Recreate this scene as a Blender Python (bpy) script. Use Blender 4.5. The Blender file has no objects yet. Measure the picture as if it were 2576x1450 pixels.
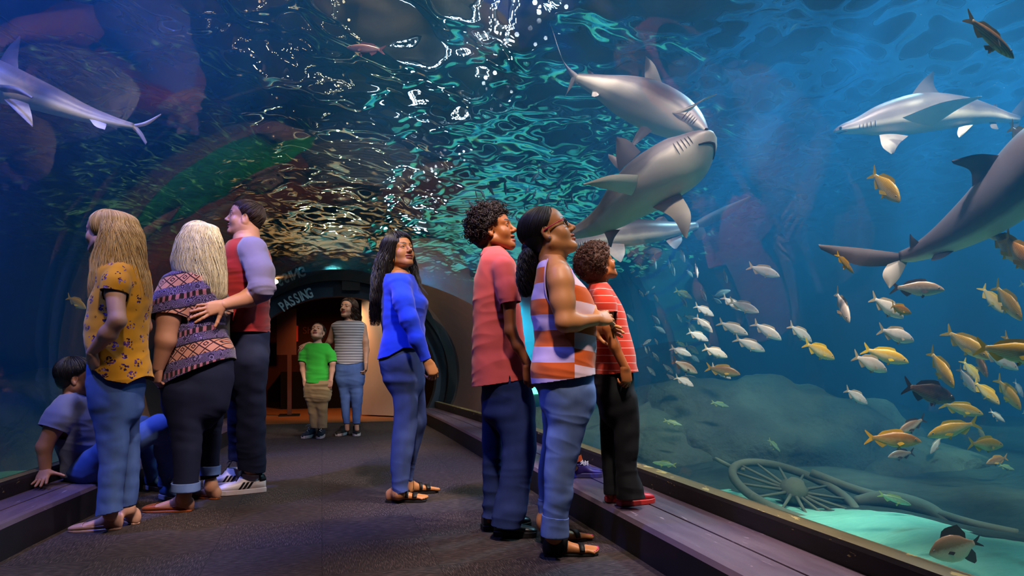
import bpy, bmesh, math, random
import numpy as np
from mathutils import Vector, Matrix
random.seed(7); RNG = np.random.default_rng(11)
SC = bpy.context.scene
COL = SC.collection
# ---------------------------------------------------------------- camera frame (2576 x 1450)
FOC = 1717.0; CX = 1288.0; HY = 890.0; CAMZ = 0.94
YAW = math.atan((1288 - 810) / FOC)
FW = np.array([math.sin(YAW), math.cos(YAW), 0.0])
RT = np.array([math.cos(YAW), -math.sin(YAW), 0.0])
UP = np.array([0.0, 0.0, 1.0])
CAM = np.array([0.0, 0.0, CAMZ])
def at(px, py, d):
    """world point seen at pixel (px,py) at distance d along the view axis"""
    return CAM + d * (FW + RT * (px - CX) / FOC + UP * (HY - py) / FOC)
def floor_d(py, z=0.0):
    return FOC * (CAMZ - z) / (py - HY)
# ---------------------------------------------------------------- object helpers
def link(o, parent=None):
    COL.objects.link(o)
    if parent is not None:
        o.parent = parent
    return o
def tag(o, label=None, cat=None, group=None, kind=None):
    if label: o['label'] = label
    if cat: o['category'] = cat
    if group: o['group'] = group
    if kind: o['kind'] = kind
    return o
def empty(name, loc, label=None, cat=None, group=None):
    o = bpy.data.objects.new(name, None); o.location = Vector(loc); o.empty_display_size = .1
    COL.objects.link(o); tag(o, label, cat, group)
    return o
def mesh(name, V, F, mats, parent=None, smooth=True, mi=None, attrs=None, origin=None):
    """V (n,3) world (or parent space) coordinates; F list/array of polygons"""
    V = np.asarray(V, dtype=np.float64)
    if origin is not None:
        V = V - np.asarray(origin)
    me = bpy.data.meshes.new(name)
    if isinstance(F, np.ndarray) and F.ndim == 2:
        n, k = F.shape
        me.vertices.add(len(V)); me.vertices.foreach_set('co', V.astype(np.float32).ravel())
        me.loops.add(n * k); me.loops.foreach_set('vertex_index', F.astype(np.int32).ravel())
        me.polygons.add(n)
        me.polygons.foreach_set('loop_start', np.arange(0, n * k, k, dtype=np.int32))
        me.update(calc_edges=True); me.validate()
    else:
        me.from_pydata([tuple(v) for v in V], [], [tuple(int(i) for i in f) for f in F]); me.update()
    if not isinstance(mats, (list, tuple)): mats = [mats]
    for m in mats: me.materials.append(m)
    if mi is not None and len(mi) == len(me.polygons):
        me.polygons.foreach_set('material_index', np.asarray(mi, dtype=np.int32))
    me.polygons.foreach_set('use_smooth', np.full(len(me.polygons), bool(smooth)))
    if attrs:
        for an, av in attrs.items():
            av = np.asarray(av, dtype=np.float32)
            if av.ndim == 1:
                a = me.attributes.new(an, 'FLOAT', 'POINT'); a.data.foreach_set('value', av)
            else:
                a = me.attributes.new(an, 'FLOAT_VECTOR', 'POINT'); a.data.foreach_set('vector', av.ravel())
    o = bpy.data.objects.new(name, me)
    if origin is not None and parent is None: o.location = Vector(origin)
    link(o, parent)
    return o
class MB:
    """collects polygons of simple solids into one mesh"""
    def __init__(s): s.V = []; s.F = []; s.M = []
    def add(s, V, F, m=0):
        b = len(s.V); s.V += [tuple(v) for v in V]; s.F += [tuple(i + b for i in f) for f in F]; s.M += [m] * len(F); return s
    def box(s, lo, hi, m=0):
        x0, y0, z0 = lo; x1, y1, z1 = hi
        V = [(x0,y0,z0),(x1,y0,z0),(x1,y1,z0),(x0,y1,z0),(x0,y0,z1),(x1,y0,z1),(x1,y1,z1),(x0,y1,z1)]
        return s.add(V, [(0,3,2,1),(4,5,6,7),(0,1,5,4),(1,2,6,5),(2,3,7,6),(3,0,4,7)], m)
    def tube(s, P, R, n=8, m=0, caps=True, flat=None):
        V, F = tube(P, R, n, caps, flat); return s.add(V, F, m)
    def ball(s, c, r, n=12, m=0, sc=(1,1,1)):
        V = []; F = []
        h = n // 2
        for i in range(h + 1):
            t = math.pi * i / h
            for j in range(n):
                p = 2 * math.pi * j / n
                V.append((c[0] + r*sc[0]*math.sin(t)*math.cos(p), c[1] + r*sc[1]*math.sin(t)*math.sin(p), c[2] + r*sc[2]*math.cos(t)))
        for i in range(h):
            for j in range(n):
                a = i*n+j; b = i*n+(j+1)%n; F.append((a, a+n, b+n, b))
        return s.add(V, F, m)
    def lathe(s, prof, c, ax, n=24, m=0):
        ax = np.array(ax, float); ax /= np.linalg.norm(ax)
        u = np.cross(ax, [0.3,0.2,0.9]); u /= np.linalg.norm(u); w = np.cross(ax, u)
        V = []; F = []
        for r, h in prof:
            for j in range(n):
                t = 2*math.pi*j/n; V.append(np.array(c) + ax*h + (u*math.cos(t)+w*math.sin(t))*r)
        for i in range(len(prof)-1):
            for j in range(n):
                a=i*n+j; b=i*n+(j+1)%n; F.append((a,b,b+n,a+n))
        return s.add(V, F, m)
    def obj(s, name, mats, parent=None, smooth=False, bevel=0):
        o = mesh(name, s.V, s.F, mats, parent, smooth, s.M)
        if bevel:
            b = o.modifiers.new('b', 'BEVEL'); b.width = bevel; b.segments = 2; b.limit_method = 'ANGLE'
        return o
def tube(P, R, n=8, caps=True, flat=None):
    P = np.asarray(P, float); R = np.broadcast_to(np.asarray(R, float), (len(P),))
    T = np.gradient(P, axis=0); T /= np.maximum(np.linalg.norm(T, axis=1, keepdims=True), 1e-9)
    up = np.array([.13, .21, .97]); up = up if abs(np.dot(up, T[0])) < .9 else np.array([.97, .1, .1])
    V = []; u = np.cross(T[0], up); u /= np.linalg.norm(u)
    for i in range(len(P)):
        u = u - T[i]*np.dot(u, T[i]); u /= max(np.linalg.norm(u), 1e-9); w = np.cross(T[i], u)
        for j in range(n):
            t = 2*math.pi*j/n
            V.append(P[i] + R[i]*(u*math.cos(t) + w*math.sin(t)*(flat or 1)))
    F = []
    for i in range(len(P)-1):
        for j in range(n):
            a = i*n+j; b = i*n+(j+1) % n; F.append((a, b, b+n, a+n))
    if caps:
        F.append(tuple(range(n-1, -1, -1))); F.append(tuple((len(P)-1)*n + j for j in range(n)))
    return V, F
def interp(xs, ys, x): return np.interp(x, xs, ys)
def spline(pts, n):
    """catmull-rom through pts (k,dim) -> n samples"""
    P = np.asarray(pts, float)
    if len(P) == 2:
        t = np.linspace(0, 1, n)[:, None]; return P[0]*(1-t)+P[1]*t
    Q = np.vstack([2*P[0]-P[1], P, 2*P[-1]-P[-2]])
    s = np.linspace(0, len(P)-1-1e-9, n); i = s.astype(int); t = (s-i)[:, None]
    p0, p1, p2, p3 = Q[i], Q[i+1], Q[i+2], Q[i+3]
    return .5*((2*p1)+(-p0+p2)*t+(2*p0-5*p1+4*p2-p3)*t**2+(-p0+3*p1-3*p2+p3)*t**3)
# ---------------------------------------------------------------- materials
def rgb(h):
    h = h.lstrip('#'); c = [int(h[i:i+2], 16)/255 for i in (0, 2, 4)]
    return tuple(x/12.92 if x <= .04045 else ((x+.055)/1.055)**2.4 for x in c) + (1,)
class NT:
    """terse node builder"""
    def __init__(s, name):
        s.m = bpy.data.materials.new(name); s.m.use_nodes = True; s.t = s.m.node_tree
        s.t.nodes.clear(); s.out = s.t.nodes.new('ShaderNodeOutputMaterial')
    def n(s, typ, _o=0, **k):
        nd = s.t.nodes.new('ShaderNode' + typ)
        for a, v in list(k.items()):
            if hasattr(nd, a) and a not in nd.inputs and not a.startswith('i_'):
                try: setattr(nd, a, v); k.pop(a)
                except Exception: pass
        for a, v in k.items():
            key = a[2:] if a.startswith('i_') else a
            sock = nd.inputs[int(key)] if key.isdigit() else nd.inputs[key.replace('_', ' ')]
            s.put(sock, v)
        return nd.outputs[_o]
    def put(s, sock, v):
        if isinstance(v, bpy.types.NodeSocket): s.t.links.new(v, sock)
        elif isinstance(v, str): sock.default_value = rgb(v)
        else:
            try: sock.default_value = v
            except Exception: sock.default_value = tuple(v)[:3]
    def math(s, op, a, b=0.0, clamp=False):
        return s.n('Math', operation=op, use_clamp=clamp, i_0=a, i_1=b)
    def mix(s, f, a, b, blend='MIX'):
        nd = s.t.nodes.new('ShaderNodeMix'); nd.data_type = 'RGBA'; nd.blend_type = blend
        s.put(nd.inputs[0], f); s.put(nd.inputs[6], a); s.put(nd.inputs[7], b)
        return nd.outputs[2]
    def ramp(s, f, stops, interp='LINEAR'):
        nd = s.t.nodes.new('ShaderNodeValToRGB'); nd.color_ramp.interpolation = interp
        e = nd.color_ramp.elements
        while len(e) < len(stops): e.new(.5)
        for q, (p, c) in zip(e, stops): q.position = p; q.color = rgb(c) if isinstance(c, str) else c
        s.put(nd.inputs[0], f); return nd.outputs[0]
    def coord(s, which='Object'): return s.n('TexCoord').node.outputs[which]
    def geo(s, which='Position'): return s.n('NewGeometry').node.outputs[which]
    def attr(s, name, out='Fac'):
        nd = s.t.nodes.new('ShaderNodeAttribute'); nd.attribute_name = name; return nd.outputs[out]
    def sep(s, v):
        nd = s.t.nodes.new('ShaderNodeSeparateXYZ'); s.put(nd.inputs[0], v); return nd.outputs
    def map(s, v, scale=(1,1,1), loc=(0,0,0), rot=(0,0,0)):
        return s.n('Mapping', i_Vector=v, i_Scale=scale, i_Location=loc, i_Rotation=rot)
    def noise(s, v, scale, detail=3, rough=.5, out=0, dist=0):
        return s.n('TexNoise', _o=out, i_Vector=v, i_Scale=scale, i_Detail=detail, i_Roughness=rough, i_Distortion=dist)
    def bump(s, h, strength=.3, dist=.01):
        return s.n('Bump', i_Height=h, i_Strength=strength, i_Distance=dist)
    def surf(s, sh): s.t.links.new(sh, s.out.inputs['Surface']); return s.m
    def bsdf(s, col, rough=.6, spec=.3, metal=0, normal=None, **k):
        kw = dict(i_Base_Color=col, i_Roughness=rough, i_Metallic=metal)
        kw['i_Specular IOR Level'] = spec
        if normal is not None: kw['i_Normal'] = normal
        for a, v in k.items(): kw['i_' + a.replace('_', ' ')] = v
        return s.n('BsdfPrincipled', **{a: v for a, v in kw.items()})
_MC = {}
def mat(name, col, rough=.6, spec=.3, metal=0, var=.0, vs=6, bump=0, bs=60, **k):
    """plain procedural surface: colour with a little noise variation and bump"""
    key = (name,)
    if key in _MC: return _MC[key]
    T = NT(name); c = col if not isinstance(col, str) else rgb(col)
    v = T.coord('Object'); nrm = None; cc = c
    if var: cc = T.mix(T.noise(v, vs, 4), tuple(x*(1-var) for x in c[:3])+(1,), tuple(min(1, x*(1+var)) for x in c[:3])+(1,))
    if bump: nrm = T.bump(T.noise(v, bs, 4), bump, .01)
    _MC[key] = T.surf(T.bsdf(cc, rough, spec, metal, nrm, **k)); return _MC[key]
def emit(name, col, s):
    T = NT(name); m = T.surf(T.n('Emission', i_Color=col, i_Strength=s)); m.cycles.emission_sampling = 'NONE'; return m
def font_mesh(name, cu, m, parent=None):
    """lettering as a real mesh"""
    t = bpy.data.objects.new('t', cu); COL.objects.link(t); dg = bpy.context.evaluated_depsgraph_get()
    me = bpy.data.meshes.new_from_object(t.evaluated_get(dg)); bpy.data.objects.remove(t)
    me.materials.clear(); me.materials.append(m); return link(bpy.data.objects.new(name, me), parent)
# ================================================================ the tunnel, its ledges and the tank
Y0, YE, YB = -2.2, 9.6, 28.0                    # tunnel start, portal, end wall of tank
WS = 3.35                                        # water surface height
RE = ([-3, 2.6, 4, 6, 7.7, 9.6], [1.43, 1.40, 1.385, 1.385, 1.365, 1.30])     # right floor edge
LE = ([-3, 2.5, 3.6, 5, 7, 9.6], [-1.50, -1.47, -1.40, -1.22, -.98, -.72])   # left floor edge
XB, XL = 11.0, -8.0
STA = np.concatenate([np.linspace(Y0, 8.5, 24), np.linspace(8.7, YE, 6)])
def re(y): return float(np.interp(y, *RE))
def le(y): return float(np.interp(y, *LE))
def ledge_w(y): return float(np.interp(y, [6, 9.6], [.42, .24]))
# ---- carpet
def carpet_mat():
    T = NT('carpet'); v = T.geo()
    tile = T.n('TexChecker', _o=1, i_Vector=v, i_Scale=2.0)
    streak = T.noise(T.map(v, (330, 22, 1), rot=(0, 0, .35)), 1.0, 2)
    streak2 = T.noise(T.map(v, (22, 330, 1), rot=(0, 0, .35)), 1.0, 2)
    s = T.mix(tile, streak, streak2)
    big = T.noise(v, 2.2, 3)
    c = T.ramp(s, [(.36, '#161213'), (.52, '#302726'), (.66, '#564843'), (.8, '#8a796e')])
    c = T.mix(T.math('MULTIPLY', big, .5), c, '#2c2526')
    seam = T.n('TexBrick', _o=1, i_Vector=T.map(v, (2, 2, 1)), i_Scale=1.0, i_Mortar_Size=.006, offset=0.0, i_Brick_Width=1.0, i_Row_Height=1.0)
    c = T.mix(T.math('MULTIPLY', seam, .5), c, '#171213')
    return T.surf(T.bsdf(c, .95, .15, normal=T.bump(s, .5, .006)))
CARPET = carpet_mat()
ys = np.concatenate([[-3], STA[1:]])
V = []; F = []
for i, y in enumerate(ys):
    V += [(le(y) - .1, y, 0), (re(y) + .1, y, 0)]
    if i: F.append((2*i-2, 2*i-1, 2*i+1, 2*i))
tag(mesh('floor', V, F, CARPET, smooth=False), kind='structure')
# ---- ledges (benches) and the window rails
def ledge_mat():
    T = NT('painted_wood_ledge'); v = T.geo()
    n = T.noise(T.map(v, (9, 1.2, 9)), 1.5, 5, .6)
    c = T.mix(n, '#3d3140', '#5b4a58')
    sc = T.noise(T.map(v, (40, 6, 40)), 1.2, 3)
    c = T.mix(T.math('GREATER_THAN', sc, .69), c, '#7b6b78')
    r = T.ramp(n, [(.3, (.32,)*3+(1,)), (.7, (.55,)*3+(1,))])
    return T.surf(T.bsdf(c, r, .45, normal=T.bump(T.noise(v, 60, 3), .15, .004)))
def riser_mat():
    T = NT('dark_riser'); v = T.geo()
    return T.surf(T.bsdf(T.mix(T.noise(v, 7, 4), '#0d0b10', '#1c181f'), .55, .3))
def rail_mat(front):
    T = NT('rail_' + ('front' if front else 'sealant')); v = T.geo()
    n = T.noise(T.map(v, (14, 5, 14)), 1.6, 5, .65)
    chip = T.math('GREATER_THAN', T.noise(T.map(v, (20, 9, 30)), 1.4, 4, .6), .68)
    if front: c = T.mix(chip, T.mix(n, '#131013', '#262026'), '#8d7c4e')
    else: c = T.mix(T.math('GREATER_THAN', T.noise(T.map(v, (16, 6, 16)), 1.1, 4), .64), T.mix(n, '#4d432b', '#6e6240'), '#a3925c')
    return T.surf(T.bsdf(c, .6, .3, normal=T.bump(n, .3, .006)))
M_LEDGE, M_RISER, M_RAILF, M_RAILT = ledge_mat(), riser_mat(), rail_mat(True), rail_mat(False)
def sweep(name, prof, edge, sgn, mats, mi):
    """prof: list of (offset, z); offset 0 is the floor edge, 1 the window rail"""
    V = []; F = []; MI = []; n = len(prof); yy = np.concatenate([[-3], STA[1:]])
    for i, y in enumerate(yy):
        lw = ledge_w(y) if sgn > 0 else .30
        for o, z in prof:
            V.append((edge(y) + sgn * o * lw, y, z))
        if i:
            for j in range(n - 1):
                a = (i-1)*n+j; F.append((a, a+1, a+1+n, a+n) if sgn > 0 else (a, a+n, a+1+n, a+1)); MI.append(mi[j])
    return tag(mesh(name, V, F, mats, smooth=False, mi=MI), kind='structure')
LZ = .17
bench = [(0, -.02), (0, .145), (.03, .165), (.1, LZ), (.5, LZ), (.505, LZ-.012), (.515, LZ-.012), (.52, LZ+.002), (.97, LZ+.002), (.975, LZ-.01), (1.0, LZ-.01)]
sweep('trim_1', bench, re, 1, [M_LEDGE, M_RISER], [1, 0, 0, 0, 0, 1, 0, 0, 1, 1])
sweep('trim_3', bench, le, -1, [M_LEDGE, M_RISER], [1, 0, 0, 0, 0, 1, 0, 0, 1, 1])
rail = [(.985, LZ-.06), (.985, .245), (1.0, .262), (1.2, .265), (1.22, .24), (1.22, -.5)]
sweep('trim_2', rail, re, 1, [M_RAILF, M_RAILT], [0, 0, 1, 1, 0])
sweep('trim_4', rail, le, -1, [M_RAILF, M_RAILT], [0, 0, 1, 1, 0])
# ---- the acrylic arch
NA = 48
def arch_pts(y, grow=0.0, base=.25):
    xr = re(y) + 1.17 * ledge_w(y) + grow; xl = le(y) - 1.17 * .30 - grow
    H = float(np.interp(y, [-3, 3, 9.6], [1.92, 1.85, 1.36])) + grow; zc = .62
    s0 = math.asin((base - zc) / H); W = (xr - xl) / 2 / math.cos(s0); cx = (xr + xl) / 2
    return [(cx + W*math.cos(t), y, zc + H*math.sin(t)) for t in np.linspace(s0, math.pi - s0, NA + 1)]
def strip(stas, grow, base=.25):
    V = []; F = []; m = NA + 1
    for i, y in enumerate(stas):
        V += arch_pts(y, grow, base)
        if i:
            for j in range(NA):
                a = (i-1)*m+j; F.append((a, a+1, a+1+m, a+m))
    return V, F
T = NT('acrylic')
fr = T.n('Fresnel', i_IOR=1.30)
ACRYL = T.surf(T.n('MixShader', i_0=fr, i_1=T.n('BsdfTransparent', i_Color=(.97, .99, 1, 1)), i_2=T.n('BsdfGlossy', i_Color=(1, 1, 1, 1), i_Roughness=.015)))
V, F = strip(STA, 0)
tag(mesh('window_1', V, F, ACRYL, smooth=True), kind='structure')
# ---- portal ring, sign band
M_BLACK = mat('black_frame', '#0b0b0d', .5, .3, bump=.1)
T = NT('dusky_blue_band'); M_BAND = T.surf(T.bsdf(T.mix(T.noise(T.geo(), 5, 3), '#18222f', '#2c3947'), .55, .3))
def ring(name, y0, y1, g0, g1, m, t0=0, t1=NA):
    A = arch_pts(YE, g0, -.02); B = arch_pts(YE, g1, -.02); V = []; F = []
    for y in (y0, y1):
        for P in (A, B): V += [(p[0], y, p[2]) for p in P]
    k = NA + 1
    for j in range(t0, t1):
        F += [(j, j+1, k+j+1, k+j), (2*k+j, 3*k+j, 3*k+j+1, 2*k+j+1), (j, 2*k+j, 2*k+j+1, j+1), (k+j, k+j+1, 3*k+j+1, 3*k+j)]
    F += [(t0, k+t0, 3*k+t0, 2*k+t0), (t1, 2*k+t1, 3*k+t1, k+t1)]
    return tag(mesh(name, V, F, m, smooth=False), kind='structure')
ring('trim_5', YE - .10, YE + .05, -.05, .10, M_BLACK)
ring('trim_6', YE + .0, YE + .2, -.26, -.045, M_BAND)
# ---- the lobby behind the arch
M_WALLD = mat('dark_red_wall', '#3a1210', .7, .2, var=.15)
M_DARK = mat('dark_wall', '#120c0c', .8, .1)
M_CONC = mat('tank_concrete', '#6a5848', .85, .1, var=.3, vs=3, bump=.3, bs=8)
PX0, PX1, PZ = -1.28, 1.80, 2.12
def boxwall(name, lo, hi, m): return tag(MB().box(lo, hi).obj(name, m), kind='structure')
PY = [YE+.10, YE+.6, 11, 12.6, 14, 20, YB]
V, F = strip(PY, .09, -.6); tag(mesh('wall_portal', V, F, M_CONC), kind='structure')
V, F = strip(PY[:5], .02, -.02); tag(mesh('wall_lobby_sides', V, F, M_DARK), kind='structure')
T = NT('orange_lit_floor'); M_LOBBYF = T.surf(T.bsdf(T.mix(T.noise(T.map(T.geo(), (3, 20, 1)), 2, 3), '#6b3d20', '#8f562c'), .5, .3))
boxwall('floor_lobby', (PX0+.25, YE, -.06), (PX1-.25, 12.6, 0.001), M_LOBBYF)
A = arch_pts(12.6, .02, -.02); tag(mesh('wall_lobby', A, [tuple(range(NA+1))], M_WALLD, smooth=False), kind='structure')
# ---- tank shell
def tankwall_mat():
    T = NT('blue_tank_wall'); v = T.geo()
    n = T.noise(v, .45, 5, .6); c = T.mix(n, '#0a3a70', '#165a92')
    return T.surf(T.bsdf(c, .9, .05))
M_TANK = tankwall_mat()
boxwall('wall_right', (XB, -6, -1), (XB+.2, YB+.2, 6), M_TANK)
boxwall('wall_left', (XL-.2, -6, -1), (XL, YB+.2, 6), M_TANK)
boxwall('wall_back', (XL, YB, -1), (XB, YB+.2, 6), M_TANK)
boxwall('wall_front', (XL, -6.2, -1), (XB, -6, 6), M_DARK)
M_CEIL = mat('beige_ceiling', '#6e6250', .9, .05, var=.2)
boxwall('ceiling', (XL, -6, 6.0), (XB, YB+.2, 6.1), M_CEIL)
boxwall('wall_tunnel_end', (-2.4, -3.1, 0), (2.4, -3.0, 2.7), M_DARK)
# sand bed
def sand_h(x, y):
    return -.30 + .10*math.sin(x*.9+1)*math.cos(y*.7) + .05*math.sin(x*2.3+y*1.7) + .02*math.sin(5*x-3*y) + max(0, (x-5.5))*.05
def sand_mat():
    T = NT('sand'); v = T.geo()
    n = T.noise(v, 3, 6, .65); c = T.mix(n, '#43907f', '#80c9b4')  # teal of water-filtered light is put into the sand colour
    x, y, z = T.sep(v); e = T.math('ADD', T.math('ADD', T.math('MULTIPLY', T.math('SUBTRACT', y, 3.18), .52), x), T.math('MULTIPLY', T.math('SUBTRACT', T.noise(v, 1.3, 4), .5), 1.6))
    bed = T.math('MULTIPLY', T.math('GREATER_THAN', e, 4.25), T.math('LESS_THAN', y, 15))      # dark gravel bed beyond the strip of sand
    c = T.mix(bed, c, T.mix(T.noise(v, 6, 5, .7), '#16211f', '#3d514a'))
    return T.surf(T.bsdf(c, .95, .05, normal=T.bump(T.noise(T.map(v, (3, 9, 1)), 2, 5), .5, .05)))
M_SAND = sand_mat()
for nm, x0, x1 in (('ground_1', 1.75, XB), ('ground_2', XL, -1.0)):
    nx, ny = 60, 140; V = []; F = []
    for i in range(nx + 1):
        for j in range(ny + 1):
            y = -6 + (YB+6)*j/ny
            if nm == 'ground_1': xa = max(re(y)+.50, 1.9 if y > YE else 0); x = xa + (x1-xa)*(i/nx)**1.3
            else: xb = le(y)-.36 if y < YE else -1.2; x = x0 + (xb-x0)*i/nx
            V.append((x, y, sand_h(x, y)))
    for i in range(nx):
        for j in range(ny):
            a = i*(ny+1)+j; F.append((a, a+ny+1, a+ny+2, a+1))
    tag(mesh(nm, V, F, M_SAND), kind='structure')
# ---- the body of water: everything between the arch and the tank walls
T = NT('sea_water')
T.t.links.new(T.n('AddShader', i_0=T.n('VolumeScatter', i_Color=(.05, .40, .92, 1), i_Density=.085, i_Anisotropy=.30), i_1=T.n('VolumeAbsorption', i_Color=(.05, .70, .88, 1), i_Density=.055)), T.out.inputs['Volume'])
M_WATER = T.m
bm = bmesh.new()
wy = [-5.99] + [float(y) for y in STA[1:]] + [YE+.12, YB-.01]
loops = []
for q, y in enumerate(wy):
    A = arch_pts(max(y, -3), .04 if y <= YE+.01 else .10, .2); inner = [(A[0][0], -.9)] + [(p[0], p[2]) for p in A] + [(A[-1][0], -.9)]
    outer = [(XL+.01, -.9), (XL+.01, WS), (XB-.01, WS), (XB-.01, -.9)]
    loops.append([bm.verts.new((x, y, z)) for x, z in inner + outer])
for a, b in zip(loops[:-1], loops[1:]):
    n = len(a)
    for j in range(n): bm.faces.new((a[j], a[(j+1) % n], b[(j+1) % n], b[j]))
bm.faces.new(loops[0]); bm.faces.new(list(reversed(loops[-1])))
bmesh.ops.triangulate(bm, faces=[f for f in bm.faces if len(f.verts) > 4])
bmesh.ops.recalc_face_normals(bm, faces=bm.faces)
me = bpy.data.meshes.new('water'); bm.to_mesh(me); bm.free(); me.materials.append(M_WATER)
WATER = link(bpy.data.objects.new('water', me)); tag(WATER, kind='structure')
# ---- rippled surface seen from below
def waves(X, Y):
    H = np.zeros_like(X); r = np.random.default_rng(5)
    wx = X + .10*np.sin(1.7*Y+.6) + .07*np.sin(3.1*X+2.0); wy = Y + .10*np.sin(1.9*X+1.1) + .07*np.sin(2.7*Y)
    for i in range(34):
        L = .13*(1.5/.13)**(r.random()); a = r.random()*2*math.pi; k = 2*math.pi/L
        H += (.0112*L**.94)*np.sin(k*(wx*math.cos(a)+wy*math.sin(a)) + r.random()*6.28)
    return H
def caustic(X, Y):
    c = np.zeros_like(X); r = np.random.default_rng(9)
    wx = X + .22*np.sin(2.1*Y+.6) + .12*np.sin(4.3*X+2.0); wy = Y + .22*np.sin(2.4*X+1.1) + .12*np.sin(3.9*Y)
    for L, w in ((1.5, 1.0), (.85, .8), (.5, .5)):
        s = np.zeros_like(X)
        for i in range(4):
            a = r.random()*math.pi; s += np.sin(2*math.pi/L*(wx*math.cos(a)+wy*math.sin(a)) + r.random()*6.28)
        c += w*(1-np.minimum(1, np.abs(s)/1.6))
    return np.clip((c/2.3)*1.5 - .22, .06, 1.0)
T = NT('rippled_water_surface')
fr = T.n('Fresnel', i_IOR=1.09)
tr = T.n('MixShader', i_0=.88, i_1=T.n('BsdfTransparent', i_Color=T.attr('focus')), i_2=T.n('BsdfRefraction', i_Color=(.8, .9, .95, 1), i_IOR=1.10, i_Roughness=.02))  # painted caustic pattern in the transparent colour dapples the passing light
M_SURF = T.surf(T.n('MixShader', i_0=fr, i_1=tr, i_2=T.n('BsdfGlossy', i_Color=(.9, .95, .97, 1), i_Roughness=.03)))
nx, ny = 620, 600
gx, gy = np.meshgrid(np.linspace(XL, XB, nx), -2+(YB+2)*np.linspace(0, 1, ny)**1.35, indexing='ij')
V = np.stack([gx, gy, WS+.12+waves(gx, gy)], -1).reshape(-1, 3)
ii = np.arange(nx*ny).reshape(nx, ny)
F = np.stack([ii[:-1, :-1], ii[1:, :-1], ii[1:, 1:], ii[:-1, 1:]], -1).reshape(-1, 4)
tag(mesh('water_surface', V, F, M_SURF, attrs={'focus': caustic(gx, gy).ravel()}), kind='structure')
tag(mesh('water_surface_rear', [(XL, -6, WS+.12), (XB, -6, WS+.12), (XB, -2, WS+.12), (XL, -2, WS+.12)], [(0, 1, 2, 3)], M_SURF), kind='structure')
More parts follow.
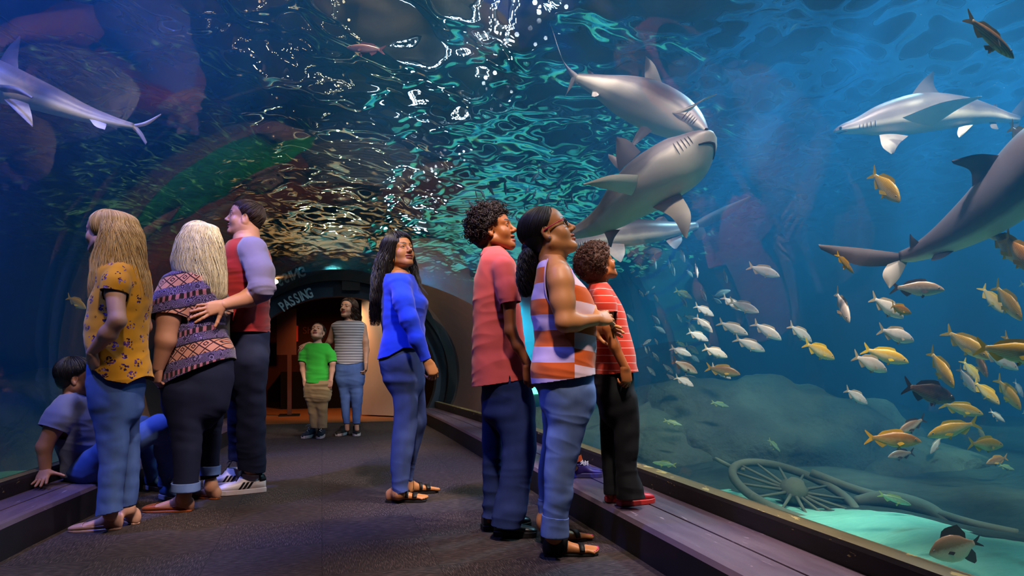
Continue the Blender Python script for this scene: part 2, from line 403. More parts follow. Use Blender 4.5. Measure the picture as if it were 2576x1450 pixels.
# ================================================================ implicit surfaces -> meshes
class SDF:
    """list of shapes blended into one smooth skin; evaluated on a grid and meshed"""
    def __init__(s): s.P = []
    def _add(s, op, fn, lo, hi, k, lab):
        s.P.append((op, fn, np.array(lo), np.array(hi), k, lab)); return s
    def cone(s, a, b, ra, rb, k=.02, lab=0, op='u', flat=False):
        a = np.asarray(a, float); b = np.asarray(b, float); ab = b-a; L2 = max(float(ab@ab), 1e-12); L = L2**.5
        def fn(P):
            pa = P-a; u = (pa@ab)/L2; t = np.clip(u, 0, 1); d = np.sqrt(((pa-t[..., None]*ab)**2).sum(-1)) - (ra+(rb-ra)*t)
            return np.maximum(d, (u-1)*L) if flat else d
        r = max(ra, rb); return s._add(op, fn, np.minimum(a, b)-r, np.maximum(a, b)+r, k, lab)
    def chain(s, pts, rad, k=.02, lab=0, flat=False):
        n = len(pts)-1
        for i in range(n): s.cone(pts[i], pts[i+1], rad[i], rad[i+1], k, lab, flat=flat and i == n-1)
        return s
    def ell(s, c, r, A=None, k=.02, lab=0, op='u'):
        c = np.asarray(c, float); r = np.asarray(r, float); A = np.eye(3) if A is None else np.asarray(A)
        def fn(P):
            q = (P-c)@A.T/r; k0 = np.sqrt((q*q).sum(-1)); k1 = np.sqrt(((q/r)**2).sum(-1))+1e-9; return k0*(k0-1)/k1
        R = float(r.max()); return s._add(op, fn, c-R, c+R, k, lab)
    def loft(s, zs, C, hw, hd, U, V, W, k=.02, lab=0, n=2.3, op='u'):
        """sections along axis W (positions zs = C.W), half sizes hw along U and hd along V"""
        o = np.argsort(zs); zs = np.asarray(zs, float)[o]; C = np.asarray(C, float)[o]; hw = np.asarray(hw, float)[o]; hd = np.asarray(hd, float)[o]
        cu, cv = C@U, C@V
        # smooth resampling
        if len(zs) > 2:
            Q = spline(np.stack([zs, cu, cv, hw, hd], -1), 8*len(zs)); Q = Q[np.argsort(Q[:, 0])]; zs, cu, cv, hw, hd = Q.T
        def fn(P):
            z = P@W; zc = np.clip(z, zs[0], zs[-1])
            u = np.abs(P@U-np.interp(zc, zs, cu)); v = np.abs(P@V-np.interp(zc, zs, cv))
            a = np.interp(zc, zs, hw); b = np.interp(zc, zs, hd)
            rho = ((u/a)**n+(v/b)**n)**(1/n); l = np.sqrt(u*u+v*v)
            d = np.where(rho < .08, -np.minimum(a, b), l*(1-1/np.maximum(rho, .08)))
            dz = np.abs(z-zc); return np.where(dz > 0, np.sqrt(np.maximum(d, 0)**2+dz*dz), np.maximum(d, -.12))
        m = max(hw.max(), hd.max())
        pts = np.outer(zs, W)+np.outer(cu, U)+np.outer(cv, V)
        return s._add(op, fn, pts.min(0)-m, pts.max(0)+m, k, lab)
    def grow(s, g):
        """the same shapes, inflated by g"""
        o = SDF(); o.P = [(op, (lambda P, f=fn: f(P)-g), lo-abs(g), hi+abs(g), k, lab) for op, fn, lo, hi, k, lab in s.P]; return o
    def plus(s, o): s.P += o.P; return s
    def bounds(s):
        return np.min([p[2] for p in s.P if p[0] == 'u'], 0), np.max([p[3] for p in s.P if p[0] == 'u'], 0)
    def at(s, P):
        P = np.asarray(P, float); D = np.full(P.shape[:-1], .2)
        for op, fn, lo, hi, k, lab in s.P:
            D = _comb(op, D, fn(P), k)
        return D
    def label(s, P):
        best = np.full(len(P), 9e9); lab = np.zeros(len(P), int)
        for op, fn, lo, hi, k, lb in s.P:
            if op != 'u': continue
            d = fn(P); m = d < best; best[m] = d[m]; lab[m] = lb
        return lab
    def grid(s, lo, hi, h):
        lo = np.asarray(lo, float); n = np.maximum(4, np.ceil((np.asarray(hi)-lo)/h).astype(int)+1)
        D = np.full(n, .1, dtype=np.float32); ax = [lo[i]+h*np.arange(n[i]) for i in range(3)]
        for op, fn, pl, ph, k, lab in s.P:
            m = k+3*h
            a = np.maximum(0, np.floor((pl-m-lo)/h).astype(int)); b = np.minimum(n, np.ceil((ph+m-lo)/h).astype(int)+1)
            if (b <= a).any(): continue
            G = np.stack(np.meshgrid(*[ax[i][a[i]:b[i]] for i in range(3)], indexing='ij'), -1)
            sl = tuple(slice(a[i], b[i]) for i in range(3))
            D[sl] = _comb(op, D[sl], fn(G), k)
        return D, lo
def _comb(op, a, b, k):
    if op == 'u':
        h = np.maximum(k-np.abs(a-b), 0)/max(k, 1e-6); return np.minimum(a, b)-h*h*k*.25
    b = -b if op == 's' else b
    h = np.maximum(k-np.abs(a-b), 0)/max(k, 1e-6); return np.maximum(a, b)+h*h*k*.25
_E = [(0,1),(2,3),(4,5),(6,7),(0,2),(1,3),(4,6),(5,7),(0,4),(1,5),(2,6),(3,7)]
_O = np.array([(i >> 2 & 1, i >> 1 & 1, i & 1) for i in range(8)])
def surfnet(D, lo, h, smooth=1):
    S = D < 0; n = np.array(D.shape)-1
    cnt = sum(S[o[0]:o[0]+n[0], o[1]:o[1]+n[1], o[2]:o[2]+n[2]].astype(np.int8) for o in _O)
    I = np.argwhere((cnt > 0) & (cnt < 8))
    if not len(I): return np.zeros((0, 3)), np.zeros((0, 4), int)
    idx = np.full(n, -1, int); idx[tuple(I.T)] = np.arange(len(I))
    val = np.stack([D[I[:, 0]+o[0], I[:, 1]+o[1], I[:, 2]+o[2]] for o in _O], -1).astype(float)
    acc = np.zeros((len(I), 3)); c = np.zeros(len(I))
    for a, b in _E:
        m = (val[:, a] < 0) != (val[:, b] < 0); t = val[:, a]/np.where(np.abs(val[:, a]-val[:, b]) < 1e-12, 1, val[:, a]-val[:, b])
        p = _O[a]+(_O[b]-_O[a])*t[:, None]; acc += np.where(m[:, None], p, 0); c += m
    V = lo+h*(I+acc/c[:, None]); F = []
    for ax in range(3):
        u, v = [(1, 2), (2, 0), (0, 1)][ax]
        sl0 = [slice(None)]*3; sl1 = [slice(None)]*3; sl0[ax] = slice(0, -1); sl1[ax] = slice(1, None)
        ch = S[tuple(sl0)] != S[tuple(sl1)]; J = np.argwhere(ch)
        ok = (J[:, u] > 0) & (J[:, v] > 0) & (J[:, u] < n[u]) & (J[:, v] < n[v]); J = J[ok]
        if not len(J): continue
        def cell(du, dv):
            K = J.copy(); K[:, u] -= du; K[:, v] -= dv; return idx[tuple(K.T)]
        q = np.stack([cell(1, 1), cell(0, 1), cell(0, 0), cell(1, 0)], -1)
        flip = S[tuple(J.T)]; q[~flip] = q[~flip][:, ::-1]; F.append(q)
    F = np.vstack(F); F = F[(F >= 0).all(1)]
    for _ in range(smooth): V = relax(V, F)
    return V, F
def relax(V, F, w=.5):
    A = np.zeros_like(V); C = np.zeros(len(V)); k = F.shape[1]
    for i in range(k):
        a, b = F[:, i], F[:, (i+1) % k]
        np.add.at(A, a, V[b]); np.add.at(C, a, 1); np.add.at(A, b, V[a]); np.add.at(C, b, 1)
    C = np.maximum(C, 1); return V*(1-w)+w*A/C[:, None]
def normals(V, F):
    N = np.zeros_like(V); n = np.cross(V[F[:, 2]]-V[F[:, 0]], V[F[:, -1]]-V[F[:, 1]])
    for i in range(F.shape[1]): np.add.at(N, F[:, i], n)
    return N/np.maximum(np.linalg.norm(N, axis=1, keepdims=True), 1e-12)
def tris(F): return np.vstack([F[:, [0, 1, 2]], F[:, [0, 2, 3]]]) if F.shape[1] == 4 else F
def clip(V, F, c):
    """keep the part of the surface where c < 0, with a clean cut edge"""
    F = tris(F); ins = c < 0; k = ins[F].sum(1); out = [F[k == 3]]; newV = []; cache = {}; base = len(V)
    def cut(i, j):
        key = (i, j) if i < j else (j, i)
        if key not in cache:
            t = c[i]/(c[i]-c[j]); newV.append(V[i]+(V[j]-V[i])*t); cache[key] = base+len(newV)-1
        return cache[key]
    ex = []
    for f in F[(k == 1) | (k == 2)]:
        f = list(f)
        if ins[f].sum() == 1:
            while not ins[f[0]]: f = f[1:]+f[:1]
            ex.append((f[0], cut(f[0], f[1]), cut(f[0], f[2])))
        else:
            while ins[f[0]]: f = f[1:]+f[:1]
            a, b = cut(f[0], f[1]), cut(f[0], f[2]); ex.append((a, f[1], f[2])); ex.append((a, f[2], b))
    if ex: out.append(np.array(ex))
    F = np.vstack(out); V = np.vstack([V, newV]) if newV else V
    use = np.unique(F); mp = np.full(len(V), -1); mp[use] = np.arange(len(use)); return V[use], mp[F]
def merge(parts):
    Vs = []; Fs = []; b = 0
    for V, F in parts:
        Vs.append(V); Fs.append(tris(F)+b); b += len(V)
    return np.vstack(Vs), np.vstack(Fs)
def plane(p, n):
    p = np.asarray(p, float); n = np.asarray(n, float); n = n/np.linalg.norm(n); return lambda P: (P-p)@n
def wob(V, freq, seed, warp=.35):
    """cheap smooth noise in [-1,1] used for folds in cloth"""
    r = np.random.default_rng(seed); o = np.zeros(len(V))
    for i in range(5):
        k = r.normal(size=3); k /= np.linalg.norm(k); o += np.sin((V@k)*freq*(.7+.7*r.random())*6.28+r.random()*6.28+warp*6*np.sin(V@r.normal(size=3)*freq*2))
    return o/5
def march(S, O, D, t1=.5, n=70):
    """first hit of rays O+tD with the surface of S"""
    t = np.zeros(len(O))
    for _ in range(n):
        d = S.at(O+D*t[:, None]); t = np.minimum(t+np.clip(d, -.02, .05)*.8, t1)
    return O+D*t[:, None]
# ================================================================ people
def skin_mat(name, col, lip=None, rough=.5):
    T = NT(name); v = T.coord('Object'); c0 = rgb(col)
    n = T.noise(v, 9, 4); a = tuple(x*.88 for x in c0[:3])+(1,); b = tuple(min(1, x*1.1) for x in c0[:3])+(1,)
    c = T.mix(n, a, b); c = T.mix(T.attr('lip'), c, lip or '#8a3f3c'); c = T.mix(T.attr('brow'), c, '#1d1310')
    return T.surf(T.bsdf(c, rough, .35, normal=T.bump(T.noise(v, 260, 2), .08, .002), Subsurface_Weight=0.0))
def hair_mat(name, c0, c1, rough=.38):
    T = NT(name); v = T.coord('Object')
    f = T.math('ADD', T.math('MULTIPLY', T.attr('rnd'), .7), T.math('MULTIPLY', T.noise(T.map(v, (60, 60, 6)), 1.5, 3), .35))
    return T.surf(T.bsdf(T.mix(f, c0, c1), rough, .3))
def cloth_mat(name, col, var=.12, weave=900, rough=.9, fn=None):
    T = NT(name); v = T.coord('Object'); c0 = rgb(col) if isinstance(col, str) else col
    n = T.noise(v, 14, 4); c = T.mix(n, tuple(x*(1-var) for x in c0[:3])+(1,), tuple(min(1, x*(1+var)) for x in c0[:3])+(1,))
    if fn: c = fn(T, v, c)
    return T.surf(T.bsdf(c, rough, .15, normal=T.bump(T.noise(v, weave/4, 2), .12, .002), Sheen_Weight=.15))
def denim_mat(name, dark, light, fade=.5):
    T = NT(name); v = T.coord('Object')
    tw = T.n('TexWave', i_Vector=v, i_Scale=160.0, i_Distortion=1.5, i_Detail=1.0, bands_direction='DIAGONAL')
    n = T.noise(T.map(v, (7, 7, 3)), 1.6, 4, .6); f = T.math('ADD', T.math('MULTIPLY', n, fade), T.math('MULTIPLY', tw, .06))
    return T.surf(T.bsdf(T.mix(f, dark, light), .85, .2, normal=T.bump(tw, .04, .002)))
M_WHITE = mat('eye_white', '#b5aca4', .25, .5); M_IRIS = mat('eye_iris', '#24140c', .15, .6); M_NAILP = mat('pink_nail', '#d8286f', .25, .5)
def frame(yaw, pitch, roll=0):
    a, b = math.radians(yaw), math.radians(pitch)
    F = math.cos(b)*(math.cos(a)*RT-math.sin(a)*FW)+math.sin(b)*UP
    U = UP-F*(UP@F); U /= np.linalg.norm(U); X = np.cross(F, U)
    r = math.radians(roll); X, U = X*math.cos(r)+U*math.sin(r), U*math.cos(r)-X*math.sin(r)
    return np.array([X, F, U])               # rows: side, forward, up
class Head:
    def __init__(h, c, A, s=1.0, skull=1.0, jaw=1.0, nose=1.0, lips=1.0, open=0.0, gaze=(0, 1, .15), ears=True):
        h.ears = ears
        h.c = np.asarray(c); h.A = A; h.s = s; h.skull = skull; h.jaw = jaw; h.nose = nose; h.lips = lips; h.open = open; h.gaze = gaze
    def w(h, p): return h.c+h.s*(np.asarray(p, float)@h.A)
    def l(h, P): return ((P-h.c)@h.A.T)/h.s
    def sdf(h, S=None):
        S = S or SDF(); s = h.s; A = h.A; w = h.w; j = h.jaw; n = h.nose
        def e(c, r, k, op='u', B=None): S.ell(w(c), np.array(r)*s, A if B is None else B@A, k*s, op=op)
        e((0, -.014, .034), (.075*h.skull, .096*h.skull, .081*h.skull), .02)
        e((0, .030, .038), (.063, .058, .060), .03); e((0, .036, -.038), (.057*j, .054, .068), .03)
        for x in (-1, 1):
            S.cone(w((x*.052*j, -.002, -.058)), w((x*.018, .064, -.100)), .022*s, .018*s, .03*s)
            e((x*.040, .055, -.034), (.026*j, .024, .026), .025)
            S.cone(w((x*.010, .084, .022)), w((x*.046, .066, .020)), .010*s, .009*s, .018*s)
        e((0, .072, -.103), (.022*j, .019, .017), .02)
        for x in (-1, 1): e((x*.033, .098, .002), (.020, .017, .013), .014, 's')
        S.cone(w((0, .084, .014)), w((0, .108*.5+.108*.5, -.026)), .0085*s*n, .0115*s*n, .012*s)
        e((0, .110, -.030), (.0125*n, .0115, .0105), .008)
        for x in (-1, 1): e((x*.0135*n, .097, -.035), (.0095*n, .012, .0085), .007)
        for x in (-1, 1): e((x*.0075*n, .106, -.043), (.0045, .006, .004), .003, 's')
        L = h.lips; o = h.open
        e((0, .088, -.060), (.027, .013*L, .0085*L), .007); e((0, .085, -.0745-o), (.023, .0135*L, .0095*L), .007)
        e((0, .104, -.0665-o*.5), (.025, .020, .0016+o*.5), .004, 's')
        for x in (-1, 1):                                   # eyelids around the ball
            e((x*.033, .0735, .0035), (.0158, .0158, .0150), .004)
            e((x*.0335, .0905, .0008), (.0142, .0125, .0046), .002, 's')
        a = math.radians(14)
        for x in (-1, 1) if h.ears else ():
            e((x*.077, -.010, -.006), (.0085, .0185, .031), .006); e((x*.084, -.004, -.004), (.007, .0105, .019), .005, 's')
            e((x*.0775, -.006, -.034), (.008, .009, .0095), .006)
        return S
    def lip_attr(h, V):
        q = h.l(V); o = h.open
        u = ((q[:, 0]/.0285)**2+((q[:, 2]+.060)/.0105)**2); l = ((q[:, 0]/.0255)**2+((q[:, 2]+.0755+o)/.0115)**2)
        return ((np.minimum(u, l) < 1) & (q[:, 1] > .07)).astype(np.float32)
    def brow_attr(h, V):
        q = h.l(V); x = np.abs(q[:, 0]); e = ((x-.0335)/.0165)**2+((q[:, 2]-.0015)/.0068)**2; lash = (e < 1) & (q[:, 2] > .0022) & (q[:, 1] > .078); zc = .0235+.006*np.sin(np.clip((x-.012)/.04, 0, 1)*2.4)
        return (lash | (q[:, 1] > .045) & (x > .012) & (x < .052) & (np.abs(q[:, 2]-zc) < .0042-.0022*np.clip((x-.03)/.02, 0, 1))).astype(np.float32)
    def eyes(h):
        V = []; F = []; M = []; g = np.array(h.gaze, float); g /= np.linalg.norm(g)
        for x in (-1, 1):
            mb = MB().ball((0, 0, 0), 1, 20); Q = np.array(mb.V)[:, [0, 2, 1]]       # pole axis -> forward
            u = np.cross([1, 0, 0], g); X = np.cross(g, u); B = np.array([X/np.linalg.norm(X), g, u/np.linalg.norm(u)])
            P = (Q@B)*.0135+np.array([x*.033, .0735, .0035]); b = len(V); V += list(h.w(P))
            for f in mb.F:
                F.append([i+b for i in f]); M.append(3 if np.mean([Q[i][1] for i in f]) > .70 else 2)
        return np.array(V), np.array(F), M
def hand(S, W, D, N, side, s=1.0, curl=(20, 25, 30, 35), spread=4, thumb=(.55, .75, .25), tcurl=25, wr=.026, fore=None):
    """W wrist, D towards the fingers, N out of the palm, side=+1/-1 which way the thumb lies (along cross(D,N))"""
    D = np.asarray(D, float); D /= np.linalg.norm(D); N = np.asarray(N, float); N = N-D*(N@D); N /= np.linalg.norm(N); T = np.cross(D, N)*side
    W = np.asarray(W, float); nails = []
    if fore is not None: S.cone(W, fore, wr*.96*s, wr*.88*s, .015*s)
    S.ell(W+D*.05*s, (.036*s, .048*s, .0165*s), np.array([T, D, N]), .02*s)
    base = [(.027, .090), (.009, .094), (-.010, .089), (-.027, .080)]; ln = [(.042, .026, .021), (.046, .029, .022), (.042, .027, .021), (.032, .021, .019)]
    for i in range(4):
        t, d = base[i]; p = W+(T*t+D*d)*s; S.cone(W+(T*t*.55+D*.012)*s, p, .016*s, .0115*s, .014*s)
        a = math.radians(spread*(1.5-i)); d0 = D*math.cos(a)+T*math.sin(a); c = math.radians(curl[i]); ang = 0; r = .0098 if i < 3 else .0085
        for j, l in enumerate(ln[i]):
            ang += c*(1.0, 1.15, .7)[j]; dr = d0*math.cos(ang)+N*math.sin(ang); q = p+dr*l*s
            S.cone(p, q, r*s*(1-.09*j), r*s*(1-.09*(j+1)), .0035*s, op='u'); p = q
        nails.append((p, dr))
    t0, t1, t2 = thumb; td = D*t0+T*t1+N*t2; td /= np.linalg.norm(td); p = W+(D*.022+T*.020+N*.004)*s
    S.cone(W+D*.01*s, p+td*.018*s, .018*s, .0155*s, .014*s); q = p+td*.042*s; S.cone(p, q, .0145*s, .0115*s, .012*s)
    a = math.radians(tcurl); b = D*.8-T*.2+N*.45; b /= np.linalg.norm(b)
    for l, r in ((.033, .0105), (.025, .0088)):
        td = td*math.cos(a)+b*math.sin(a); td /= np.linalg.norm(td); p = q; q = p+td*l*s; S.cone(p, q, r*1.05*s, r*.93*s, .005*s)
    return nails
class Person:
    def __init__(s, d, T, base_xy, label, skin, z=0.0):
        s.d = d; s.T = T; px, py = T[0]+base_xy[0]/T[2], T[1]+base_xy[1]/T[2]
        b = at(px, py, d); s.o = np.array([b[0], b[1], z]); s.root = empty('person', s.o, label, 'person'); s.skin = skin
        s.parts = []; s.B = SDF()
    def p(s, x, y, dd=0.0): return at(s.T[0]+x/s.T[2], s.T[1]+y/s.T[2], s.d+dd)
    def m(s, pix): return pix/s.T[2]*s.d/FOC
    def rows(s, S, R, hd, k=.03, lab=0, n=2.3, g=0.0, U=None):
        C = []; hw = []; hdl = []
        for i, r in enumerate(R):
            y, a, b = r[:3]; dd = r[3] if len(r) > 3 else 0
            C.append(s.p((a+b)/2, y, dd)); w = s.m((b-a)/2); hw.append(max(w+g, .01)); q = hd[i] if isinstance(hd, (list, tuple)) else hd*w; hdl.append(max(q+g, .01))
        C = np.array(C); return S.loft(C@UP, C, hw, hdl, RT, FW, UP, k, lab, n)
    def jeans(s, S, hips, hd, legs, B=None):
        """hips rows + (rows, ratio) per leg; B gets the body inside them"""
        a, b = hips[-2], hips[-1]; dy = b[0]-a[0]; c = (b[1]+b[2])/2; w = (b[2]-b[1])/2
        hips = hips+[(b[0]+dy*.9, c-w*.5, c+w*.5)]; hd = list(hd[:-2])+[hd[-3]*.92, hd[-3]*.8, hd[-3]*.35]
        L = []
        for R, q in legs:
            r = R[0]; m = (r[1]+r[2])/2; h = (r[2]-r[1])/2; dd = r[3] if len(r) > 3 else 0
            L.append(([(r[0]-dy*1.1, m-h*.45, m+h*.45, dd*.8)]+R, q))
        s.rows(S, hips, hd, .03)
        for R, q in L: s.rows(S, R, q, .035)
        if B is not None:
            s.rows(B, hips, hd, .03, g=-.024)
            for R, q in L:
                r = R[-1]; m = (r[1]+r[2])/2; h = .030/s.m(1); s.rows(B, R[:-1]+[(r[0]-s.T[2]*2, m-h, m+h)+tuple(r[3:])], q, .03, g=-.024)
    def limb(s, S, pts, k=.03, lab=0, g=0.0):
        return S.chain([s.p(*q[:3]) for q in pts], [s.m(q[3])+g for q in pts], k, lab)
    def sleeve(s, S, pts, k=.03, lab=1, g=0.0):
        P = [s.p(*q[:3]) for q in pts]; r = [s.m(q[3])+g for q in pts]; S.chain(P, r, k, lab, True)
        n = (P[-1]-P[-2])/np.linalg.norm(P[-1]-P[-2]); return (P[-1], n, r[-1])
    def ends(s, *E):
        """cut function that opens the flat ends of sleeves"""
        def f(V):
            c = np.full(len(V), -1.0)
            for b, n, r in E:
                q = V-b; a = q@n; w = np.linalg.norm(q-np.outer(a, n), axis=1); m = (w < 1.13*r) & (np.abs(a) < .03); c = np.where(m, np.maximum(c, a+.005), c)
            return c
        return f
    def hem(s, a, b):
        """everything below the line a-b (crop pixels) is outside"""
        A, B = s.p(*a), s.p(*b); n = np.cross(B-A, FW); n = n if n[2] < 0 else -n; return plane(A, n)
    def top(s, a, b):
        f = s.hem(a, b); return lambda V: -f(V)
    def gr(s, x, y, z=0.0):
        px, py = s.T[0]+x/s.T[2], s.T[1]+y/s.T[2]; q = at(px, py, floor_d(py, z)); q[2] = z; return q
    def build(s, S, h, lo=None, hi=None, smooth=1):
        l, u = S.bounds(); l = l-.02 if lo is None else lo; u = u+.02 if hi is None else hi
        D, l = S.grid(l, u, h); return surfnet(D, l, h, smooth)
    def add_skin(s, V, F, head=None, mi=0): s.parts.append((V, tris(F), head, mi))
    def finish_skin(s, extra=()):
        Vs = []; Fs = []; MI = []; lip = []; brow = []; b = 0
        for V, F, hd, mi in s.parts:
            Vs.append(V); Fs.append(F+b); b += len(V); MI += [mi]*len(F) if np.isscalar(mi) else list(mi)
            lip.append(hd.lip_attr(V) if hd else np.zeros(len(V))); brow.append(hd.brow_attr(V) if hd else np.zeros(len(V)))
        return mesh('body', np.vstack(Vs)-s.o, np.vstack(Fs), [s.skin, M_NAILP, M_WHITE, M_IRIS]+list(extra), s.root, True, MI, {'lip': np.concatenate(lip), 'brow': np.concatenate(brow)})
    def head(s, H, neck):
        """neck: (point, radius) low end of the neck"""
        S = H.sdf(); top = H.w((0, -.022, -.055)); S.cone(top, neck[0], neck[1], neck[1]*1.12, .035*H.s)
        lo = H.c-.165*H.s; hi = H.c+.165*H.s; lo[2] = min(lo[2], neck[0][2]-.01)
        V, F = s.build(S, .0024*H.s, lo, hi, 1); s.add_skin(V, F, H)
        V, F, M = H.eyes(); t = tris(F); s.add_skin(V, F, None, list(M)+list(M))
    def hand(s, *a, **k):
        S = SDF(); n = hand(S, *a, **k); V, F = s.build(S, .0026, smooth=1); s.add_skin(V, F); return n
    def cloth(s, name, S, mats, cut=None, h=.005, fold=(.004, 9), seed=1, thick=.004, lab=None, smooth=2, lo=None, hi=None, parent=None, label=None, foldw=None):
        V, F = s.build(S, h, lo, hi, smooth)
        if fold[0]:
            N = normals(V, F); Q = V*np.array([1, 1, 1.6]); w = wob(Q, fold[1]*.35, seed)+.5*wob(Q, fold[1]*.8, seed+1)
            w3 = wob(V, 1.3, seed+9); w = w+np.clip(w3*2.2+.35, 0, 1)*(.9-2.0*np.abs(wob(V*np.array([.55, .55, 2.0])+RT*(V@UP)[:, None]*.5, fold[1]*.55, seed+7)))*.75
            a = fold[0]*(foldw(V) if foldw else 1.0); V = V+N*(w*a)[:, None] if np.isscalar(a) or a.ndim == 1 else V
        L = S.label(V) if lab else None
        if cut is not None:
            c = cut(V); 
            n0 = len(V); V, F = clip(V, F, c)
        F = tris(F); mi = None
        if lab:
            L = S.label(V[F].mean(1)); mi = [lab.get(int(x), 0) for x in L]
        o = mesh(name, V-s.o, F, mats, parent or s.root, True, mi)
        if label: o['label'] = label
        if thick:
            m = o.modifiers.new('t', 'SOLIDIFY'); m.thickness = thick; m.offset = -1
        return o
    # ---------------- hair
    def strands(s, name, curves, radii, m, n=5, parent=None, extra=None, flat=None):
        V = []; F = []; R = []; rr = np.random.default_rng(3)
        for i, c in enumerate(curves):
            k = len(c); v, f = tube(c, radii*np.interp(np.linspace(0, 1, k), [0, .1, .75, 1], [.7, 1, .9, .15]), n, False, flat); b = len(V); V += v
            F += [(x[0]+b, x[1]+b, x[2]+b, x[3]+b) for x in f]; R += [rr.random()]*len(v)
        V = np.array(V); F = np.array(F); R = np.array(R)
        if extra is not None:
            for EV, EF in extra:
                F = np.vstack([tris(F), tris(EF)+len(V)]); V = np.vstack([V, EV]); R = np.concatenate([R, np.full(len(EV), .25)])
        return mesh(name, V-s.o, F, m, parent or s.root, True, attrs={'rnd': R})
HLX = [-.115, -.07, -.035, -.012, .012, .03, .052, .075, .1]
HLZ = [-.075, -.072, -.055, .012, .016, .022, .052, .066, .074]
def cap_sdf(H, g=.008, r=(.0775, .099, .084), c=(0, -.016, .036)):
    S = SDF(); S.ell(H.w(c), (np.array(r)*H.skull+g)*H.s, H.A, .01); S.ell(H.w((0, -.055, -.02)), (np.array((.060, .050, .055))+g*.6)*H.s, H.A, .03)
    return S
def bumpy(V, F, a, f, seed=0):
    return V+normals(V, F)*(wob(V, f, seed)*a)[:, None], F
def cap_cut(H, dz=0.0, hz=None):
    def f(V):
        q = H.l(V); return np.interp(q[:, 1], HLX, hz or HLZ)+dz-q[:, 2]
    return f
def cap_strands(H, n, g=.012, seed=0, whorl=(0, -.06, .10), r=(.0775, .099, .084), c=(0, -.016, .036), hz=None, jit=.003, dz=0, amax=2.4):
    rr = np.random.default_rng(seed); out = []; w = np.array(whorl, float)/np.linalg.norm(whorl); u = np.cross(w, [1, 0, 0]); u /= np.linalg.norm(u); v = np.cross(w, u)
    for i in range(n):
        f = 2*math.pi*(i+rr.random())/n; a0 = rr.random()**1.5*1.0; pts = []; gg = g*(.8+.5*rr.random()); ph = rr.random()*6
        for t in np.linspace(a0, amax, 22):
            d = w*math.cos(t)+(u*math.cos(f)+v*math.sin(f))*math.sin(t)
            q = np.array(c)+d*(np.array(r)*H.skull+gg)
            if q[2] < np.interp(q[1], HLX, hz or HLZ)+dz: break
            pts.append(H.w(q+jit*np.array([math.sin(3*t+ph), math.cos(2.3*t+ph), 0])))
        if len(pts) > 3: out.append(np.array(pts))
    return out
def curls(H, n, R=(.010, .016), g=.012, seed=0, hz=None, dz=0.0, r=(.0775, .099, .084), c=(0, -.016, .036), turns=2.0, L=.03, k=16):
    rr = np.random.default_rng(seed); out = []
    while len(out) < n:
        d = rr.normal(size=3); d /= np.linalg.norm(d); q = np.array(c)+d*(np.array(r)*H.skull+g*rr.random())
        if q[2] < np.interp(q[1], HLX, hz or HLZ)+dz or (d[2] < -.75): continue
        ax = d+rr.normal(size=3)*.7; ax /= np.linalg.norm(ax); u = np.cross(ax, d+[.1, .2, .3]); u /= np.linalg.norm(u); v = np.cross(ax, u)
        rad = R[0]+(R[1]-R[0])*rr.random(); t = np.linspace(0, 1, k); a = t*turns*6.28+rr.random()*6
        out.append(H.w(q+np.outer(t*L*(.4+.6*rr.random()), ax)+np.outer(np.cos(a)*rad, u)+np.outer(np.sin(a)*rad, v)-np.array(d)*.006))
    return out
def fall(P, R, hd, n, seed=0, top=None, wav=(0, 0), ends=.25, k=26, over=1.03, phi=(0, 6.2832), jit=.004):
    """strands hanging over the outline given by rows"""
    rr = np.random.default_rng(seed); R = np.array([list(r)+[0]*(4-len(r)) for r in R], float); y0, y1 = R[0, 0], R[-1, 0]; out = []
    for i in range(n):
        f = phi[0]+(phi[1]-phi[0])*rr.random(); e = 1-ends*rr.random()**2; s0 = 0.0; ys = y0+(y1-y0)*np.linspace(s0, e, k); ph = rr.random()*6; amp = wav[0]*(.6+.8*rr.random()); o = over*(.93+.12*rr.random()); pts = []
        for j, y in enumerate(ys):
            a, b, dd = [np.interp(y, R[:, 0], R[:, q]) for q in (1, 2, 3)]; hw = P.m((b-a)/2); h = np.interp(y, R[:, 0], hd) if isinstance(hd, (list, tuple)) else hd
            c = P.p((a+b)/2, y, dd); fo = f+.10*math.sin(j*.3+ph)
            pts.append(c+RT*math.cos(fo)*hw*o+FW*math.sin(fo)*h*o+(RT*math.cos(j*wav[1]+ph)+FW*math.sin(j*wav[1]+ph))*amp*min(1, j/6)+RT*jit*math.sin(j*.5+ph))
        if top is not None:
            q = pts[0]; tp = np.asarray(top); pre = []
            for t in np.linspace(.12, 1, 7)[:-1]:
                b = tp+(q-tp)*math.sin(t*math.pi/2); b[2] = tp[2]+(q[2]-tp[2])*(1-math.cos(t*math.pi/2)); pre.append(b)
            pts = pre+pts
        out.append(spline(np.array(pts), k*(2 if wav[0] else 1)))
    return out
# ---------------- feet and shoes: a foot frame is (heel on the ground, direction, length)
def mx(*fs):
    return lambda V: np.max([f(V) for f in fs], 0)
def foot_axes(D):
    D = np.array([D[0], D[1], 0.0]); D /= np.linalg.norm(D); return D, np.cross(UP, D)
SNEAK = [(.0, .026, .070), (.06, .034, .082), (.25, .037, .088), (.42, .041, .078), (.62, .047, .056), (.82, .044, .046), (.94, .032, .036), (1.0, .014, .024)]
FLAT = [(.0, .022, .052), (.07, .031, .056), (.25, .033, .050), (.5, .038, .046), (.7, .042, .042), (.86, .036, .034), (.95, .024, .026), (1.0, .010, .018)]
def foot_loft(S, Hp, D, L, sec, g=0.0, z0=0.0, k=.01, n=2.4, flat=None, lab=0):
    D, X = foot_axes(D); sc = L/.27; C = [np.asarray(Hp)+D*t*L+UP*(z0+(flat or h*sc)/2) for t, w, h in sec]
    return S.loft([c@D for c in C], C, [w*sc+g for t, w, h in sec], [((flat or h*sc)/2)+g for t, w, h in sec], X, UP, D, k, lab, n)
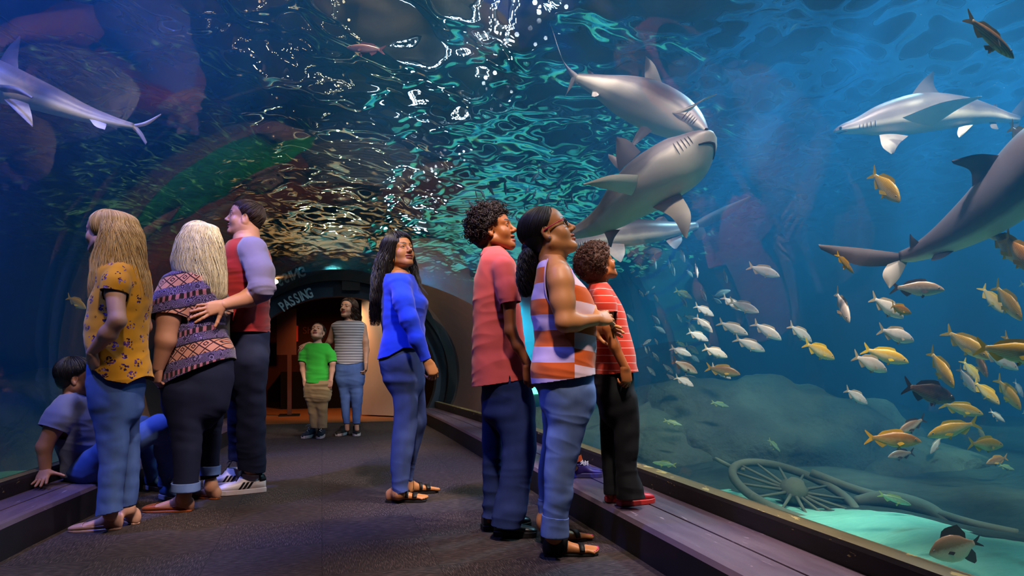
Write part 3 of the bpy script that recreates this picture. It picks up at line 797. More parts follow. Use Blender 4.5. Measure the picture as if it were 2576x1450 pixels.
def sole_mesh(mb, Hp, D, L, sec, z0, z1, g=.003, m=0):
    D, X = foot_axes(D); sc = L/.27; t = np.array([q[0] for q in sec]); w = np.array([q[1] for q in sec])*sc+g; tt = np.linspace(0, 1, 24); ww = np.interp(tt, t, w)
    ring = [D*(a*L*1.015-.004)+X*b for a, b in zip(tt, ww)]+[D*(a*L*1.015-.004)-X*b for a, b in zip(tt[::-1], ww[::-1])]
    n = len(ring); V = [np.asarray(Hp)+r+UP*z for z in (z0, z0+.004, z1-.003, z1) for r in (ring,) for r in r]
    V = []; 
    for z, q in ((z0, .985), (z0+.004, 1), (z1-.003, 1), (z1, .985)):
        c = sum(ring)/n; V += [np.asarray(Hp)+c+(r-c)*q+UP*z for r in ring]
    F = [tuple(range(n-1, -1, -1)), tuple(3*n+i for i in range(n))]
    for a in range(3): F += [(a*n+i, a*n+(i+1) % n, (a+1)*n+(i+1) % n, (a+1)*n+i) for i in range(n)]
    mb.add(V, F, m)
def shoe(P, Hp, D, L, kind, m_up, m_sole, m_lace=None, stripes=None, sole_h=.028, label=None, z0=0.0, heel_tab=None):
    D, X = foot_axes(D); Hp = np.array([Hp[0], Hp[1], z0]); r = empty('shoe', (0, 0, 0)); r.parent = P.root
    if label: r['label'] = label
    r.location = Vector(Hp-P.o); S = SDF(); sc = L/.27; o2 = P.o; old = P.o; P.o = Hp; sec = SNEAK if kind == 'sneaker' else FLAT
    zb = sole_h*.55
    foot_loft(S, Hp, D, L, sec, .0, zb)
    if kind == 'sneaker':
        S.cone(Hp+D*.055*sc+UP*.06*sc, Hp+D*.06*sc+UP*.115*sc, .038*sc, .043*sc, .03)
        S.cone(Hp+D*.12*sc+UP*.085*sc, Hp+D*.085*sc+UP*.13*sc, .026*sc, .026*sc, .025)
        cut = lambda V: np.maximum((V-Hp)@UP-(.108*sc+.10*np.maximum(0, (V-Hp)@D-.06*sc)), Hp[2]+zb-V[:, 2])
    else:
        def cut(V):
            t = ((V-Hp)@D)/L; return np.maximum((V[:, 2]-Hp[2])-np.interp(t, [0, .08, .2, .5, .68, .74, 1], [.064*sc, .06*sc, .036*sc, .030*sc, .034*sc, .07, .07]), -1)
    up = P.cloth('upper', S, m_up, cut, .0035, (0, 1), 1, .003, smooth=2, parent=r)
    mb = MB(); sole_mesh(mb, Hp, D, L, sec, 0, sole_h, .004 if kind == 'sneaker' else -.001)
    so = mesh('sole', np.array(mb.V)-Hp, mb.F, m_sole, r, False); so.modifiers.new('b', 'BEVEL').width = .003
    if m_lace:
        cu = []
        for i in range(5):
            t = .38+.05*i; y = np.linspace(-1, 1, 9)
            O = Hp+D*t*L+UP*.2; O = np.array([O+X*q*.020*sc+D*q*.012*((-1)**i) for q in y]); cu.append(march(S, O, np.tile(-UP, (9, 1)), .25)+UP*.003)
        b0 = cu[0][4]
        for q in (-1, 1): cu.append(spline([b0, b0+X*q*.02+UP*.012-D*.005, b0+X*q*.035+UP*.004, b0+X*q*.02+D*.01], 10)); cu.append(spline([b0, b0+X*q*.02+D*.02+UP*.002, b0+X*q*.04+D*.03-UP*.012], 8))
        P.strands('laces', cu, .0028*sc, m_lace, 6, r)
    if stripes:
        for sd in (-1, 1):
            for i in range(3):
                t = .36+.085*i; A = []
                for z in np.linspace(0, 1, 7):
                    for q in (0, 1):
                        A.append(Hp+D*(t+.045*q-.10*z)*L+UP*(sole_h+.002+z*.040*sc)+X*sd*.12)
                A = march(S, np.array(A), np.tile(-X*sd, (14, 1)), .12)+X*sd*.0022
                st = mesh('stripe', A-Hp, [(2*j, 2*j+1, 2*j+3, 2*j+2) for j in range(6)], stripes, r, True)
                st.modifiers.new('s', 'SOLIDIFY').thickness = .0015
    if heel_tab:
        A = []
        for z in np.linspace(0, 1, 4):
            for a in np.linspace(-1.1, 1.1, 9):
                A.append(Hp+D*.06*sc+(-D*math.cos(a)+X*math.sin(a))*.2+UP*(.07+.035*z)*sc)
        c0 = Hp+D*.06*sc; A = np.array(A); dr = c0-A; dr[:, 2] = 0; dr /= np.linalg.norm(dr, axis=1)[:, None]; A = march(S, A, dr, .2)-dr*.002
        mesh('heel_tab', A-Hp, [(i*9+j, i*9+j+1, i*9+j+10, i*9+j+9) for i in range(3) for j in range(8)], heel_tab, r, True).modifiers.new('s', 'SOLIDIFY').thickness = .002
    P.o = o2; return S
def bare_foot(S, Hp, D, L, ankle, ra, k=.02, toes=False, z0=0.0, sidex=1):
    D, X = foot_axes(D); sc = L/.25; sec = [(.02, .022, .05), (.12, .027, .062), (.3, .027, .066), (.5, .032, .055), (.72, .040, .036), (.84, .034, .026)]
    foot_loft(S, Hp, D, L, sec, 0, z0, .02); S.cone(np.asarray(Hp)+D*.20*L+UP*(z0+.05*sc), ankle, .033*sc, ra*.95, .05)
    S.ell(np.asarray(Hp)+D*.05*L+UP*(z0+.025*sc), (.021*sc, .021*sc, .03*sc), None, .03)
    tips = []
    if toes:
        for i in range(5):
            x = (-.030+.0155*i)*sc*sidex; l = L*(1.0, 1.0, .975, .945, .90)[i]; r = (.0125, .0095, .009, .0085, .008)[i]*sc
            a = np.asarray(Hp)+D*L*.78+X*x*.9+UP*(z0+.02*sc); b = np.asarray(Hp)+D*l+X*x*1.05+UP*(z0+.011*sc); S.cone(a, b, r*1.1, r, .006); tips.append((b, r))
    return tips
# ================================================================ the three at the right-hand window
SK_BROWN = skin_mat('skin_brown', '#935428', '#84402c'); SK_TAN = skin_mat('skin_tan', '#b27647', '#94503c'); SK_DARK = skin_mat('skin_deep_brown', '#6f4128', '#71362e')
HR_BLACK = hair_mat('hair_black', '#060405', '#1a1312', .48); HR_DKBR = hair_mat('hair_dark_brown', '#0d0806', '#2c1a12', .6); HR_BRN = hair_mat('hair_brown_curls', '#2a1710', '#5a3826', .75)
M_LACEK = mat('black_lace', '#0b0a0b', .7); M_SHOEK = mat('black_leather', '#121014', .35, .5); M_SOLEK = mat('black_sole', '#0a090a', .6)
DN_DARK = denim_mat('denim_dark_blue', '#15204a', '#344680', .6); DN_MID = denim_mat('denim_mid_blue', '#3d5488', '#7f95c4', .6); DN_BLACK = denim_mat('denim_black', '#07070a', '#17171c', .5)
def neck_collar(P, S_rows, hd, m, y0, y1, name='collar', slope=0):
    S = SDF(); P.rows(S, S_rows, hd, .02)
    x0, x1 = S_rows[0][1], S_rows[0][2]
    return P.cloth(name, S, m, mx(P.top((x0, y0+slope), (x1, y0)), P.hem((x0, y1+slope), (x1, y1))), .004, (.001, 9), 4, .005)
# ---- boy in the salmon polo
T3 = (1140, 480, 2.789)
def boy_polo():
    P = Person(3.49, T3, (330, 2420), 'boy in salmon polo shirt and dark jeans gazing up beside the window', SK_BROWN)
    m_polo = cloth_mat('salmon_pique', '#e0605a', .08, 1600)
    H = Head(P.p(280, 282), frame(6, 16), .97, jaw=1.0, nose=1.05, lips=1.15, open=.006, gaze=(0, 1, .25))
    P.head(H, (P.p(262, 470), P.m(62)))
    tor = [(405, 225, 345), (440, 205, 385), (500, 182, 432), (560, 165, 446), (650, 150, 452), (760, 141, 462), (900, 138, 480), (1100, 135, 506), (1250, 133, 530), (1400, 132, 548)]
    hd = [.06, .11, .155, .16, .155, .15, .145, .145, .15, .155]
    near = [(350, 545, -.165, 70), (390, 700, -.18, 72), (404, 797, -.185, 73)]
    far = [(330, 545, .165, 68), (360, 700, .18, 70), (372, 797, .185, 70)]
    S = SDF(); P.rows(S, tor, hd, .03); e = P.ends(P.sleeve(S, near), P.sleeve(S, far))
    sl = P.p(398, 1275); q0 = P.p(398, 1380)
    def slit(V): return np.where((V@FW < sl@FW), (sl[2]-V[:, 2])*.14-np.abs((V-sl)@RT), -1)
    P.cloth('polo_shirt', S, m_polo, mx(P.hem((133, 1374), (545, 1312)), P.top((205, 440), (385, 412)), e, slit), .0045, (.0045, 8), 3)
    neck_collar(P, [(385, 222, 338), (402, 212, 352), (440, 196, 388), (470, 188, 408)], [.062, .07, .10, .125], m_polo, 398, 452, slope=14)
    E = P.p(402, 985, -.19); W = P.p(527, 1225, -.185)
    B = SDF(); P.rows(B, [(470, 200, 380), (600, 175, 430), (900, 160, 450), (1200, 160, 500)], [.12, .15, .14, .14], .03); P.limb(B, [(262, 400, 0, 55), (262, 500, 0, 70)])
    P.limb(B, [(350, 545, -.15, 55), (392, 760, -.18, 46), (402, 985, -.19, 38), (455, 1090, -.19, 35), (527, 1225, -.185, 29)], .02); P.limb(B, [(330, 545, .15, 55), (372, 760, .18, 46), (392, 985, .19, 38), (527, 1225, .17, 29)], .02)
    S = SDF(); y = 1255
    P.jeans(S, [(y+20, 190, 535), (y+120, 196, 540), (y+230, 205, 553), (y+330, 210, 560)], [.135, .145, .13, .06], [([(y+180, 260, 556, -.05), (y+300, 268, 567, -.06), (y+500, 338, 583, -.07), (y+600, 346, 581, -.07), (y+700, 338, 562, -.07), (y+900, 300, 522, -.06), (y+1000, 278, 515, -.06), (y+1110, 268, 470, -.06)], .66),
        ([(y+180, 200, 400, .08), (y+300, 203, 350, .08), (y+500, 200, 350, .08), (y+700, 202, 345, .08), (y+900, 204, 325, .08), (y+1080, 203, 300, .08)], .85)], B)
    V, F = P.build(B, .005); P.add_skin(V, F)
    P.hand(W, P.p(552, 1420, -.175)-W, FW*.9-RT*.1, 1, .86, (38, 42, 46, 50), 2, (.75, .55, .3), fore=E*.3+W*.7)
    W2 = P.p(527, 1225, .17); P.hand(W2, P.p(548, 1420, .17)-W2, -FW, -1, .86, (38, 42, 46, 50), 2, (.75, .55, .3), fore=P.p(490, 1150, .175))
    P.finish_skin()
    P.cloth('jeans', S, DN_DARK, mx(P.hem((203, y+1060), (440, y+1098)), P.top((190, y+35), (535, y+10))), .005, (.006, 7), 5)
    g = P.gr(290, y+1166); t = P.gr(603, y+1176); shoe(P, g, t-g, np.linalg.norm(t-g)*.95, 'sneaker', M_SHOEK, M_SOLEK, M_LACEK, sole_h=.03)
    g = P.gr(206, y+1128); shoe(P, g, t-P.gr(290, y+1166)+FW*.10, .27, 'sneaker', M_SHOEK, M_SOLEK, M_LACEK, sole_h=.03)
    # hair
    hz = [-.085, -.08, -.058, .020, .024, .034, .055, .068, .076]
    C = cap_sdf(H, .014); V, F = P.build(C, .005); V, F = clip(*bumpy(V, F, .004, 22), cap_cut(H, hz=hz)(V))
    P.strands('hair', curls(H, 800, (.006, .011), .032, 4, hz, -.004, turns=1.8, L=.022, k=13)+curls(H, 240, (.008, .014), .045, 6, [-.02, .0, .03, .05, .06, .066, .07, .075, .08], 0, turns=1.6, L=.03, k=14), .0021, HR_DKBR, 4, extra=[(V, F)])
# ---- woman with glasses
def woman_glasses():
    P = Person(3.156, T3, (760, 2560), 'woman in orange and lilac striped tank top with red framed glasses', SK_TAN)
    def stripes(T, v, c):
        x, yy, z = T.sep(T.geo()); q = at(1140+820/2.789, 900, 3.156)
        s = T.math('ADD', T.math('MULTIPLY', x, float(RT[0])), T.math('MULTIPLY', yy, float(RT[1])))
        front = T.math('GREATER_THAN', s, float(q@RT)+.006)
        w = T.math('ADD', z, T.math('ADD', T.math('MULTIPLY', front, -.064), T.math('MULTIPLY', T.math('MULTIPLY', T.math('SUBTRACT', s, float(q@RT)), front), .18)))
        w = T.math('ADD', w, T.math('MULTIPLY', T.noise(T.coord('Object'), 4, 2), .02))
        b = T.math('GREATER_THAN', T.math('FRACT', T.math('DIVIDE', T.math('SUBTRACT', w, .556), .142)), .5)
        return T.mix(b, '#c4551f', T.mix(front, '#b8a2cf', '#d2b4c0'))
    m_top = cloth_mat('striped_jersey', '#c4551f', .05, 1500, fn=stripes); m_trim = mat('lilac_binding', '#a890c4', .85)
    H = Head(P.p(660, 300), frame(4, 27), 1.06, jaw=1.12, nose=.95, lips=1.15, gaze=(0, 1, .2))
    P.head(H, (P.p(690, 470), P.m(92)))
    tor = [(480, 640, 760), (520, 590, 800), (600, 575, 850), (690, 560, 930), (760, 545, 975), (850, 545, 992), (950, 558, 998), (1020, 570, 998), (1080, 572, 1002), (1150, 560, 1000), (1250, 545, 998), (1380, 556, 1000)]
    hd = [.06, .12, .165, .17, .165, .16, .155, .15, .15, .16, .17, .17]
    S = SDF(); P.rows(S, tor, hd, .03)
    ah = P.p(745, 590, -.15)
    def arm_hole(V):
        q = V-ah; return np.where(q@FW < .12, .0-((np.abs(q@RT)/P.m(98))**2.2+(np.abs(q@UP+.02)/P.m(205))**2.2-1)*.05, -1)
    P.cloth('tank_top', S, m_top, mx(P.hem((560, 1352), (1000, 1283)), P.top((600, 505), (800, 470)), arm_hole), .0045, (.0045, 8), 13)
    # binding round the arm hole
    S2 = S; a = np.linspace(0, 6.283, 60, endpoint=False); O = np.array([ah-FW*.25+RT*math.copysign(abs(math.cos(t))**(2/2.2), math.cos(t))*P.m(98)+UP*(math.copysign(abs(math.sin(t))**(2/2.2), math.sin(t))*P.m(205)-.02) for t in a])
    Q = march(S2, O, np.tile(FW, (60, 1)), .5); Q = np.vstack([Q, Q[:1]]); v, f = tube(Q, .0042, 6, False); mesh('arm_binding', np.array(v)-P.o, f, m_trim, P.root)
    B = SDF(); P.rows(B, [(470, 630, 760), (560, 610, 820), (700, 590, 900), (900, 575, 960), (1200, 580, 970)], [.09, .135, .145, .14, .14], .03); P.limb(B, [(690, 420, 0, 85), (690, 520, 0, 95)])
    E = P.p(785, 930, -.20); W = P.p(1010, 905, -.12, )
    P.limb(B, [(745, 590, -.15, 80), (755, 650, -.165, 76), (768, 780, -.18, 72), (786, 925, -.20, 60)], .04); P.limb(B, [(786, 925, -.20, 58), (860, 925, -.18, 52), (1005, 905, -.12, 41)], .03)
    P.limb(B, [(720, 585, .15, 75), (760, 800, .17, 60), (800, 930, .19, 50), (960, 960, .15, 32)], .04)
    y = 1255; S = SDF()
    near = [(y+140, 640, 985, -.05), (y+300, 660, 968, -.06), (y+400, 664, 932, -.06), (y+500, 658, 905, -.06), (y+600, 652, 880, -.06), (y+700, 641, 850, -.06), (y+800, 640, 836, -.06), (y+900, 640, 832, -.06), (y+1000, 632, 805, -.06), (y+1175, 622, 800, -.06)]
    far = [(y+140, 600, 850, .09), (y+200, 610, 800, .09), (y+300, 622, 760, .09), (y+500, 623, 740, .13), (y+700, 590, 720, .17), (y+900, 595, 720, .20), (y+1110, 606, 720, .21)]
    P.jeans(S, [(1290, 560, 985), (y+100, 565, 985), (y+190, 605, 985), (y+280, 620, 980)], [.145, .155, .14, .06], [(near, .8), (far, .88)], B); SJ = S
    P.limb(B, [(725, y+1000, -.06, 50), (700, y+1150, -.06, 52)], .03); P.limb(B, [(655, y+1000, .20, 44), (640, y+1100, .21, 42)], .03)
    g = P.gr(650, y+1306); t = P.gr(1012, y+1300); D = t-g; an = P.p(700, y+1130, -.06)
    tips = bare_foot(B, g, D, .245, an, .036, toes=True, z0=.008, sidex=-1)
    g2 = P.gr(640, y+1225); D2 = D+FW*.08; tips2 = bare_foot(B, g2, D2, .245, P.p(640, y+1060, .21), .036, toes=True, z0=.008, sidex=1)
    V, F = P.build(B, .0045); P.add_skin(V, F)
    for b, r in tips+tips2:
        mb = MB().ball(b+UP*r*.75+foot_axes(D)[0]*.001, r*.72, 10, 0, (1, 1, .4)); P.add_skin(np.array(mb.V), np.array(mb.F), None, 1)
    P.hand(W, P.p(1170, 870, .02)-W, FW*.75+RT*.3-UP*.1, 1, .98, (14, 16, 18, 22), 6, (.6, .7, .1), 10, wr=.027, fore=P.p(900, 920, -.165))
    P.hand(P.p(960, 960, .15), RT-FW*.4, -UP*.2-FW*.5+RT*.2, 1, .95, (15, 15, 15, 18), 4, fore=P.p(900, 950, .17))
    P.finish_skin()
    # jeans with rolled hems
    P.cloth('jeans', SJ, DN_MID, mx(P.hem((605, y+1098), (800, y+1160)), P.top((560, 1310), (985, 1270))), .005, (.0045, 8), 23)
    for R, y0, y1 in ((near, y+1010, y+1150), (far, y+985, y+1102)):
        S = SDF(); P.rows(S, R, .80, .02, g=.005); P.cloth('rolled_hem', S, DN_MID, mx(P.hem((620, y1-8), (800, y1+8)), P.top((620, y0-12), (800, y0+10))), .005, (.003, 9), 31, .005)
    # back pocket
    # sandals
    m_sand = mat('black_sandal', '#0a090a', .6, .3, bump=.2)
    for gg, DD, an2 in ((g, D, an), (g2, D2, P.p(640, y+1060, .21))):
        r = empty('sandal', gg-P.o); r.parent = P.root; gg = np.array([gg[0], gg[1], 0]); d, X = foot_axes(DD); mb = MB(); sole_mesh(mb, gg-d*.006, d, .25, [(0, .026, 0), (.1, .032, 0), (.35, .031, 0), (.6, .038, 0), (.75, .042, 0), (.9, .038, 0), (1, .018, 0)], 0, .012, .001)
        mesh('sole', np.array(mb.V)-gg, mb.F, m_sand, r, False)
        FS = SDF(); bare_foot(FS, gg, d, .245, an2, .036, z0=.008); FS = FS.grow(.004)
        S = SDF(); S.cone(gg+d*.045+UP*.02, gg+d*.043+UP*.105, .034, .041, .02); S.P += [(('i',)+q[1:]) if 0 else q for q in []]
        cutz = lambda V, gg=gg, d=d: np.maximum(np.maximum((V-gg)@UP-.125, .012-(V-gg)@UP), (V-gg)@d-.075)
        oo = P.o; P.o = gg; P.cloth('heel_cuff', FS.plus(S), m_sand, cutz, .0035, (0, 1), 1, .003, parent=r)
        for t0, w in ((.165, .012), (.075, .016)):
            z = np.linspace(-1.25, 1.25, 15); base = gg+d*t0+UP*.01
            O = np.array([base+(X*math.sin(a)+UP*math.cos(a))*.2+d*(.02*math.cos(a) if t0 < .1 else 0) for a in z]); Q = march(FS, O, base+UP*.0-O, .2)
            dirs = base-O; dirs /= np.linalg.norm(dirs, axis=1)[:, None]; Q = march(FS, O, dirs, .22)
            A = np.vstack([Q-d*w-dirs*.003, Q+d*w-dirs*.003]); n = len(Q)
            mesh('strap', A-gg, [(i, i+1, n+i+1, n+i) for i in range(n-1)], m_sand, r, True).modifiers.new('s', 'SOLIDIFY').thickness = .003
        P.o = oo
    # hair: swept back to a ponytail
    hz = [-.085, -.07, -.05, .012, .020, .034, .058, .078, .083]
    C = cap_sdf(H, .004); V, F = P.build(C, .004); V, F = clip(V, F, cap_cut(H, hz=hz)(V))
    tie = P.p(575, 385, 0); cu = []
    for q in cap_strands(H, 900, .005, 2, (0, .068, .085), hz=hz, jit=.0012, amax=2.9): cu.append(q)
    P.strands('hair', cu, .0014, HR_BLACK, 4, extra=[(V, F)])
    pony = [(372, 535, 610), (420, 498, 592), (480, 474, 580), (550, 464, 572), (640, 462, 560), (700, 475, 552), (748, 490, 535)]
    S = SDF(); P.rows(S, pony, .8, .02, g=-.012); S.cone(H.w((0, -.10, -.02)), tie, .035, .024, .03); V, F = P.build(S, .005)
    P.strands('ponytail', fall(P, pony, [P.m(30), P.m(46), P.m(52), P.m(52), P.m(48), P.m(38), P.m(20)], 900, 8, tie, (.010, .5), .3, 24), .0015, HR_BLACK, 4, extra=[(V, F)])
    mb = MB().lathe([(.022, -.008), (.027, -.006), (.027, .006), (.022, .008)], tie, P.p(540, 430)-tie, 16); mesh('hair_tie', np.array(mb.V)-P.o, mb.F, M_LACEK, P.root)
    # glasses and ear stud
    G = empty('glasses', (0, 0, 0)); G.parent = P.root; mk = mat('black_frame_gloss', '#0a0a0c', .2, .5); mr = mat('red_temple', '#b3123c', .3, .5)
    mb = MB(); ml = MB(); w = H.w
    for x in (-1, 1):
        R = [w((x*(.034+.025*math.copysign(abs(math.cos(a))**.7, math.cos(a))), .098-.012*abs(x*(.034+.025*math.cos(a)))/.06, .002+.019*math.copysign(abs(math.sin(a))**.8, math.sin(a)))) for a in np.linspace(0, 6.283, 33)]
        mb.tube(R, .0026, 6, caps=False); c = np.mean(R[:-1], 0); ml.add(R[:-1], [tuple(range(32))])
        mt = MB().tube([w((x*.060, .086, .012)), w((x*.074, .060, .011)), w((x*.081, .02, .008)), w((x*.083, -.012, .004)), w((x*.080, -.026, -.012))], .0028, 6); mesh('temple', np.array(mt.V)-P.o, mt.F, mr, G)
    mb.tube([w((-.010, .099, .008)), w((0, .104, .011)), w((.010, .099, .008))], .0022, 6)
    mesh('frame', np.array(mb.V)-P.o, mb.F, mk, G)
    T = NT('clear_lens'); lens = T.surf(T.n('MixShader', i_0=.08, i_1=T.n('BsdfTransparent'), i_2=T.n('BsdfGlossy', i_Roughness=.02))); mesh('lens', np.array(ml.V)-P.o, ml.F, lens, G, False)
    for x in (-1, 1):
        mb = MB()
        for q in range(5): mb.ball(w((x*.087, -.004+.0035*math.cos(q*1.26), -.034+.0035*math.sin(q*1.26))), .0022, 8)
        mesh('ear_stud', np.array(mb.V)-P.o, mb.F, mat('bright_stone', '#d8d8e0', .1, .8, .6), P.root)
# ---- small boy on the ledge
def boy_ledge():
    zl = LZ; P = Person(3.44, T3, (1150, 2215), 'small curly haired boy in red striped shirt standing on the ledge', SK_BROWN, zl)
    def lines(T, v, c):
        x, yy, z = T.sep(T.geo()); w = T.math('ADD', z, T.math('MULTIPLY', T.noise(v, 5, 2), .012))
        return T.mix(T.math('LESS_THAN', T.math('FRACT', T.math('DIVIDE', w, .036)), .075), c, '#d0a79c')
    m_sh = cloth_mat('red_fine_stripe', '#b5311d', .08, 1500, fn=lines)
    H = Head(P.p(1020, 522), frame(-26, 30), .79, jaw=1.0, nose=1.0, lips=1.15, open=.006, gaze=(0, 1, .2))
    P.head(H, (P.p(1015, 690), P.m(58)))
    tor = [(640, 960, 1075), (680, 950, 1105), (740, 950, 1135), (850, 960, 1195), (1000, 975, 1232), (1150, 985, 1270), (1300, 990, 1300)]
    hd = [.06, .10, .125, .125, .122, .125, .13]
    S = SDF(); P.rows(S, tor, hd, .03); e = P.ends(P.sleeve(S, [(1040, 740, -.13, 62), (1070, 800, -.15, 64), (1082, 872, -.155, 66)]), P.sleeve(S, [(1080, 740, .14, 58), (1140, 860, .16, 60)]))
    P.cloth('striped_shirt', S, m_sh, mx(P.hem((985, 1290), (1300, 1268)), P.top((950, 668), (1080, 650)), e), .0045, (.004, 9), 43)
    B = SDF(); P.rows(B, [(660, 980, 1075), (800, 985, 1130), (1000, 1000, 1195), (1250, 1010, 1250)], [.06, .10, .10, .10], .03); P.limb(B, [(1015, 620, 0, 50), (1012, 700, 0, 66)])
    P.limb(B, [(1040, 740, -.12, 45), (1075, 850, -.155, 44), (1085, 960, -.165, 36), (1130, 1090, -.168, 34), (1205, 1240, -.165, 28)], .02)
    P.limb(B, [(1080, 740, .13, 45), (1130, 900, .16, 40), (1150, 1150, .16, 27)], .02)
    S = SDF(); y = 1255
    P.jeans(S, [(y+20, 985, 1255), (y+150, 995, 1272), (y+250, 1020, 1285), (y+330, 1040, 1290)], [.115, .12, .11, .05], [([(y+200, 1100, 1285, -.05), (y+300, 1120, 1292, -.05), (y+400, 1128, 1312, -.05), (y+600, 1135, 1290, -.05), (y+700, 1140, 1285, -.05), (y+800, 1143, 1320, -.05), (y+910, 1150, 1345, -.05)], .8), ([(y+200, 1010, 1180, .07), (y+300, 1028, 1160, .07), (y+500, 1030, 1150, .07), (y+700, 1046, 1150, .07), (y+910, 1060, 1160, .07)], .9)], B); SJ = S
    V, F = P.build(B, .005); P.add_skin(V, F); W = P.p(1203, 1238, -.165)
    P.hand(W, P.p(1232, 1420, -.155)-W, FW*.8-RT*.45, 1, .78, (40, 45, 50, 55), 2, (.75, .5, .35), fore=P.p(1160, 1150, -.166))
    P.hand(P.p(1150, 1150, .16), -UP, -FW, -1, .74, (30, 30, 30, 30), 3, fore=P.p(1145, 1080, .16)); P.finish_skin()
    P.cloth('jeans', SJ, DN_BLACK, mx(P.hem((1055, y+896), (1345, y+880)), P.top((985, y+30), (1255, y+10))), .005, (.005, 8), 53)
    mr = mat('red_shoe', '#b01822', .45, .4, var=.2); mw = mat('pale_red_sole', '#c8332f', .5, .4)
    g = P.gr(1165, y+958, zl); t = P.gr(1405, y+930, zl); L = np.linalg.norm(t-g); shoe(P, g, t-g, max(L, .2), 'sneaker', mr, mw, mat('white_lace', '#b8b4b4', .7), sole_h=.026, z0=zl)
    g = P.gr(1075, y+930, zl); shoe(P, g, RT+FW*.25, .2, 'sneaker', mr, mw, None, sole_h=.026, z0=zl)
    hz = [-.08, -.07, -.045, .022, .026, .038, .058, .070, .076]
    C = cap_sdf(H, .036); V, F = P.build(C, .005); V, F = clip(*bumpy(V, F, .006, 24), cap_cut(H, hz=hz)(V))
    P.strands('hair', curls(H, 3000, (.004, .009), .046, 4, hz, -.004, turns=1.7, L=.018, k=10), .0018, HR_BRN, 3, extra=[(V, F)])
# ---- child hidden behind the woman: a purple shoe on the ledge
def hidden_child():
    zl = LZ; T = (1140, 930, 2.789); P = Person(4.24, T, (900, 765), 'child mostly hidden behind the woman, purple slip-on shoe on the ledge', SK_TAN, zl)
    def st(T_, v, c):
        x, yy, z = T_.sep(T_.geo()); return T_.mix(T_.math('LESS_THAN', T_.math('FRACT', T_.math('DIVIDE', z, .09)), .2), c, '#1e4fa8')
    m = cloth_mat('teal_striped', '#3f9a9a', .05, fn=st)
    H = Head(P.p(735, -560), frame(-10, 20), .86); P.head(H, (P.p(730, -420), P.m(50)))
    S = SDF(); P.rows(S, [(-440, 680, 790), (-400, 640, 820), (-250, 630, 830), (-60, 640, 830), (120, 640, 840)], [.06, .13, .14, .13, .14], .03)
    e = P.ends(P.sleeve(S, [(735, -380, -.13, 48), (745, -240, -.16, 52)]), P.sleeve(S, [(735, -380, .13, 48), (745, -240, .16, 52)])); P.cloth('striped_shirt', S, m, mx(P.hem((640, 100), (840, 100)), P.top((680, -415), (790, -425)), e), .006)
    B = SDF(); P.rows(B, [(-430, 690, 780), (-300, 660, 810), (100, 660, 820)], [.07, .12, .12]); P.limb(B, [(735, -470, 0, 40), (735, -400, 0, 50)])
    for q in (-1, 1): P.limb(B, [(735, -380, .12*q, 36), (745, -150, .17*q, 32), (760, 20, .17*q, 20)]); P.limb(B, [(740, 120, .06*q, 60), (750, 450, .06*q, 40), (850, 690, .06*q, 24)])
    V, F = P.build(B, .006); P.add_skin(V, F)
    for q in (-1, 1): P.hand(P.p(760, 20, .17*q), -UP, -FW*q, -q, .7, fore=P.p(755, -60, .17*q))
    P.finish_skin()
    S = SDF(); P.rows(S, [(60, 650, 840), (160, 650, 840)], .75)
    for q in (-1, 1): P.limb(S, [(745, 130, .06*q, 70), (760, 450, .06*q, 50), (850, 660, .06*q, 38)])
    P.cloth('trousers', S, DN_DARK, mx(P.hem((800, 655), (920, 640)), P.top((650, 70), (840, 70))), .006)
    mp = mat('purple_shoe', '#3b2a78', .5, .35, var=.15); ms = mat('lilac_sole', '#55508a', .5); mo = mat('orange_cuff', '#c2531f', .8)
    cu = MB().tube([P.p(858, 605, -.06), P.p(868, 645, -.06)], P.m(40), 16, caps=False); mesh('cuff', np.array(cu.V)-P.o, cu.F, mo, P.root)
    for q in (-1, 1):
        g = P.gr(835, 757-14*(q+1)/2, zl); t = P.gr(1046, 757-14*(q+1)/2, zl); L = np.linalg.norm(t-g)
        shoe(P, g, t-g, L, 'sneaker', mp, ms, None, sole_h=.03, z0=zl)
        D, X = foot_axes(t-g); S = SDF(); foot_loft(S, g, D, L, SNEAK, 0, .016)
        fb = bpy.data.curves.new('lettering', 'FONT'); fb.body = 'AM'; fb.size = .034; fb.extrude = .001; fb.offset = .0008
        fo = font_mesh('lettering', fb, mat('white_print', '#b9b6c8', .6), P.root)
        dr = X*.72-UP*.69; pt = march(S, np.array([g+D*L*.27+UP*.075-dr*.2]), np.array([dr]), .35)[0]-dr*.004; nn = -dr; tx = D*.94-UP*.30; tx = tx-nn*(tx@nn); tx /= np.linalg.norm(tx); uu = np.cross(nn, tx)
        Mx = Matrix((Vector(tx), Vector(uu), Vector(nn))).transposed().to_4x4(); Mx.translation = Vector(pt-P.o); fo.matrix_local = Mx
    C = cap_sdf(H, .010); V, F = P.build(C, .006); V, F = clip(V, F, cap_cut(H)(V)); P.strands('hair', cap_strands(H, 160, .014, 1), .003, HR_DKBR, 4, extra=[(V, F)])
if not globals().get("SKIPR"): boy_polo(); woman_glasses(); boy_ledge(); hidden_child()
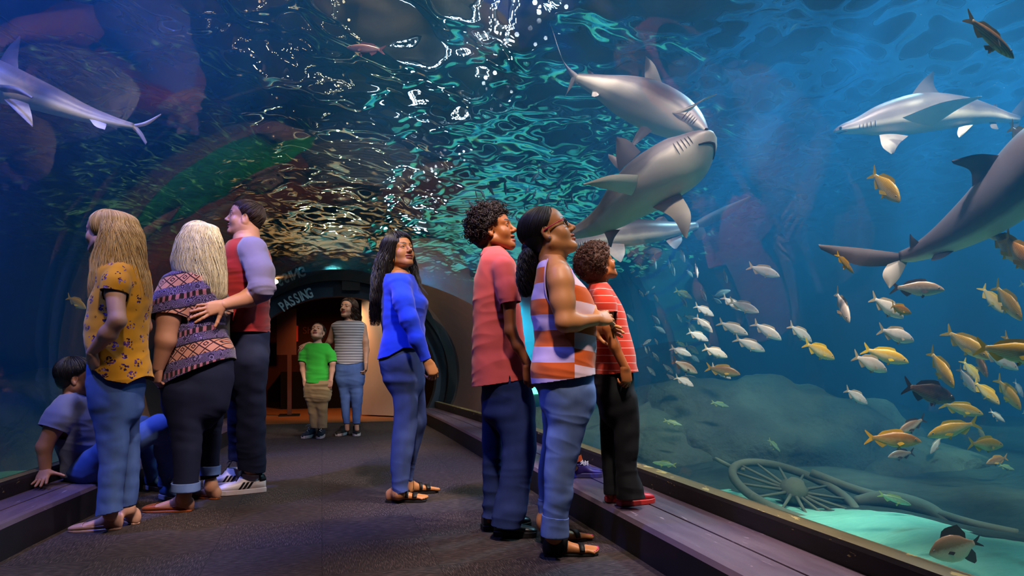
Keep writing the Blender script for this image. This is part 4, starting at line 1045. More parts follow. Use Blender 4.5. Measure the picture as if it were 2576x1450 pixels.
# ================================================================ the group at the left-hand window
SK_PALE = skin_mat('skin_pale', '#b98a72', '#8f4f4c'); SK_FAIR = skin_mat('skin_fair', '#b07a5e', '#8a4a44'); SK_OLIVE = skin_mat('skin_olive', '#9a6a50', '#7c433c')
HR_BLOND = hair_mat('hair_golden_blonde', '#8f6334', '#efcb90', .42); HR_ASH = hair_mat('hair_ash_blonde', '#8c7758', '#e6d8b8', .42); HR_COLL = hair_mat('hair_collie_brown', '#1a0f0a', '#3c2416', .45)
DN_BLUE = denim_mat('denim_blue', '#2c4580', '#6a86c0', .6); DN_NAVY = denim_mat('denim_navy', '#0b0e20', '#1b2140', .5)
T1 = (0, 450, 1.45)
def ballet_flat(P, g, D, L, m, label=None):
    return shoe(P, g, D, L, 'flat', m, m, None, sole_h=.012, label=label)
def girl_yellow():
    P = Person(3.62, T1, (420, 1275), 'long haired blonde girl in yellow floral blouse, hand in her jeans pocket', SK_PALE)
    def floral(T, v, c):
        w = T.n('VectorMath', operation='ADD', i_0=T.map(v, (1, 1, 1)), i_1=T.n('VectorMath', operation='SCALE', i_0=T.noise(v, 30, 2, out=1), i_Scale=.02))
        a = T.n('TexVoronoi', i_Vector=w, i_Scale=15.0, i_Randomness=.9); b = T.n('TexVoronoi', i_Vector=w, i_Scale=75.0)
        m = T.math('MULTIPLY', T.math('LESS_THAN', a, .36), T.math('LESS_THAN', b, .5)); k = T.noise(v, 25, 2)
        f = T.ramp(k, [(.35, '#2d1440'), (.5, '#5b3573'), (.6, '#8f7a9c'), (.7, '#4a3a1c')], 'CONSTANT')
        lf = T.math('MULTIPLY', T.math('LESS_THAN', T.n('TexVoronoi', i_Vector=w, i_Scale=17.0, i_Randomness=1.0), .13), .8)
        return T.mix(m, T.mix(lf, c, '#6b4712'), f)
    m_bl = cloth_mat('mustard_floral', '#c98a1e', .06, 1500, fn=floral)
    H = Head(P.p(384, 196), frame(192, 4), .95, jaw=.92, nose=.95, lips=.95, gaze=(0, 1, .1), ears=False)
    P.head(H, (P.p(420, 330), P.m(38)))
    tor = [(292, 400, 470), (315, 385, 515), (350, 380, 528), (400, 372, 535), (450, 345, 536), (500, 335, 532), (560, 325, 525), (620, 335, 525), (680, 345, 535), (760, 340, 548)]
    hd = [.05, .12, .155, .16, .155, .15, .145, .15, .155, .16]
    S = SDF(); P.rows(S, tor, hd, .03); e = P.ends(P.sleeve(S, [(430, 345, -.13, 36), (422, 385, -.16, 40), (416, 418, -.17, 42)]), P.sleeve(S, [(470, 345, .13, 34), (500, 400, .16, 38), (515, 440, .17, 38)]))
    hm = P.p(340, 660); 
    def tail(V):
        s = np.clip(((V-hm)@RT)/P.m(205), 0, 1.05); z = hm[2]-P.m(1)*np.interp(s, [0, .25, .55, .85, 1.05], [0, 20, 70, 84, 50]); return z-V[:, 2]
    P.cloth('blouse', S, m_bl, mx(tail, P.top((385, 312), (480, 300)), e), .0045, (.006, 9), 63)
    E = P.p(428, 520, -.22); W = P.p(335, 632, -.17)
    B = SDF(); P.rows(B, [(310, 400, 490), (360, 395, 510), (450, 365, 515), (560, 345, 505), (660, 360, 510)], [.08, .12, .13, .12, .12], .03); P.limb(B, [(415, 270, 0, 34), (425, 340, 0, 42)])
    P.limb(B, [(425, 350, -.13, 32), (420, 420, -.17, 31), (428, 518, -.22, 27)], .02); P.limb(B, [(428, 518, -.22, 26), (395, 565, -.21, 28), (337, 630, -.17, 17)], .02)
    P.limb(B, [(470, 350, .13, 30), (515, 440, .17, 28), (528, 540, .21, 24), (470, 640, .16, 16)], .02)
    S = SDF()
    P.jeans(S, [(650, 338, 515), (740, 335, 512), (800, 340, 508), (860, 350, 504)], [.13, .145, .13, .06], [([(790, 342, 474, -.06), (900, 352, 464, -.06), (970, 362, 466, -.06), (1050, 366, 455, -.06), (1130, 363, 446, -.06), (1235, 355, 440, -.06)], .85), ([(790, 420, 508, .09), (900, 430, 504, .09), (970, 440, 508, .09), (1100, 438, 506, .09), (1220, 436, 490, .09)], .95)], B)
    SJ = S; g = P.gr(440, 1278); t = P.gr(238, 1290); D = t-g; L = np.linalg.norm(D)*.95; g2 = P.gr(497, 1262); D2 = -RT*.75+FW*.6
    P.limb(B, [(400, 1150, -.06, 22), (402, 1225, -.06, 14)], .02); P.limb(B, [(465, 1130, .09, 21), (468, 1210, .09, 14)], .02)
    bare_foot(B, g, D, L*.93, P.p(403, 1215, -.06), .028, z0=.012); bare_foot(B, g2, D2, .22, P.p(468, 1205, .09), .027, z0=.012)
    V, F = P.build(B, .005); P.add_skin(V, F)
    P.hand(W, P.p(352, 720, -.13)-W, FW*.9+RT*.2, -1, .88, (25, 25, 25, 25), 2, (.7, .6, .2), fore=P.p(370, 592, -.195)); W2 = P.p(470, 640, .16); P.hand(W2, -UP-RT*.3, -FW, 1, .86, fore=P.p(495, 595, .185)); P.finish_skin()
    P.cloth('jeans', SJ, DN_BLUE, mx(P.hem((360, 1222), (495, 1195)), P.top((335, 652), (515, 652))), .005, (.0045, 9), 73)
    mf = mat('blush_flat', '#a8806c', .35, .45, var=.1); ballet_flat(P, g, D, L, mf); ballet_flat(P, g2, D2, .235, mf)
    hz = [-.09, -.09, -.09, -.085, -.03, .02, .050, .072, .085]
    C = cap_sdf(H, .006); V, F = P.build(C, .004); V, F = clip(V, F, cap_cut(H, hz=hz)(V))
    R = [(160, 385, 492), (200, 390, 505), (250, 372, 512), (300, 352, 515), (350, 345, 525), (400, 335, 536), (440, 332, 540)]; hr = [.10, .118, .122, .125, .13, .125, .115]
    cu = cap_strands(H, 500, .008, 2, (0, .01, .12), hz=hz, jit=.002, amax=2.3)+fall(P, R, hr, 1700, 4, H.w((0, -.01, .125)), (.004, .35), .45, 26, phi=(math.pi*1.24, math.pi*2.78))
    S = SDF(); P.rows(S, [(r[0], r[1]+14, r[2]-10) for r in R[:5]], [x*.82 for x in hr[:5]], .02); c2 = H.w((0, .035, -.02))
    V2, F2 = P.build(S, .006); V2, F2 = clip(V2, F2, .0-(np.maximum((np.linalg.norm((V2-H.w((0, .06, -.03)))*np.array([1, 1, .8]), axis=1)-.115), -1)))
    P.strands('hair', cu, .0013, HR_BLOND, 4, extra=[(V, F), (V2, F2)])
def woman_tunic():
    P = Person(4.1, T1, (690, 1215), 'woman with straight ash blonde hair in patterned purple tunic seen from behind', SK_FAIR)
    def ethnic(T, v, c):
        x, yy, z = T.sep(T.geo()); s = T.math('ADD', T.math('MULTIPLY', x, float(RT[0])), T.math('MULTIPLY', yy, float(RT[1]))); z = T.math('SUBTRACT', z, T.math('MULTIPLY', s, .30))
        band = T.math('FRACT', T.math('DIVIDE', T.math('ADD', z, .03), .215))
        def tri(a, p): return T.math('ABSOLUTE', T.math('SUBTRACT', T.math('FRACT', T.math('DIVIDE', a, p)), .5))
        dia = T.math('ADD', tri(s, .06), tri(z, .06)); dl = T.math('LESS_THAN', T.math('ABSOLUTE', T.math('SUBTRACT', dia, .5)), .07); d2 = T.math('LESS_THAN', T.math('ABSOLUTE', T.math('SUBTRACT', dia, .18)), .06)
        bandA = T.mix(T.math('MAXIMUM', dl, d2), '#a5705f', '#2a1018')
        sc = T.n('TexVoronoi', i_Vector=v, i_Scale=38.0, feature='DISTANCE_TO_EDGE'); rg = T.math('FRACT', T.math('MULTIPLY', T.n('TexVoronoi', i_Vector=v, i_Scale=30.0), 5))
        bandB = T.mix(T.math('GREATER_THAN', rg, .6), '#241a38', '#6a5a86'); zig = T.math('LESS_THAN', tri(s, .03), .22)
        bandC = T.mix(zig, '#1a0d14', '#8f5568')
        r = T.mix(T.math('GREATER_THAN', band, .36), bandA, bandB); e1 = T.math('LESS_THAN', T.math('ABSOLUTE', T.math('SUBTRACT', band, .68)), .07); r = T.mix(e1, r, bandC)
        e2 = T.math('LESS_THAN', T.math('ABSOLUTE', T.math('SUBTRACT', band, .36)), .02); return T.mix(e2, r, '#1a0b12')
    m_tu = cloth_mat('ethnic_print', '#6a4a5a', .05, 1500, fn=ethnic)
    H = Head(P.p(715, 236), frame(212, 10), .98, ears=False); P.head(H, (P.p(725, 370), P.m(40)))
    tor = [(325, 690, 760), (350, 640, 795), (400, 632, 808), (450, 640, 808), (520, 648, 808), (560, 638, 815), (600, 628, 832), (640, 616, 846), (680, 604, 848), (720, 598, 850), (790, 595, 850)]
    hd = [.07, .14, .17, .18, .17, .175, .185, .19, .20, .20, .20]
    S = SDF(); P.rows(S, tor, hd, .03); e = P.ends(P.sleeve(S, [(640, 395, -.10, 52), (622, 450, -.15, 54), (615, 512, -.18, 57)]), P.sleeve(S, [(770, 395, .12, 48), (800, 500, .18, 50)]))
    P.cloth('tunic', S, m_tu, mx(P.hem((597, 768), (848, 655)), P.top((640, 345), (790, 345)), e), .005, (.007, 9), 83)
    B = SDF(); P.rows(B, [(340, 670, 780), (420, 655, 790), (560, 655, 795), (700, 630, 830)], [.09, .14, .14, .15], .03); P.limb(B, [(720, 290, 0, 38), (725, 360, 0, 50)])
    P.limb(B, [(640, 395, -.10, 42), (615, 510, -.19, 38), (604, 590, -.21, 33), (578, 690, -.20, 19)], .02); P.limb(B, [(770, 395, .12, 40), (800, 500, .18, 36), (810, 600, .2, 30), (800, 690, .18, 18)], .02)
    S = SDF()
    P.jeans(S, [(640, 612, 838), (720, 600, 845), (780, 600, 838), (850, 606, 820)], [.16, .17, .15, .07], [([(760, 600, 755, -.07), (850, 610, 742, -.07), (920, 624, 734, -.07), (1000, 635, 730, -.07), (1080, 638, 722, -.07), (1140, 638, 718, -.07)], .85), ([(760, 735, 838, .08), (850, 730, 815, .13), (950, 728, 806, .20), (1050, 730, 800, .27), (1115, 734, 798, .29)], .95)], B)
    SJ = S; g = P.gr(700, 1212); t = P.gr(508, 1216); D = t-g; L = np.linalg.norm(D)*.95; g2 = P.gr(797, 1170); D2 = -RT*.9+FW*.35
    P.limb(B, [(678, 1050, -.07, 22), (672, 1165, -.07, 15)], .02); P.limb(B, [(768, 1040, .27, 21), (770, 1130, .29, 17)], .02)
    bare_foot(B, g, D, L*.93, P.p(672, 1150, -.07), .036, z0=.012); bare_foot(B, g2, D2, .23, P.p(770, 1122, .29), .034, z0=.012)
    V, F = P.build(B, .0055); P.add_skin(V, F)
    W = P.p(578, 688, -.20); P.hand(W, P.p(566, 770, -.18)-W, FW*.8+RT*.5, -1, .95, (42, 46, 50, 55), 2, (.75, .5, .4), fore=P.p(590, 642, -.207)); W2 = P.p(800, 688, .18); P.hand(W2, -UP, -FW, 1, .95, (35, 35, 35, 35), fore=P.p(806, 640, .19)); P.finish_skin()
    P.cloth('jeans', SJ, DN_NAVY, mx(P.hem((640, 1132), (800, 1104)), P.top((600, 660), (845, 660))), .005, (.005, 9), 93)
    for a, b, R, q in ((1100, 1132, [(1060, 633, 724, -.07), (1140, 633, 722, -.07)], 0), (1074, 1108, [(1030, 728, 802, .26), (1115, 728, 802, .29)], 1)):
        S = SDF(); P.rows(S, R, .92, .02, g=.004); P.cloth('rolled_hem', S, DN_MID, mx(P.hem((630, b), (800, b)), P.top((630, a), (800, a))), .005, (.002, 9), 33, .005)
    mf = mat('cognac_flat', '#8a4218', .4, .4, var=.15); ballet_flat(P, g, D, L, mf); ballet_flat(P, g2, D2, .25, mf)
    hz = [-.09, -.09, -.09, -.09, -.06, .0, .045, .07, .085]
    C = cap_sdf(H, .012); V, F = P.build(C, .005); V, F = clip(V, F, cap_cut(H, hz=hz)(V))
    R = [(185, 680, 790), (220, 656, 800), (260, 648, 806), (300, 640, 810), (340, 645, 816), (380, 680, 818), (420, 715, 816), (450, 742, 806)]; hr = [.09, .11, .125, .13, .13, .125, .115, .10]
    cu = cap_strands(H, 420, .016, 2, (0, -.01, .12), hz=hz, jit=.002, amax=2.0)+fall(P, R, hr, 1900, 4, H.w((0, -.01, .128)), (.003, .3), .4, 26)
    S = SDF(); P.rows(S, [(r[0], r[1]+10, r[2]-10) for r in R[:7]], [x*.86 for x in hr[:7]], .02); V2, F2 = P.build(S, .007)
    P.strands('hair', cu, .0015, HR_ASH, 4, extra=[(V, F), (V2, F2)])
def man_raglan():
    P = Person(4.5, T1, (910, 1140), 'tall man in red shirt with grey raglan sleeves, arm round the blonde woman', SK_FAIR)
    m_red = cloth_mat('red_jersey', '#7d1a1c', .1, 1500); m_grey = cloth_mat('mauve_grey_jersey', '#6f6680', .08, 1500)
    H = Head(P.p(892, 146), frame(163, 9), .98, jaw=1.06, nose=1.0, lips=.9, gaze=(0, 1, .45)); P.head(H, (P.p(905, 265), P.m(42)))
    tor = [(212, 868, 925), (232, 845, 955), (265, 832, 975), (320, 818, 982), (400, 815, 978), (460, 815, 974), (520, 812, 974), (590, 808, 980)]
    hd = [.06, .13, .19, .20, .19, .18, .175, .18]
    S = SDF(); P.rows(S, tor, hd, .03, lab=0)
    near = P.sleeve(S, [(905, 235, -.02, 30), (922, 262, -.15, 47), (950, 340, -.21, 45), (957, 405, -.24, 41)], lab=1); S.cone(P.p(957, 405, -.24), P.p(905, 438, -.19), P.m(39), P.m(31), .03, 1, flat=True); S.cone(P.p(905, 235, .02), P.p(920, 270, .17), P.m(34), P.m(50), .03, 1); P.sleeve(S, [(920, 270, .17, 50), (930, 420, .22, 42)], lab=1)
    a, b = P.p(957, 405, -.24), P.p(905, 438, -.19); n = (b-a)/np.linalg.norm(b-a)
    P.cloth('raglan_shirt', S, [m_red, m_grey], mx(P.hem((805, 562), (985, 560)), P.top((845, 236), (950, 214)), P.ends((b, n, P.m(31)))), .005, (.005, 9), 103, lab={0: 0, 1: 1})
    B = SDF(); P.rows(B, [(220, 865, 930), (280, 850, 955), (400, 840, 950), (560, 835, 950)], [.08, .15, .15, .14], .03); P.limb(B, [(898, 190, 0, 42), (900, 250, 0, 50)])
    P.limb(B, [(925, 262, -.15, 40), (955, 395, -.235, 34), (905, 437, -.22, 30), (815, 461, -.47, 18)], .02); P.limb(B, [(920, 270, .17, 40), (930, 420, .22, 34), (925, 560, .22, 22)], .02)
    S = SDF(); hips = [(540, 812, 978), (620, 808, 976), (680, 815, 972), (740, 825, 966)]
    P.jeans(S, hips, [.155, .165, .15, .07], [([(660, 850, 974, -.08), (760, 862, 966, -.05), (850, 868, 966, .0), (950, 866, 967, .05), (1050, 872, 966, .10), (1095, 872, 966, .12)], .95), ([(660, 815, 920, .09), (760, 826, 915, .14), (850, 830, 910, .20), (950, 834, 910, .27), (1070, 832, 915, .32)], 1.0)], B)
    V, F = P.build(B, .0055); P.add_skin(V, F)
    W = P.p(815, 461, -.47); P.hand(W, P.p(705, 492, -.60)-W, FW*.9-RT*.3, 1, 1.05, (12, 10, 10, 12), 9, (.5, .8, .1), 8, fore=P.p(870, 446, -.33)); W2 = P.p(925, 560, .22); P.hand(W2, -UP, -FW, 1, 1.0, (35, 35, 35, 35), fore=P.p(928, 510, .22)); P.finish_skin()
    P.cloth('jeans', S, DN_NAVY, mx(P.hem((830, 1058), (968, 1088)), P.top((805, 556), (985, 556))), .0055, (.006, 8), 113)
    mw = mat('white_leather', '#c9bcbc', .4, .4); mk = mat('black_stripe', '#0c0c0e', .45); mp = mat('off_white_sole', '#b8a8a8', .5)
    g = P.gr(968, 1140); t = P.gr(783, 1156); shoe(P, g, t-g, np.linalg.norm(t-g)*.97, 'sneaker', mw, mp, M_LACEK, mk, .032, 'white sneaker with three black stripes', heel_tab=mk)
    g = P.gr(908, 1116); shoe(P, g, t-P.gr(968, 1140)+FW*.06, .30, 'sneaker', mw, mp, M_LACEK, mk, .032, 'white sneaker with three black stripes', heel_tab=mk)
    hz = [-.055, -.05, -.035, .020, .010, .040, .058, .07, .076]
    C = cap_sdf(H, .006); V, F = P.build(C, .005); V, F = clip(*bumpy(V, F, .003, 18), cap_cut(H, hz=hz)(V))
    P.strands('hair', cap_strands(H, 900, .010, 5, (.02, -.06, .10), hz=hz, jit=.006, amax=2.6), .0014, HR_COLL, 4, extra=[(V, F)])
T5 = (0, 840, 3.452)
def boy_seated():
    P = Person(4.2, T5, (720, 1260), 'dark haired boy in grey tee sitting on the left ledge with knees drawn up', SK_OLIVE, LZ)
    m_t = cloth_mat('grey_blue_tee', '#5f6486', .08, 1500)
    H = Head(P.p(672, 385), frame(-28, -4), 1.0); P.head(H, (P.p(650, 560, 0), P.m(75)))
    # torso leans back: sections along the spine from seat to neck
    a = P.p(765, 1225, .0); b = P.p(640, 500, -.02); W = (b-a)/np.linalg.norm(b-a); U = RT-W*(W@RT); U /= np.linalg.norm(U); V_ = np.cross(W, U)
    def torso(S, g=0.0):
        sec = [(770, 1200, .135, .16), (745, 1060, .125, .15), (705, 900, .125, .165), (670, 740, .125, .175), (645, 600, .10, .165), (632, 525, .062, .09), (628, 490, .048, .06)]
        C = [P.p(x, y, -.02*i/6) for i, (x, y, _, _) in enumerate(sec)]; S.loft([c@W for c in C], C, [q[2]+g for q in sec], [q[3]+g for q in sec], U, V_, W, .03, 0)
    S = SDF(); torso(S); e = P.ends(P.sleeve(S, [(590, 610, -.13, 100), (510, 730, -.19, 105), (452, 838, -.22, 108)]), P.sleeve(S, [(690, 610, .14, 90), (750, 760, .2, 90)]))
    P.cloth('t_shirt', S, m_t, mx(plane(P.p(660, 1215), -W), plane(P.p(628, 515), W), e), .005, (.006, 9), 123)
    B = SDF(); torso(B, -.025); P.limb(B, [(665, 480, 0, 82), (645, 580, 0, 90)])
    P.limb(B, [(590, 610, -.13, 78), (470, 810, -.22, 70), (385, 985, -.24, 58), (392, 1190, -.24, 42)], .02); P.limb(B, [(690, 610, .14, 75), (760, 800, .2, 62), (900, 1000, .2, 55), (1010, 1120, .05, 38)], .02)
    S = SDF()
    P.limb(S, [(790, 1180, -.09, 150), (1000, 1010, -.12, 130), (1400, 800, .0, 88)], .05); e1 = P.sleeve(S, [(1400, 800, .0, 86), (1440, 1000, .10, 76), (1450, 1345, .25, 66)], .05)
    P.limb(S, [(790, 1180, .10, 140), (1000, 950, .20, 110), (1235, 800, .34, 85)], .05); e2 = P.sleeve(S, [(1235, 800, .34, 82), (1290, 1000, .42, 78), (1330, 1265, .52, 66)], .05); P.limb(S, [(700, 1200, -.05, 130), (790, 1190, .05, 150)], .05)
    B2 = S.grow(-.03); B.plus(B2); SJ = S
    P.limb(B, [(1450, 1250, .22, 34), (1452, 1360, .26, 34)]); P.limb(B, [(1330, 1180, .48, 34), (1335, 1280, .52, 34)])
    V, F = P.build(B, .0055); P.add_skin(V, F)
    Wr = P.p(392, 1190, -.24); kn = np.array(Wr)*1.0; tgt = P.gr(330, 1352, LZ+.012); P.hand(Wr, tgt-Wr, -UP*.9+RT*.15, 1, .92, (-6, -4, -4, -6), 7, (.35, .9, .15), 5, fore=P.p(388, 1100, -.24)); W2 = P.p(1010, 1120, .05); P.hand(W2, RT-UP*.6, -FW, -1, .9, fore=P.p(960, 1065, .12)); P.finish_skin()
    P.cloth('jeans', SJ, DN_BLUE, P.ends(e1, e2), .005, (.006, 9), 133)
    ms = mat('blue_trainer', '#3c5a8a', .6); mw = mat('pale_rubber', '#a9a3ac', .5)
    g = P.gr(1415, 1425); shoe(P, g, RT*.85-FW*.55, .26, 'sneaker', ms, mw, mat('white_lace', '#b8b4b4', .7), sole_h=.03)
    g = P.gr(1270, 1345); shoe(P, g, RT*.9-FW*.4, .26, 'sneaker', ms, mw, mat('white_lace', '#b8b4b4', .7), sole_h=.03)
    hz = [-.075, -.07, -.05, .016, .022, .036, .056, .07, .076]
    C = cap_sdf(H, .010); V, F = P.build(C, .005); V, F = clip(V, F, cap_cut(H, hz=hz)(V)); P.strands('hair', cap_strands(H, 520, .012, 5, (0, -.03, .11), hz=hz, jit=.002, amax=2.6), .002, HR_BLACK, 4, extra=[(V, F)])
# ---------------------------------------------------------------- centre and far end
T2 = (600, 560, 2.4167)
def woman_blue():
    P = Person(4.34, T2, (1030, 1700), 'woman with long dark wavy hair in bright blue long sleeved top', SK_TAN)
    m_b = cloth_mat('royal_blue_jersey', '#1f3fd8', .05, 1800)
    H = Head(P.p(978, 182), frame(42, 17), .96, jaw=.98, nose=.9, lips=1.2, gaze=(.1, 1, .3), ears=False); P.head(H, (P.p(985, 330), P.m(46)))
    tor = [(290, 930, 1035), (320, 895, 1065), (360, 880, 1085), (420, 870, 1110), (470, 866, 1148), (500, 868, 1155), (540, 870, 1142), (600, 872, 1130), (660, 876, 1130), (720, 870, 1134), (790, 858, 1140), (850, 850, 1142)]
    hd = [.06, .14, .165, .165, .16, .155, .15, .14, .14, .155, .165, .17]
    S = SDF(); P.rows(S, tor, hd, .03); e = P.ends(P.sleeve(S, [(985, 375, -.14, 62), (1000, 480, -.19, 58), (1035, 590, -.22, 50), (1085, 710, -.22, 44), (1143, 838, -.20, 33)]), P.sleeve(S, [(1010, 370, .14, 58), (1030, 590, .2, 48), (1040, 720, .19, 36)]))
    hm = P.p(850, 835)
    def tail(V):
        s = np.clip(((V-hm)@RT)/P.m(300), -.2, 1.1); z = hm[2]+P.m(1)*np.interp(s, [-.2, 0, .3, .6, 1], [0, 0, 22, 72, 70]); return np.where((V-hm)@FW > -.14, z-V[:, 2], np.where(V[:, 2] < P.p(0, 780)[2], z-V[:, 2]-.0, z-V[:, 2]))
    def tail2(V):
        t = tail(V); q = V-P.p(1085, 710, -.22); ax = P.p(1143, 838, -.20)-P.p(1035, 590, -.22); ax /= np.linalg.norm(ax); rr = np.linalg.norm(q-np.outer(q@ax, ax), axis=1); return np.where(rr < P.m(54), -1, t)
    P.cloth('long_sleeved_top', S, m_b, mx(tail2, P.top((895, 325), (1060, 322)), e), .005, (.005, 9), 143)
    B = SDF(); P.rows(B, [(300, 930, 1035), (360, 910, 1060), (500, 900, 1110), (700, 900, 1100)], [.08, .13, .13, .12], .03); P.limb(B, [(980, 260, 0, 45), (985, 340, 0, 58)])
    P.limb(B, [(985, 375, -.14, 48), (1035, 590, -.22, 38), (1145, 842, -.20, 26)], .02); P.limb(B, [(1010, 370, .14, 48), (1030, 590, .2, 38), (1042, 745, .19, 26)], .02)
    S = SDF()
    P.jeans(S, [(770, 858, 1120), (850, 860, 1128), (930, 878, 1130), (1010, 910, 1118)], [.145, .16, .14, .07], [([(950, 895, 1085, -.06), (1000, 930, 1078, -.06), (1100, 945, 1092, -.06), (1200, 945, 1085, -.06), (1300, 935, 1075, -.06), (1400, 929, 1062, -.06), (1520, 930, 1040, -.06), (1600, 938, 1030, -.06), (1660, 940, 1030, -.06)], .9), ([(950, 980, 1132, .08), (1000, 1020, 1132, .08), (1100, 1060, 1138, .08), (1200, 1070, 1145, .08), (1300, 1045, 1118, .11), (1400, 1020, 1095, .14), (1500, 1000, 1065, .17), (1620, 1000, 1056, .18)], 1.1)], B)
    SJ = S; g = P.gr(905, 1700); t = P.gr(1165, 1698); D = t-g; g2 = P.gr(990, 1655); D2 = D*.9+FW*.07
    P.limb(B, [(985, 1550, -.06, 36), (975, 1650, -.06, 28)], .02); P.limb(B, [(1030, 1500, .17, 30), (1028, 1620, .18, 26)], .02)
    L = .245; bare_foot(B, g, D, L, P.p(968, 1650, -.06), .032, toes=True, z0=.014, sidex=-1); bare_foot(B, g2, D2, L, P.p(1028, 1620, .18), .032, toes=True, z0=.014, sidex=1)
    V, F = P.build(B, .005); P.add_skin(V, F)
    W = P.p(1146, 842, -.20); P.hand(W, P.p(1205, 930, -.18)-W-UP*.03, FW*.7-RT*.5-UP*.3, 1, .95, (36, 42, 46, 50), 3, (.75, .55, .3), fore=P.p(1112, 770, -.207)); W2 = P.p(1042, 742, .19); P.hand(W2, -UP, -FW, -1, .9, fore=P.p(1038, 690, .19)); P.finish_skin()
    P.cloth('jeans', SJ, DN_MID2, mx(P.hem((930, 1650), (1060, 1612)), P.top((858, 775), (1120, 770))), .005, (.006, 9), 153)
    m_sand = mat('dark_sandal', '#15100f', .55)
    for gg, DD, an in ((g, D, P.p(968, 1650, -.06)), (g2, D2, P.p(1028, 1620, .18))):
        r = empty('sandal', gg-P.o); r.parent = P.root; d, X = foot_axes(DD); mb = MB(); sole_mesh(mb, gg-d*.006, d, .252, [(0, .026, 0), (.1, .032, 0), (.35, .031, 0), (.6, .038, 0), (.75, .042, 0), (.9, .038, 0), (1, .018, 0)], 0, .016, .001); mesh('sole', np.array(mb.V)-gg, mb.F, m_sand, r, False)
        FS = SDF(); bare_foot(FS, gg, d, L, an, .032, z0=.014); FS = FS.grow(.004)
        for t0, w, tl in ((.175, .015, 0), (.125, .010, .01), (.06, .008, .03)):
            base = gg+d*t0+UP*.02; O = np.array([base+(X*math.sin(a)+UP*math.cos(a)+d*tl*4*math.cos(a))*.2 for a in np.linspace(-1.25, 1.25, 15)]); dr = base-O; dr /= np.linalg.norm(dr, axis=1)[:, None]; Q = march(FS, O, dr, .24)-dr*.003
            A = np.vstack([Q-d*w, Q+d*w]); mesh('strap', A-gg, [(i, i+1, 16+i, 15+i) for i in range(14)], m_sand, r, True).modifiers.new('s', 'SOLIDIFY').thickness = .003
    hz = [-.09, -.09, -.09, -.085, -.04, .0, .04, .064, .08]
    C = cap_sdf(H, .012); V, F = P.build(C, .005); V, F = clip(*bumpy(V, F, .004, 14), cap_cut(H, hz=hz)(V))
    R = [(130, 880, 1000, .0), (200, 858, 985, .02), (260, 838, 960, .02), (330, 826, 940, .02), (400, 818, 915, .0), (480, 812, 890, -.02), (560, 808, 868, -.02), (630, 806, 850, -.02)]; hr = [.10, .12, .13, .14, .13, .11, .08, .05]
    R2 = [(190, 1030, 1062, .06), (260, 1030, 1082, .10), (320, 1045, 1092, .08), (380, 1065, 1110, .02), (440, 1085, 1150, -.06)]; h2 = [.03, .05, .05, .05, .03]
    top = H.w((0, .0, .128)); cu = cap_strands(H, 380, .02, 2, (.02, .0, .12), hz=hz, jit=.005, amax=1.9)+fall(P, R, hr, 620, 4, top, (.011, .55), .4, 26, over=1.0)+fall(P, R2, h2, 90, 5, top, (.008, .6), .3, 18, over=1.0)
    S = SDF(); P.rows(S, [(r[0], r[1]+16, r[2]-16, r[3]) for r in R[:6]], [x*.75 for x in hr[:6]], .03); V2, F2 = P.build(S, .006); V2, F2 = bumpy(V2, F2, .008, 16)
    P.strands('hair', cu, .0023, HR_BLACK, 4, extra=[(V, F), (V2, F2)])
T6 = (640, 640, 3.152)
